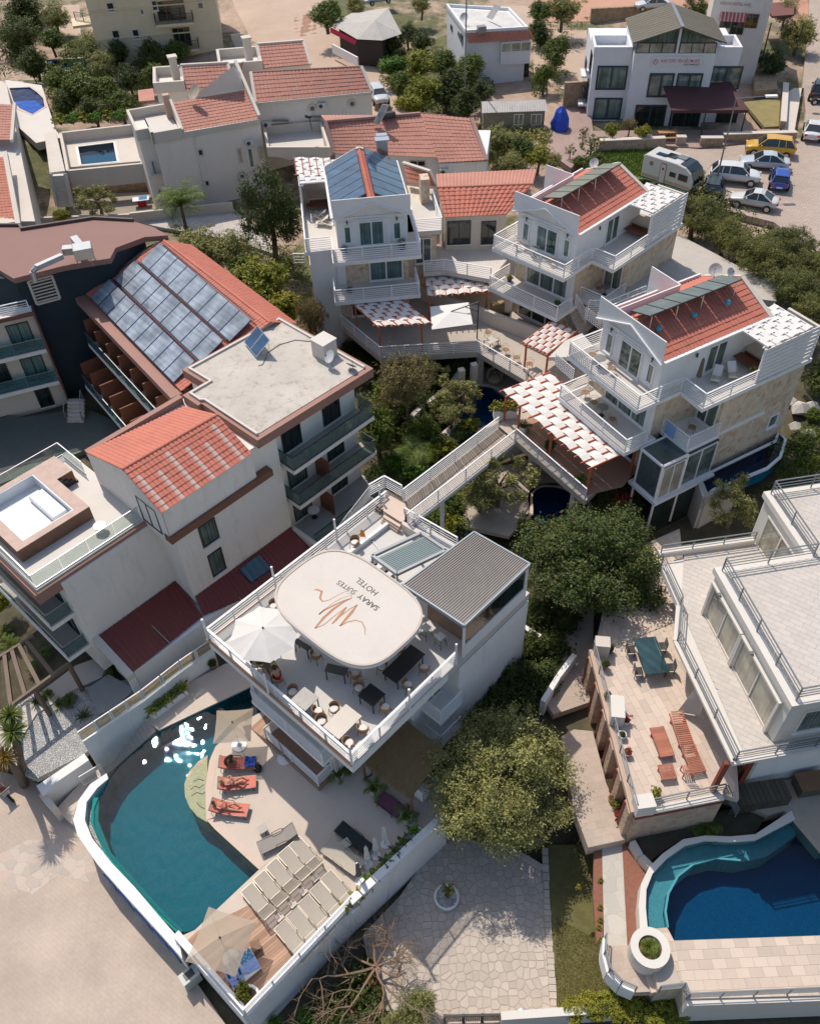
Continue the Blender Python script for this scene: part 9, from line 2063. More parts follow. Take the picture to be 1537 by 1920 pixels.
CW=paint('caravan_white',(.62,.61,.58));MB().add([(x,-hw,z)for x,z in prof]+[(x,hw,z)for x,z in prof],[tuple(range(n)),tuple(range(2*n-1,n-1,-1))]+[(i,n+i,n+(i+1)%n,(i+1)%n)for i in range(n)]).b_('body',CW,cvn,fx_=1,bevel=.06)
fw_=[(L_/2+.02,1.15),(L_/2+.01,1.55),(L_/2-.31,2.2),(L_/2-.93,2.6),(L_/2-1.6,2.7)];
for i in range(4):(xa,za),(xb,zb)=fw_[i],fw_[i+1];MB().add([(xa,-.9,za),(xa,.9,za),(xb,.9,zb),(xb,-.9,zb)],[(0,1,2,3)]).b_('front_window',CARGL,cvn)
for z,c in((.62,pl_('stripe_green',(.02,.20,.13),.4)),(.82,pl_('stripe_orange',(.6,.16,.03),.4)),(.95,pl_('stripe_gold',(.45,.33,.1),.4))):
 for y in(-hw-.012,hw+.012):Br((-L_/2,y,z),(L_/2-.2,y,z),.01,.13 if z<.7 else.06).b_('stripe',c,cvn)
for x,w_,h_ in((.55,.6,.4),(1.6,.9,.55)):Br((x-w_/2,-hw-.03,1.65),(x+w_/2,-hw-.03,1.65),.03,h_).b_('side_window',CARGL,cvn)
Br((-.75,-hw-.02,1.5),(-.15,-hw-.02,1.5),.02,1.75).b_('door_frame',DM,cvn);Br((-.71,-hw-.035,1.5),(-.19,-hw-.035,1.5),.02,1.67).b_('door',CW,cvn);MB().tube((-.45,-hw-.05,1.9),(-.45,-hw-.04,1.9),.12,12).b_('door_badge',TAILM,cvn)
MB().tube((-1.7,-hw-.03,2.05),(-1.7,-hw-.02,2.05),.2,14).b_('round_badge',pl_('badge_brown',(.35,.18,.1),.6),cvn)
for x,y in((-.3,.0),(.6,.3)):MB().box((x,y,2.76),(.9,.8,.1)).b_('roof_hatch',CARGL if x<0 else GREYM,cvn)
MB().box((-1.2,-.3,2.74),(1.0,.6,.04)).b_('roof_panel',SOLB,cvn)
for y in(-hw+.1,hw-.1):wh_=MB().tube((-.2,y-.1,.33),(-.2,y+.1,.33),.33,18).b_('wheel',TYREM,cvn);MB().tube((-.2,y-.11,.33),(-.2,y+.11,.33),.18,14).b_('rim',RIMM,wh_)
Br((L_/2-.2,0,.5),(L_/2+1.1,0,.5),.1).b_('drawbar',DM,cvn)
a,b=W(*QC(595,1005)[0],6.7),W(*QC(830,1050)[0],6.7);a,b=W(*QC(592,985)[0],6.6),W(*QC(755,1040)[0],6.6);m2=(a+b)/2;dd=(b-a).normalized();nb3=V3(-dd.y,dd.x,0);cvn.location=m2+nb3*1.1+dd*.5;cvn.rotation_euler=(0,0,math.atan2(dd.y,dd.x))
sc_=tg('scooter','parked grey and red scooter cut by the left edge of the plaza','scooter',W(12,1490,-2.5),rz=-.7)
for x in(-.6,.6):w_=link('wheel',MB().tube((x,-.06,.26),(x,.06,.26),.26,16).mesh('w',TYREM),sc_)
link('body',MB().box((-.35,0,.6),(.8,.32,.35)).mesh('b',pl_('scooter_red',(.3,.03,.03),.4)),sc_);link('seat',MB().box((-.3,0,.82),(.7,.28,.1)).mesh('s',RUBBER),sc_);link('front_shield',Br((.35,0,.4),(.5,0,1.0),.4,.08).mesh('f',pl_('scooter_grey',(.5,.5,.5),.4)),sc_);link('handlebar',Br((.5,-.35,1.05),(.5,.35,1.05),.05).mesh('h',DM),sc_);link('footboard',MB().box((.1,0,.3),(.5,.3,.06)).mesh('f',DM),sc_)
ut=tg('utility_box','pale green metal utility box at the foot of the pool wall','utility box',W(*HI3(250,1080)[0],-2.5));link('box',MB().box((0,0,.5),(.8,.5,1.0),.7).mesh('b',pl_('pale_green_box',(.36,.42,.36),.5)),ut);link('lid',MB().box((0,0,1.03),(.9,.6,.06),.7).mesh('l',pl_('pale_grey_lid',(.5,.52,.5),.5)),ut);link('panel',MB().box((0,0,1.07),(.5,.35,.02),.7).mesh('l',DM),ut)
def tat(cx,cy,z0,h,rpx,kind,label,sq=.85,var=0,name='tree',group=None,cat='tree',rx=1.0,**kw):
 """crown centre and radius given in photo pixels, ground height and tree height in metres"""
 zc=z0+h*.62;rpx*=1.22
 for _ in range(3):
  p=W(cx,cy,zc);dpt=(p-CAMP).dot(FW);r=rpx*dpt/FPX;hh=h if kw.get('tall')else min(h,2*r*sq*.95+.5);zc=max(z0+r*sq*.6,z0+hh-r*sq)
 kw.pop('tall',0);p=W(cx,cy,zc)
 return tree(name,V3(p.x,p.y,z0),zc-z0+r*sq,r,kind,label,var=var,squash=sq,rx=r*rx,group=group,cat=cat,**kw)
tat(940,1460,-1.0,6.5,120,'olive_big','huge rounded olive tree between the restaurant and the stone terrace',.85,name='olive_tree',rx=1.05,rz=.3)
tat(1105,1045,.5,8.0,128,'dark_big','huge dark broadleaf tree with reddish tips below the stone villa',.8,name='broadleaf_tree',rz=1.1)
tat(1380,938,3.0,4.5,50,'thinolive','pale olive tree between the villa pool and the terrace house',.95,var=1,name='olive_tree')
for i,(x,y,r,l)in enumerate(((1306,398,50,'pine at the left end of the row beside the caravan'),(1362,436,40,'small pine second in the row right of the caravan pine'),(1402,462,46,'pine third in the row along the driveway'),(1440,492,52,'pine in the middle of the row along the driveway'),(1480,452,46,'pine behind the middle of the row next to the car park'),(1492,542,52,'pine lower right in the row along the driveway'),(1530,500,44,'pine at the right edge above the lowest one'),(1532,592,50,'lowest pine of the row at the right edge'))):
 tat(x,y,6.6,4.6,r,'pine',l,.8,var=i%2,name='pine_tree',group='pines along the driveway')
tat(1545,700,4.5,3.5,45,'dark','dark tree at the right edge beside the tall stone wall',.9,name='tree')
tat(762,712,2.0,8.0,58,'brown','slender tree with thin brownish crown rising in front of the veranda rail',1.25,name='slender_tree',tall=1,trunk_r=.1,limbs=8);tat(735,735,2.0,5.5,44,'green','dense green tree left of the slender tree',.9,name='tree');tat(798,700,2.0,5.5,36,'thinolive','loose olive green tree right of the slender tree',.9,name='tree',var=0)
tat(862,735,2.0,5.2,42,'thinolive','gnarled twisted olive tree beside the upper garden pool',.85,name='olive_tree',trunk_r=.16,var=1);tat(845,775,2.0,3.2,26,'olive','low olive crown on the bent trunk by the upper garden pool',.8,name='olive_tree')
tat(935,905,2.0,4.2,62,'thinolive','wide grey green olive tree in the courtyard below the footbridge',.8,name='olive_tree',trunk_r=.15,var=0,limbs=7);tat(900,925,2.0,3.4,36,'olive','smaller olive crown left of the wide courtyard olive',.8,name='olive_tree',var=1)
tat(708,800,1.8,6.0,46,'green','tall olive green tree against the end of the hotel balconies',1.2,name='tree',var=1);tat(700,770,1.8,7,26,'brown','thin brownish tree top above the hotel balcony tree',1.2,name='tree',var=1)
SHR=[(770,812,28,'green','bush right of the balcony tree by the garden stairs'),(800,800,26,'green','bush beside the pale garden path'),(740,868,24,'bright','bright green bush on the inner corner of the landing rail'),(775,875,30,'bright','large bright green bush beside the footbridge start'),(705,885,22,'green','dark green bush against the pink garden wall'),(815,850,24,'limeshrub','yellow green bush under the left footbridge rail'),(840,838,24,'limeshrub','yellow green bush near the palm by the footbridge'),(880,790,22,'limeshrub','yellow green bush between the upper pool and the footbridge'),(820,770,24,'thinolive','grey green bush above the pale garden path'),(845,940,24,'green','dark bush under the right footbridge rail'),(820,965,26,'green','dark bush in the corner below the footbridge'),(850,980,22,'limeshrub','light green bush left of the ribbed roof'),(880,900,22,'green','bush at the foot of the footbridge pier'),(790,760,30,'dark','dark shaded bush under the veranda corner'),(850,700,30,'dark','dark shaded bush under the front of the veranda'),(700,705,28,'dark','dark bush at the left corner of the veranda'),(660,655,20,'dark','dark bush under the left end of the veranda rail'),(985,975,16,'limeshrub','small shrub among the pale pots above the big dark tree'),(1190,905,26,'dark','dark round bush at the foot of the glazed corner room'),(1130,930,26,'dark','dark bush at the end of the red tiled veranda'),(1165,925,24,'redshrub','reddish flowering shrub over the big dark tree')]
for i,(x,y,r,k,l)in enumerate(SHR):
 z0=2.0 if y<1000 else 1;z0=3.2 if x>1120 else z0;p=W(x,y,z0+.6);dpt=(p-CAMP).dot(FW);rr=1.25*r*dpt/FPX;bush('garden_bush',V3(p.x,p.y,z0-.1),rr,k,l,.85,var=i%2,rz=i)
palm(W(*HI7(965,640)[0],2.0),1.6,1.5,'small feathery palm beside the first part of the footbridge',18,seed=9);
DKS=[(1000,1150,34,'dark bush against the blue shaded restaurant wall'),(985,1210,36,'dark bush low beside the restaurant side wall'),(1040,1215,34,'dark bush beside the white curved path wall'),(960,1265,36,'dark bush between the restaurant and the huge olive'),(1015,1275,34,'dark bush above the top of the huge olive'),(930,1310,30,'dark bush next to the lower right balcony of the restaurant'),(1060,1160,30,'dark bush under the huge broadleaf tree'),(905,1345,28,'lowest dark bush near the thatched roof')]
for i,(x,y,r,l)in enumerate(DKS):
 p=W(x,y,.8);rr=1.25*r*(p-CAMP).dot(FW)/FPX;bush('dark_bush',V3(p.x,p.y,.1),rr,'dark',l,.9,var=i%2,rz=i*2)
mw=tg('curved_path_wall','white curved low wall of the shaded path behind the restaurant','wall',W(1045,1290,.5));P_=[W(*p,1.2)for p in Z4(1000,640,1100,700)+Z4(1290,800,1200,920,1115,1060)]
for i in(0,2,3):Br(P_[i]-Zv(.5),P_[i+1]-Zv(.5),.3,1.4).b_('wall_section',WH,mw)
tat(503,392,4.0,11.0,60,'darkpine','tall dense dark pine beside the first villa',1.45,name='pine_tree',rz=.5,trunk_r=.22);tat(490,525,3.5,6.5,62,'lime','yellow green tree below the dark pine',.9,name='tree',var=0);tat(532,572,3.5,5.5,42,'lime','smaller yellow green tree next to the white villa wall',.9,name='tree',var=1);tat(455,500,3.5,4.0,34,'green','green tree behind the solar roof',.8,name='tree')
tat(378,468,3.5,4.8,52,'olive','olive green tree beside the fan palm behind the solar roof',.8,name='tree',var=0);tat(428,468,3.5,4.8,44,'olive','olive green tree in front of the pale lane',.8,name='tree',var=1);tat(580,590,2.5,6.5,32,'brown','tall brownish bamboo like tree against the first villa wall',1.7,name='bamboo_tree',tall=1,var=1);tat(600,555,3,5,20,'brown','slim brownish tree beside the bamboo like one',1.4,name='bamboo_tree')
palm(W(352,442,4),3.2,2.6,'fan palm standing behind the mauve roof',34,w=.45,seed=12,up=.9)
tat(180,372,3.5,4.2,38,'thinolive','pale grey green tree above the mauve roof',.85,name='olive_tree',var=1);tat(115,403,3.5,2.5,16,'lime','small yellow green shrub at the edge of the mauve roof',.9,name='shrub',stem=0)
UL=[(35,25,44,'dark'),(30,75,48,'darkpine'),(62,110,30,'dark'),(100,30,30,'olive'),(95,70,26,'green'),(165,88,30,'olive'),(190,120,30,'olive'),(115,150,30,'green'),(150,165,40,'green'),(120,190,26,'dark'),(195,165,34,'green'),(175,205,30,'dark'),(225,190,30,'green'),(240,145,28,'dark'),(275,100,30,'dark'),(290,140,28,'green'),(215,95,26,'dark'),(330,95,26,'green'),(62,133,13,'dark')]
for i,(x,y,r,k)in enumerate(UL):
 tat(x,y,5.0,5.5,r,k if k=='darkpine' else k,['dark tree in the top left corner','tall dark pine below the top left corner','dark tree right of the left edge pine','olive tree beside the rubble in the top left','green tree above the shaded pool','olive green tree at the corner of the yellow block','olive green tree below the yellow block balconies','green tree above the bright hedge, leftmost','broad green tree in the middle of the upper left garden','dark tree over the left end of the bright hedge','green tree under the yellow block','dark tree directly behind the bright hedge','green tree at the right end of the bright hedge','dark tree left of the beige back house','dark tree in front of the yellow block windows','green tree touching the beige back house','dark tree at the foot of the yellow block','green tree right of the yellow block windows','small dark cypress beside the blue pool'][i],.85,var=i%2,name='tree')
for i in range(7):p=W(112+22*i,222-1.5*i,7.0);bush('hedge_bush',p-Zv(.6),1.15,'bright' if i%2 else 'limeshrub',['left end','second','third','middle','fifth','sixth','right end'][i]+' bush of the bright hedge above the yard wall' if i in(0,3,6)else['','second','third','','fifth','sixth',''][i]+' bush from the left in the bright hedge above the yard wall',.8,group='bushes of the bright hedge')
TM=[(612,22,34,'green','round green tree beside the roadside bar'),(668,8,22,'olive','olive tree behind the roadside bar at the top edge'),(790,5,20,'olive','small olive tree at the top edge above the hedge'),(735,78,22,'dark','dark cypress like tree right of the roadside bar'),(765,62,22,'darkpine','second dark cypress like tree near the roadside bar'),(790,75,24,'dark','dark bush tree beside the white roofed house'),(740,120,28,'bright','bright green tree at the left of the central thicket'),(785,118,34,'lime','yellow green tree in the central thicket'),(830,112,30,'green','green tree before the white side wall of the white roofed house'),(748,155,26,'green','green tree beside the dirt lane'),(790,165,36,'lime','yellowish tree in the middle of the central thicket'),(770,195,28,'lime','yellow green tree above the pink tiled roof'),(835,160,38,'dark','large dark green tree right of the thin mast'),(882,130,36,'green','olive green tree in front of the red tiled edge'),(870,190,30,'dark','dark tree left of the grey hut'),(905,170,24,'dark','dark tree behind the grey hut'),(935,262,34,'olive','olive green tree right of the pink tiled roof'),(975,275,30,'green','green bushy tree below the grey hut'),(905,290,24,'olive','olive bush at the corner of the pink tiled roof'),(1010,290,26,'lime','light green shrub below the grey hut, right'),(960,305,26,'olive','olive shrub behind the tiled lounge'),(1010,20,26,'green','palm green tree left of the long stone wall'),(1055,15,32,'olive','olive tree left of the school roof'),(1045,95,34,'green','brownish green tree beside the school'),(1015,60,26,'dark','dark green tree behind the school left'),(1020,140,26,'green','green tree above the rough stone wall'),(1305,12,26,'darkpine','dark cypress between the school and the white corner building'),(1445,115,28,'dark','dark round bush beside the cafe'),(1500,60,36,'olive','olive tree at the top right over the upper road'),(1475,20,24,'olive','olive tree behind the cafe awning')]
for i,(x,y,r,k,l)in enumerate(TM):tat(x,y,6.6 if y>40 else 8.0,4.6,r,k,l,.85,var=i%2,name='tree')
for i,(x,y,r,k,l)in enumerate(((270,700,9,'thin','slim leafy young tree at the corner of the brick yard'),(310,760,20,'thin','young green tree left of the picnic table'),(345,860,16,'green','round green shrub on the lawn above the caravan'),(425,690,15,'lime','young yellowish tree in front of the school, leftmost'),(515,665,15,'brown','young pinkish tree in front of the school, middle'),(590,700,14,'lime','young yellow green tree in front of the school, right'),(200,800,10,'thin','thin shrub at the left border of the lawn'),(870,930,13,'thinolive','small shrub at the back end of the caravan'),(1300,310,22,'dark','x'))[:8]):
 q=QC(x,y)[0];tat(q[0],q[1],6.6,2.9,r*1.1,k,l,1.0,name='young_tree')
for i,(x,y,r)in enumerate(((1085,305,20),(1110,300,22),(1035,305,24),(1130,262,14))):p=W(x,y,7);bush('lawn_bush',p-Zv(.5),r*(p-CAMP).dot(FW)/FPX,['green','bright','olive','lime'][i],['green bush behind the villa next to the caravan, left','bright green bush behind that villa, right','olive bush between the tiled lounge and the lawn','small yellow green bush at the brick yard edge'][i],.8)
tat(1275,330,6.6,2.0,18,'thinolive','bushy shrub between the caravan and the first pine',.9,name='shrub',stem=0)
for i,(x,y,r,k,l)in enumerate(((1500,830,30,'dark','dark bush in the rock garden at the right edge'),(1525,780,24,'green','green bush among the pale rocks at the right edge'),(1470,880,24,'dark','dark bush hanging over the end of the villa pool'),(1530,870,24,'limeshrub','yellow green bush below the rock garden'),(1440,915,22,'dark','dark bush behind the upper rail of the terrace house'))):p=W(x,y,4.6);bush('garden_bush',p-Zv(.5),r*(p-CAMP).dot(FW)/FPX,k,l,.9)
rk=[(1478,755,1.0),(1500,770,1.2),(1520,765,.9),(1490,800,.7),(1515,815,.8)]
for i,(x,y,s)in enumerate(rk):
 random.seed(60+i);t=tg('garden_rock',['pale rock nearest the stone villa wall','largest pale rock at the right edge','pale rock cut by the right edge','low pale rock above the dark bush','pale rock over the yellow green bush'][i],'rock',W(x,y,4.3));vs=[Vector(v)for v in((0,0,.6),(.5,.1,.3),(-.5,.2,.35),(.1,.55,.25),(0,-.6,.3),(.55,-.4,0),(-.6,-.3,0),(.4,.6,0),(-.5,.5,0))]
 bm=bmesh.new();[bm.verts.new(v*s+rdir()*.1*s)for v in vs];bmesh.ops.convex_hull(bm,input=bm.verts);me=bpy.data.meshes.new('rock');bm.to_mesh(me);bm.free();me.materials.append(pl_('pale_rock',(.5,.47,.42),.9,var=.2,vscale=3,bmp=.5));link('stone',me,t)
yc=tg('yucca_tree','tall yucca like palm with spiky green and rusty heads at the left edge','palm',W(45,1470,-2.3));hb=yc.location
for i,(x,y,zz,r)in enumerate(((22,1372,3.2,1.15),(8,1420,2.6,1.0),(18,1340,3.6,.9))):
 c=W(x,y,zz);mb=MB();random.seed(i+30)
 for k in range(170):
  d=rdir();d.z=d.z*.8+.15;d.normalize();s=d.cross(Zv(1)).normalized()*.035;e=d*r*ru(.75,1.05)-Zv(.25*random.random());mb.add([s,-s,e*.6-s*.6,e,e*.6+s*.6],[(0,1,2,3,4)])
 link('leaf_head',mb.mesh('yh',L_GREEN if i!=1 else lmat('rusty_leaves',(.10,.07,.02),(.28,.18,.05))),yc,c-hb);st=MB().path([V3(0,0,-.1),(c-hb)*.5+V3(.1,0,0),c-hb],[.26,.2,.14],8);link('trunk',st.mesh('tr',BARK),yc)
for i,(x,y,r,l)in enumerate(((205,410,.85,'dark spiky agave left of the gravel bed'),(330,420,.75,'spiky cycad beside the grey slab'),(465,490,.8,'spiky agave against the bamboo fence'),(390,400,.6,'small cycad behind the spiky agaves'),(265,370,.5,'small shrub above the left agave'),(600,255,.4,'round potted shrub under the lean-to corner'),(60,95,.9,'palm like plant under the brown pergola'),(250,130,.5,'low plant between the pergola beams, upper'),(180,210,.5,'low plant between the pergola beams, lower'),(30,20,.7,'yellow green plant at the left edge above the pergola'))):
 palm(W(*R6(x,y)[0],-.8),0,r,l,26,'agave' if i<3 else 'low_plant',L_DARK if i<3 else L_GREEN,i>2,.1,1.0,50+i,cat='plant',crownname='leaves')
mo=tg('monstera_plant','yellow and green leafy plant at the far left beside the lower balcony','plant',W(10,1140,0));c=link('leaves',crown('lime',0),mo,(0,0,1));c.scale=(1,1,1.2)
bt_=tg('bare_tree','leafless spreading tree with tangled brown twigs below the sun deck','tree',W(*RBz(905,1130)[0],-2.5));random.seed(77);mbt=MB();mtw=MB()
def branch(p,d,L,r,depth):
 n=3;pts=[p];q=p
 for i in range(n):d=(d+rdir()*.28).normalized();q=q+d*(L/n);pts.append(q)
 rs=[r*(1-.5*i/n)for i in range(n+1)];(mbt if depth>2 else mtw).path(pts,rs,5 if depth>2 else 3)
 if depth==0:return
 for _ in range(3 if depth>1 else 4):
  k=random.randint(1,n);nd=(d+rdir()*.95);nd.z=nd.z*.5+.06;branch(pts[k],nd.normalized(),L*ru(.55,.85),r*.55,depth-1)
branch(V3(0,0,0),V3(0,0,1),.9,.14,0)
for a in range(8):an=a*.785+.3;lx=1.0+(.6 if cos(an-rad(230))>.3 else.0)+(.25 if cos(an-rad(45))>.6 else 0);branch(V3(0,0,.7),V3(cos(an),sin(an),.45).normalized(),1.35*lx,.07,4)
TWG=pl_('twig_brown',(.27,.18,.12),.9,var=.2,vscale=4);mbt.b_('trunk',TWG,bt_)if False else link('trunk',mbt.mesh('bt',TWG),bt_);link('twigs',mtw.mesh('bt',TWG),bt_)
slab('dark_garden',RBz(500,1419,400,1500,760,1500,960,1400,940,1200,880,1090,760,960,600,1200),-2.5,GARD,.4);slab('red_mulch',RBz(870,1130,930,1180,950,1350,760,1360,780,1240),-2.45,REDGRAV,.2)
for i,(x,y,r,k,l)in enumerate(((780,1890,50,'olive','fluffy olive green shrub at the bottom edge right of the bare tree'),(745,1915,34,'olive','lower olive green shrub at the bottom edge'),(560,1912,30,'bright','bright green shrub at the bottom edge below the sun deck'),(515,1918,22,'bright','small bright green shrub at the bottom edge, left'),(640,1915,26,'green','green shrub at the bottom edge under the bare tree'))):p=W(x,y,-1.4);bush('bottom_shrub',V3(p.x,p.y,-2.4),r*(p-CAMP).dot(FW)/FPX,k,l,1.0,var=i%2)
for i in range(6):p=W(1075+38*i,1892-(3*i)+(14 if i>3 else 0),-.9);bush('hedge_bush',V3(p.x,p.y,-1.7),(.75,.9,1.0,.95,1.0,.9)[i],'lime',['left end','second','third','fourth','fifth','right end'][i]+(' bush of' if i in(0,5)else ' bush from the left in')+' the yellow green hedge at the bottom edge',.8,'bushes of the bottom hedge',var=i%2,rz=i)
for i,(x,y)in enumerate(((1240,1870),(1225,1905))):p=W(x,y,-1.2);bush('hedge_bush',V3(p.x,p.y,-2.0),.9,'lime',['yellow green bush hanging over the pool terrace edge','lowest yellow green bush below the pool terrace edge'][i],.8)
palm(W(*G8(900,1100)[0],.5),0,1.0,'small feathery palm in the dark bed above the big pool',16,'small_palm',L_GREEN,True,.15,1.0,60)
for i,(x,y)in enumerate(((320,330),(318,480),(318,550),(320,660),(310,590),(200,370))):q=W(*RE(x,y)[0],-.05);bush('marigold',q,.22,'limeshrub',['orange flower clump at the top of the narrow bed','orange flower clump second in the narrow bed','orange flower clump in the middle of the narrow bed','orange flower clump at the bottom of the narrow bed','orange flower clump fourth in the narrow bed','small orange flowers in the shaded lawn'][i],.8);bpy.data.objects[-1]if False else None
random.seed(4);gb=MB();LWP=XY(WS(RC(1010,1300,1270,1440,1300,1640,1400,1700,1130,1850,1010,1850),-2.4));xs=[p[0]for p in LWP];ys=[p[1]for p in LWP]
for _ in range(26000):
 x,y=ru(min(xs),max(xs)),ru(min(ys),max(ys))
 if inpoly(x,y,LWP):a=ru(0,pi);h_=ru(.02,.06);gb.add([(x-.012*cos(a),y-.012*sin(a),-2.45),(x+.012*cos(a),y+.012*sin(a),-2.45),(x+ru(-.03,.03),y+ru(-.03,.03),-2.45+h_)],[(0,1,2)])
gb.b_('grass',lmat('grass_blades',(.09,.10,.025),(.30,.25,.10)),None,kind='stuff')
def sblades(px,z,n,mat,hh=.25,name='weeds'):
 P_=XY(WS(px,z));xs=[p[0]for p in P_];ys=[p[1]for p in P_];mb=MB()
 for _ in range(n):
  x,y=ru(min(xs),max(xs)),ru(min(ys),max(ys))
  if inpoly(x,y,P_):a=ru(0,pi);w_=.05;mb.add([(x-w_*cos(a),y-w_*sin(a),z-.05),(x+w_*cos(a),y+w_*sin(a),z-.05),(x+ru(-.12,.12),y+ru(-.12,.12),z+ru(.3,1)*hh)],[(0,1,2)])
 mb.b_(name,mat,None,kind='stuff')
sblades(QC(360,810,700,800,730,780,590,860,600,960,560,950,440,900,300,910),6.5,9000,lmat('lawn_blades',(.06,.11,.015),(.20,.28,.05)),.3)
def undergrowth(name,px,z,n,rr,mat,seed,leaf=.17,per=90):
 P_=XY(WS(px,z));xs=[p[0]for p in P_];ys=[p[1]for p in P_];random.seed(seed);mb=MB();k=0
 while k<n:
  x,y=ru(min(xs),max(xs)),ru(min(ys),max(ys))
  if not inpoly(x,y,P_):continue
  k+=1;r=rr*ru(.5,1.2);hz=r*ru(.6,1.2)
  for _ in range(per):
   d=rdir();d.z=abs(d.z);p=V3(x+d.x*r,y+d.y*r,z+d.z*hz+ru(-.05,.05));q=(d+rdir()*.8).normalized();t=q.cross(rdir()).normalized()*leaf*ru(.5,1);b=q.cross(t).normalized()*leaf*.25
   mb.add([p-t,p+b,p+t,p-b],[(0,1,2,3)])
 mb.b_(name,mat,None,kind='stuff')
for a_ in((Q1(-20,-10,120,0,230,120,240,400,0,420),5.4,60,1.3,L_DARK,1,.25),(Q1(240,390,400,240,700,230,980,330,820,480,760,610,320,640),5.0,130,1.3,L_GREEN,2,.25),(QT(640,280,900,300,1080,290,1250,420,1180,560,1080,620,760,600,680,480),6.4,110,1.3,L_GREEN,3,.25),(QT(1180,700,1540,720,1600,850,1500,950,1220,940,1200,840),6.3,60,1.1,L_OLIVE,4,.22),([(1270,330),(1310,340),(1420,430),(1545,470),(1600,620),(1520,600),(1440,530),(1350,470),(1290,430)],6.7,70,1.2,L_PINE,5,.25),([(690,690),(720,680),(860,690),(850,730),(780,800),(720,870),(690,860),(680,760)],1.9,80,.9,L_DARK,6),([(720,850),(790,820),(850,815),(870,790),(885,800),(760,900),(730,890)],1.9,50,.6,L_GREEN,7),([(800,960),(880,890),(905,880),(860,960),(870,1000),(850,1010)],1.9,45,.6,L_GREEN,8),([(990,1120),(1080,1150),(1070,1220),(1000,1330),(900,1370),(870,1340),(960,1240),(985,1180)],.2,110,.9,L_DARK,9),([(330,430),(430,440),(560,480),(600,620),(540,600),(470,560),(420,500)],3.3,70,1.0,L_GREEN,10),([(1450,830),(1560,800),(1560,900),(1440,900)],4.3,40,.7,L_GREEN,11),([(1120,900),(1210,900),(1200,940),(1130,945)],3.0,30,.6,L_DARK,12),([(640,620),(700,680),(700,700),(655,690)],2.0,20,.8,L_DARK,13),(QC(0,0,300,20,330,140,180,330,160,460,0,560),6.5,50,1.2,L_GREEN,14,.25),([(570,1900),(640,1830),(700,1800),(720,1920),(600,1925)],-2.4,40,.5,L_DARK,15)):undergrowth('undergrowth',*a_)
slab('paved_square',plz,-2.5,PLAZA,.4)
slab('flagstone_patch',RA(0,480,150,400,290,400,400,395,480,470,540,560,500,640,330,590,180,700,0,640),-2.494,FLAG,.05)
CTRL=[(-200,1900,-2.7),(200,1900,-2.7),(60,1500,-2.7),(700,1900,-2.8),(1100,1900,-2.8),(1537,1900,-2.6),(60,1300,-1.0),(-200,1300,-1.0),(250,1350,-1.2),(1000,1500,-1.0),(1150,1500,.3),(1010,1250,.1),(1100,1100,.3),(1200,1200,.4),(900,950,1.7),(750,850,1.7),(820,750,1.7),(700,700,1.7),(1400,950,2.8),(1700,900,3.0),(1250,960,1.5),(1700,700,4.0),(1500,800,4.2),(60,800,.6),(300,800,.6),(-300,800,.6),(560,600,2.4),(450,500,3.3),(350,450,3.4),(200,380,3.3),(-200,400,4.0),(300,230,4.6),(100,230,5.5),(-200,200,5.5),(100,100,4.9),(300,60,5.2),(30,20,5.8),(500,60,6.4),(600,120,6.4),(700,180,6.2),(800,200,6.2),(950,280,6.3),(1000,300,6.3),(1200,310,6.4),(1350,480,6.5),(1250,600,7.2),(1537,450,6.6),(1900,400,6.8),(1100,200,6.5),(1400,150,6.6),(1000,50,7.2),(700,10,7.6),(1300,10,8.0),(1900,50,8.4),(400,-100,8.0),(900,-150,9.5),(-300,-150,7.5),(1537,-200,11),(768,-350,14),(100,-350,12),(1500,-350,15)]
CW_=[W(x,y,z)for x,y,z in CTRL]
def gz(x,y):
 s=t=0
 for c in CW_:d2=(c.x-x)**2+(c.y-y)**2+2.0;w_=1/d2**1.6;s+=w_;t+=w_*c.z
 return t/s
gx=[-400,-300,-200,-140,-100]+[-80+2.0*i for i in range(81)]+[100,140,200,300,400];gy=[-200,-100,-50,-20]+[-8+2.0*i for i in range(85)]+[170,185,200,240,300,420,600,900]
PB_BB=[(P_,min(p[0]for p in P_),max(p[0]for p in P_),min(p[1]for p in P_),max(p[1]for p in P_),z)for P_,z in PATCH]
def npl(x,y,P_,m=2.3):
 if inpoly(x,y,P_):return True
 n=len(P_)
 for i in range(n):
  a,b=P_[i],P_[(i+1)%n];dx,dy=b[0]-a[0],b[1]-a[1];L=dx*dx+dy*dy+1e-9;t=max(0,min(1,((x-a[0])*dx+(y-a[1])*dy)/L))
  if(a[0]+dx*t-x)**2+(a[1]+dy*t-y)**2<m*m:return True
 return False
vs=[];
for y in gy:
 for x in gx:
  z=gz(x,y)+(noise_z:=.12*sin(x*.31)*cos(y*.27))
  for P_,x0,x1,y0,y1,zp in PB_BB:
   if z>zp-.05 and x0-2.5<x<x1+2.5 and y0-2.5<y<y1+2.5 and npl(x,y,P_):z=min(z,zp-.05)
  vs.append((x,y,z))
nxg=len(gx);fs=[(j*nxg+i,j*nxg+i+1,(j+1)*nxg+i+1,(j+1)*nxg+i)for j in range(len(gy)-1)for i in range(nxg-1)]
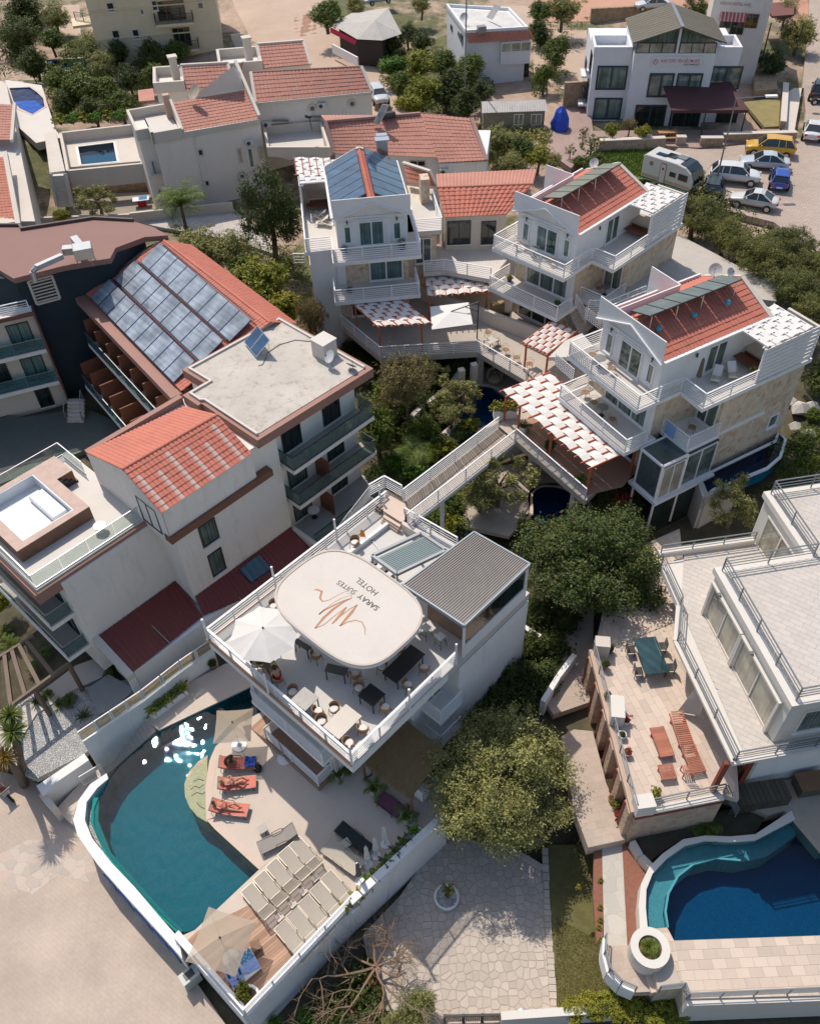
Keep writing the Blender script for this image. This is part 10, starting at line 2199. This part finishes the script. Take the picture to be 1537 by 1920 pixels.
def gndm():
 m,nt,b=_mat('ground_cover');v=wpos(nt);n1=noise(nt,v,.11,6,.65,.3);n2=noise(nt,v,.9,5,.7);n3=noise(nt,v,9,4,.8)
 dirt=ramp(nt,n2,[(.3,(.36,.24,.17)),(.7,(.50,.38,.29))]);grass=ramp(nt,n2,[(.3,(.07,.085,.03)),(.7,(.17,.16,.07))])
 c=mix(nt,ramp(nt,n1,[(.44,(0,0,0)),(.54,(1,1,1))]),grass,dirt)
 g=N(nt,'ShaderNodeSeparateXYZ');nt.links.new(v,g.inputs[0])
 f=ramp(nt,math_(nt,'MULTIPLY',g.outputs[1],1/120),[(.50,(1,1,1)),(.56,(0,0,0))])
 soil=ramp(nt,n2,[(.3,(.06,.055,.03)),(.7,(.14,.115,.07))]);c=mix(nt,f,c,soil)
 c=mix(nt,1.0,c,ramp(nt,n3,[(.3,(.75,)*3),(.7,(1.08,)*3)]),'MULTIPLY');nt.links.new(c,b.inputs['Base Color']);b.inputs['Roughness'].default_value=.95;bump(nt,b,n3,.5,.05);return m
stc('ground',MB().add(vs,fs),gndm(),smooth=1)
def drape(name,px,zg,mat,step=1.5,dz=.04,lim=None):
 P_=ccw(XY(WS(px,zg)));x0,x1=min(p[0]for p in P_),max(p[0]for p in P_);y0,y1=min(p[1]for p in P_),max(p[1]for p in P_);mb=MB()
 def tz(x,y):
  i=max(0,min(nxg-2,next((k for k in range(nxg-1)if gx[k+1]>=x),nxg-2)));j=max(0,min(len(gy)-2,next((k for k in range(len(gy)-1)if gy[k+1]>=y),len(gy)-2)))
  tx,ty=(x-gx[i])/(gx[i+1]-gx[i]),(y-gy[j])/(gy[j+1]-gy[j]);q=[vs[j*nxg+i][2],vs[j*nxg+i+1][2],vs[(j+1)*nxg+i][2],vs[(j+1)*nxg+i+1][2]]
  return lerp(lerp(q[0],q[1],tx),lerp(q[2],q[3],tx),ty)
 yy=y0
 while yy<y1:
  xx=x0
  while xx<x1:
   c=clip([(xx,yy),(xx+step,yy),(xx+step,yy+step),(xx,yy+step)],P_)
   if len(c)>2:mb.poly([(a,b,tz(a,b)+dz)for a,b in c])
   xx+=step
  yy+=step
 return stc(name,mb,mat)
DIRT=pl_('pale_dirt_road',(.50,.375,.285),.95,var=.12,vscale=.3,dirt=.35,dirtcol=(.40,.28,.2),fine=.12,bmp=.2);REDD=pl_('red_dirt',(.50,.28,.19),.95,var=.12,vscale=.3,fine=.12,bmp=.2)
drape('dirt_road',[(440,0),(560,10),(640,70),(690,130),(720,170),(745,215),(690,200),(640,150),(580,120),(470,60)],6.8,DIRT)if False else[drape('dirt_road',q,6.8,DIRT)for q in([(430,-20),(600,-20),(650,60),(590,120),(470,70)],[(560,40),(650,60),(730,150),(660,160),(580,125)],[(655,120),(725,140),(770,215),(700,215)])]
drape('red_road',[(1000,-30),(1600,-60),(1600,8),(1250,22),(1000,25)],8.2,REDD);drape('rubble_yard',[(545,25),(590,20),(600,55),(555,60)],7,pl_('red_rubble',(.40,.22,.15),.95,var=.3,vscale=1.5,fine=.4,bmp=.8));drape('pale_ground',[(20,20),(150,10),(150,60),(40,70)],5.5,DIRT);drape('pale_ground',[(0,115),(75,115),(80,155),(0,165)],5.5,DIRT);drape('side_street',[(1000,60),(1100,60),(1095,150),(1060,160),(1000,130)],7,DIRT)
drape('top_street',[(880,-10),(1000,-10),(1010,35),(980,30),(870,20)],8.5,DIRT)
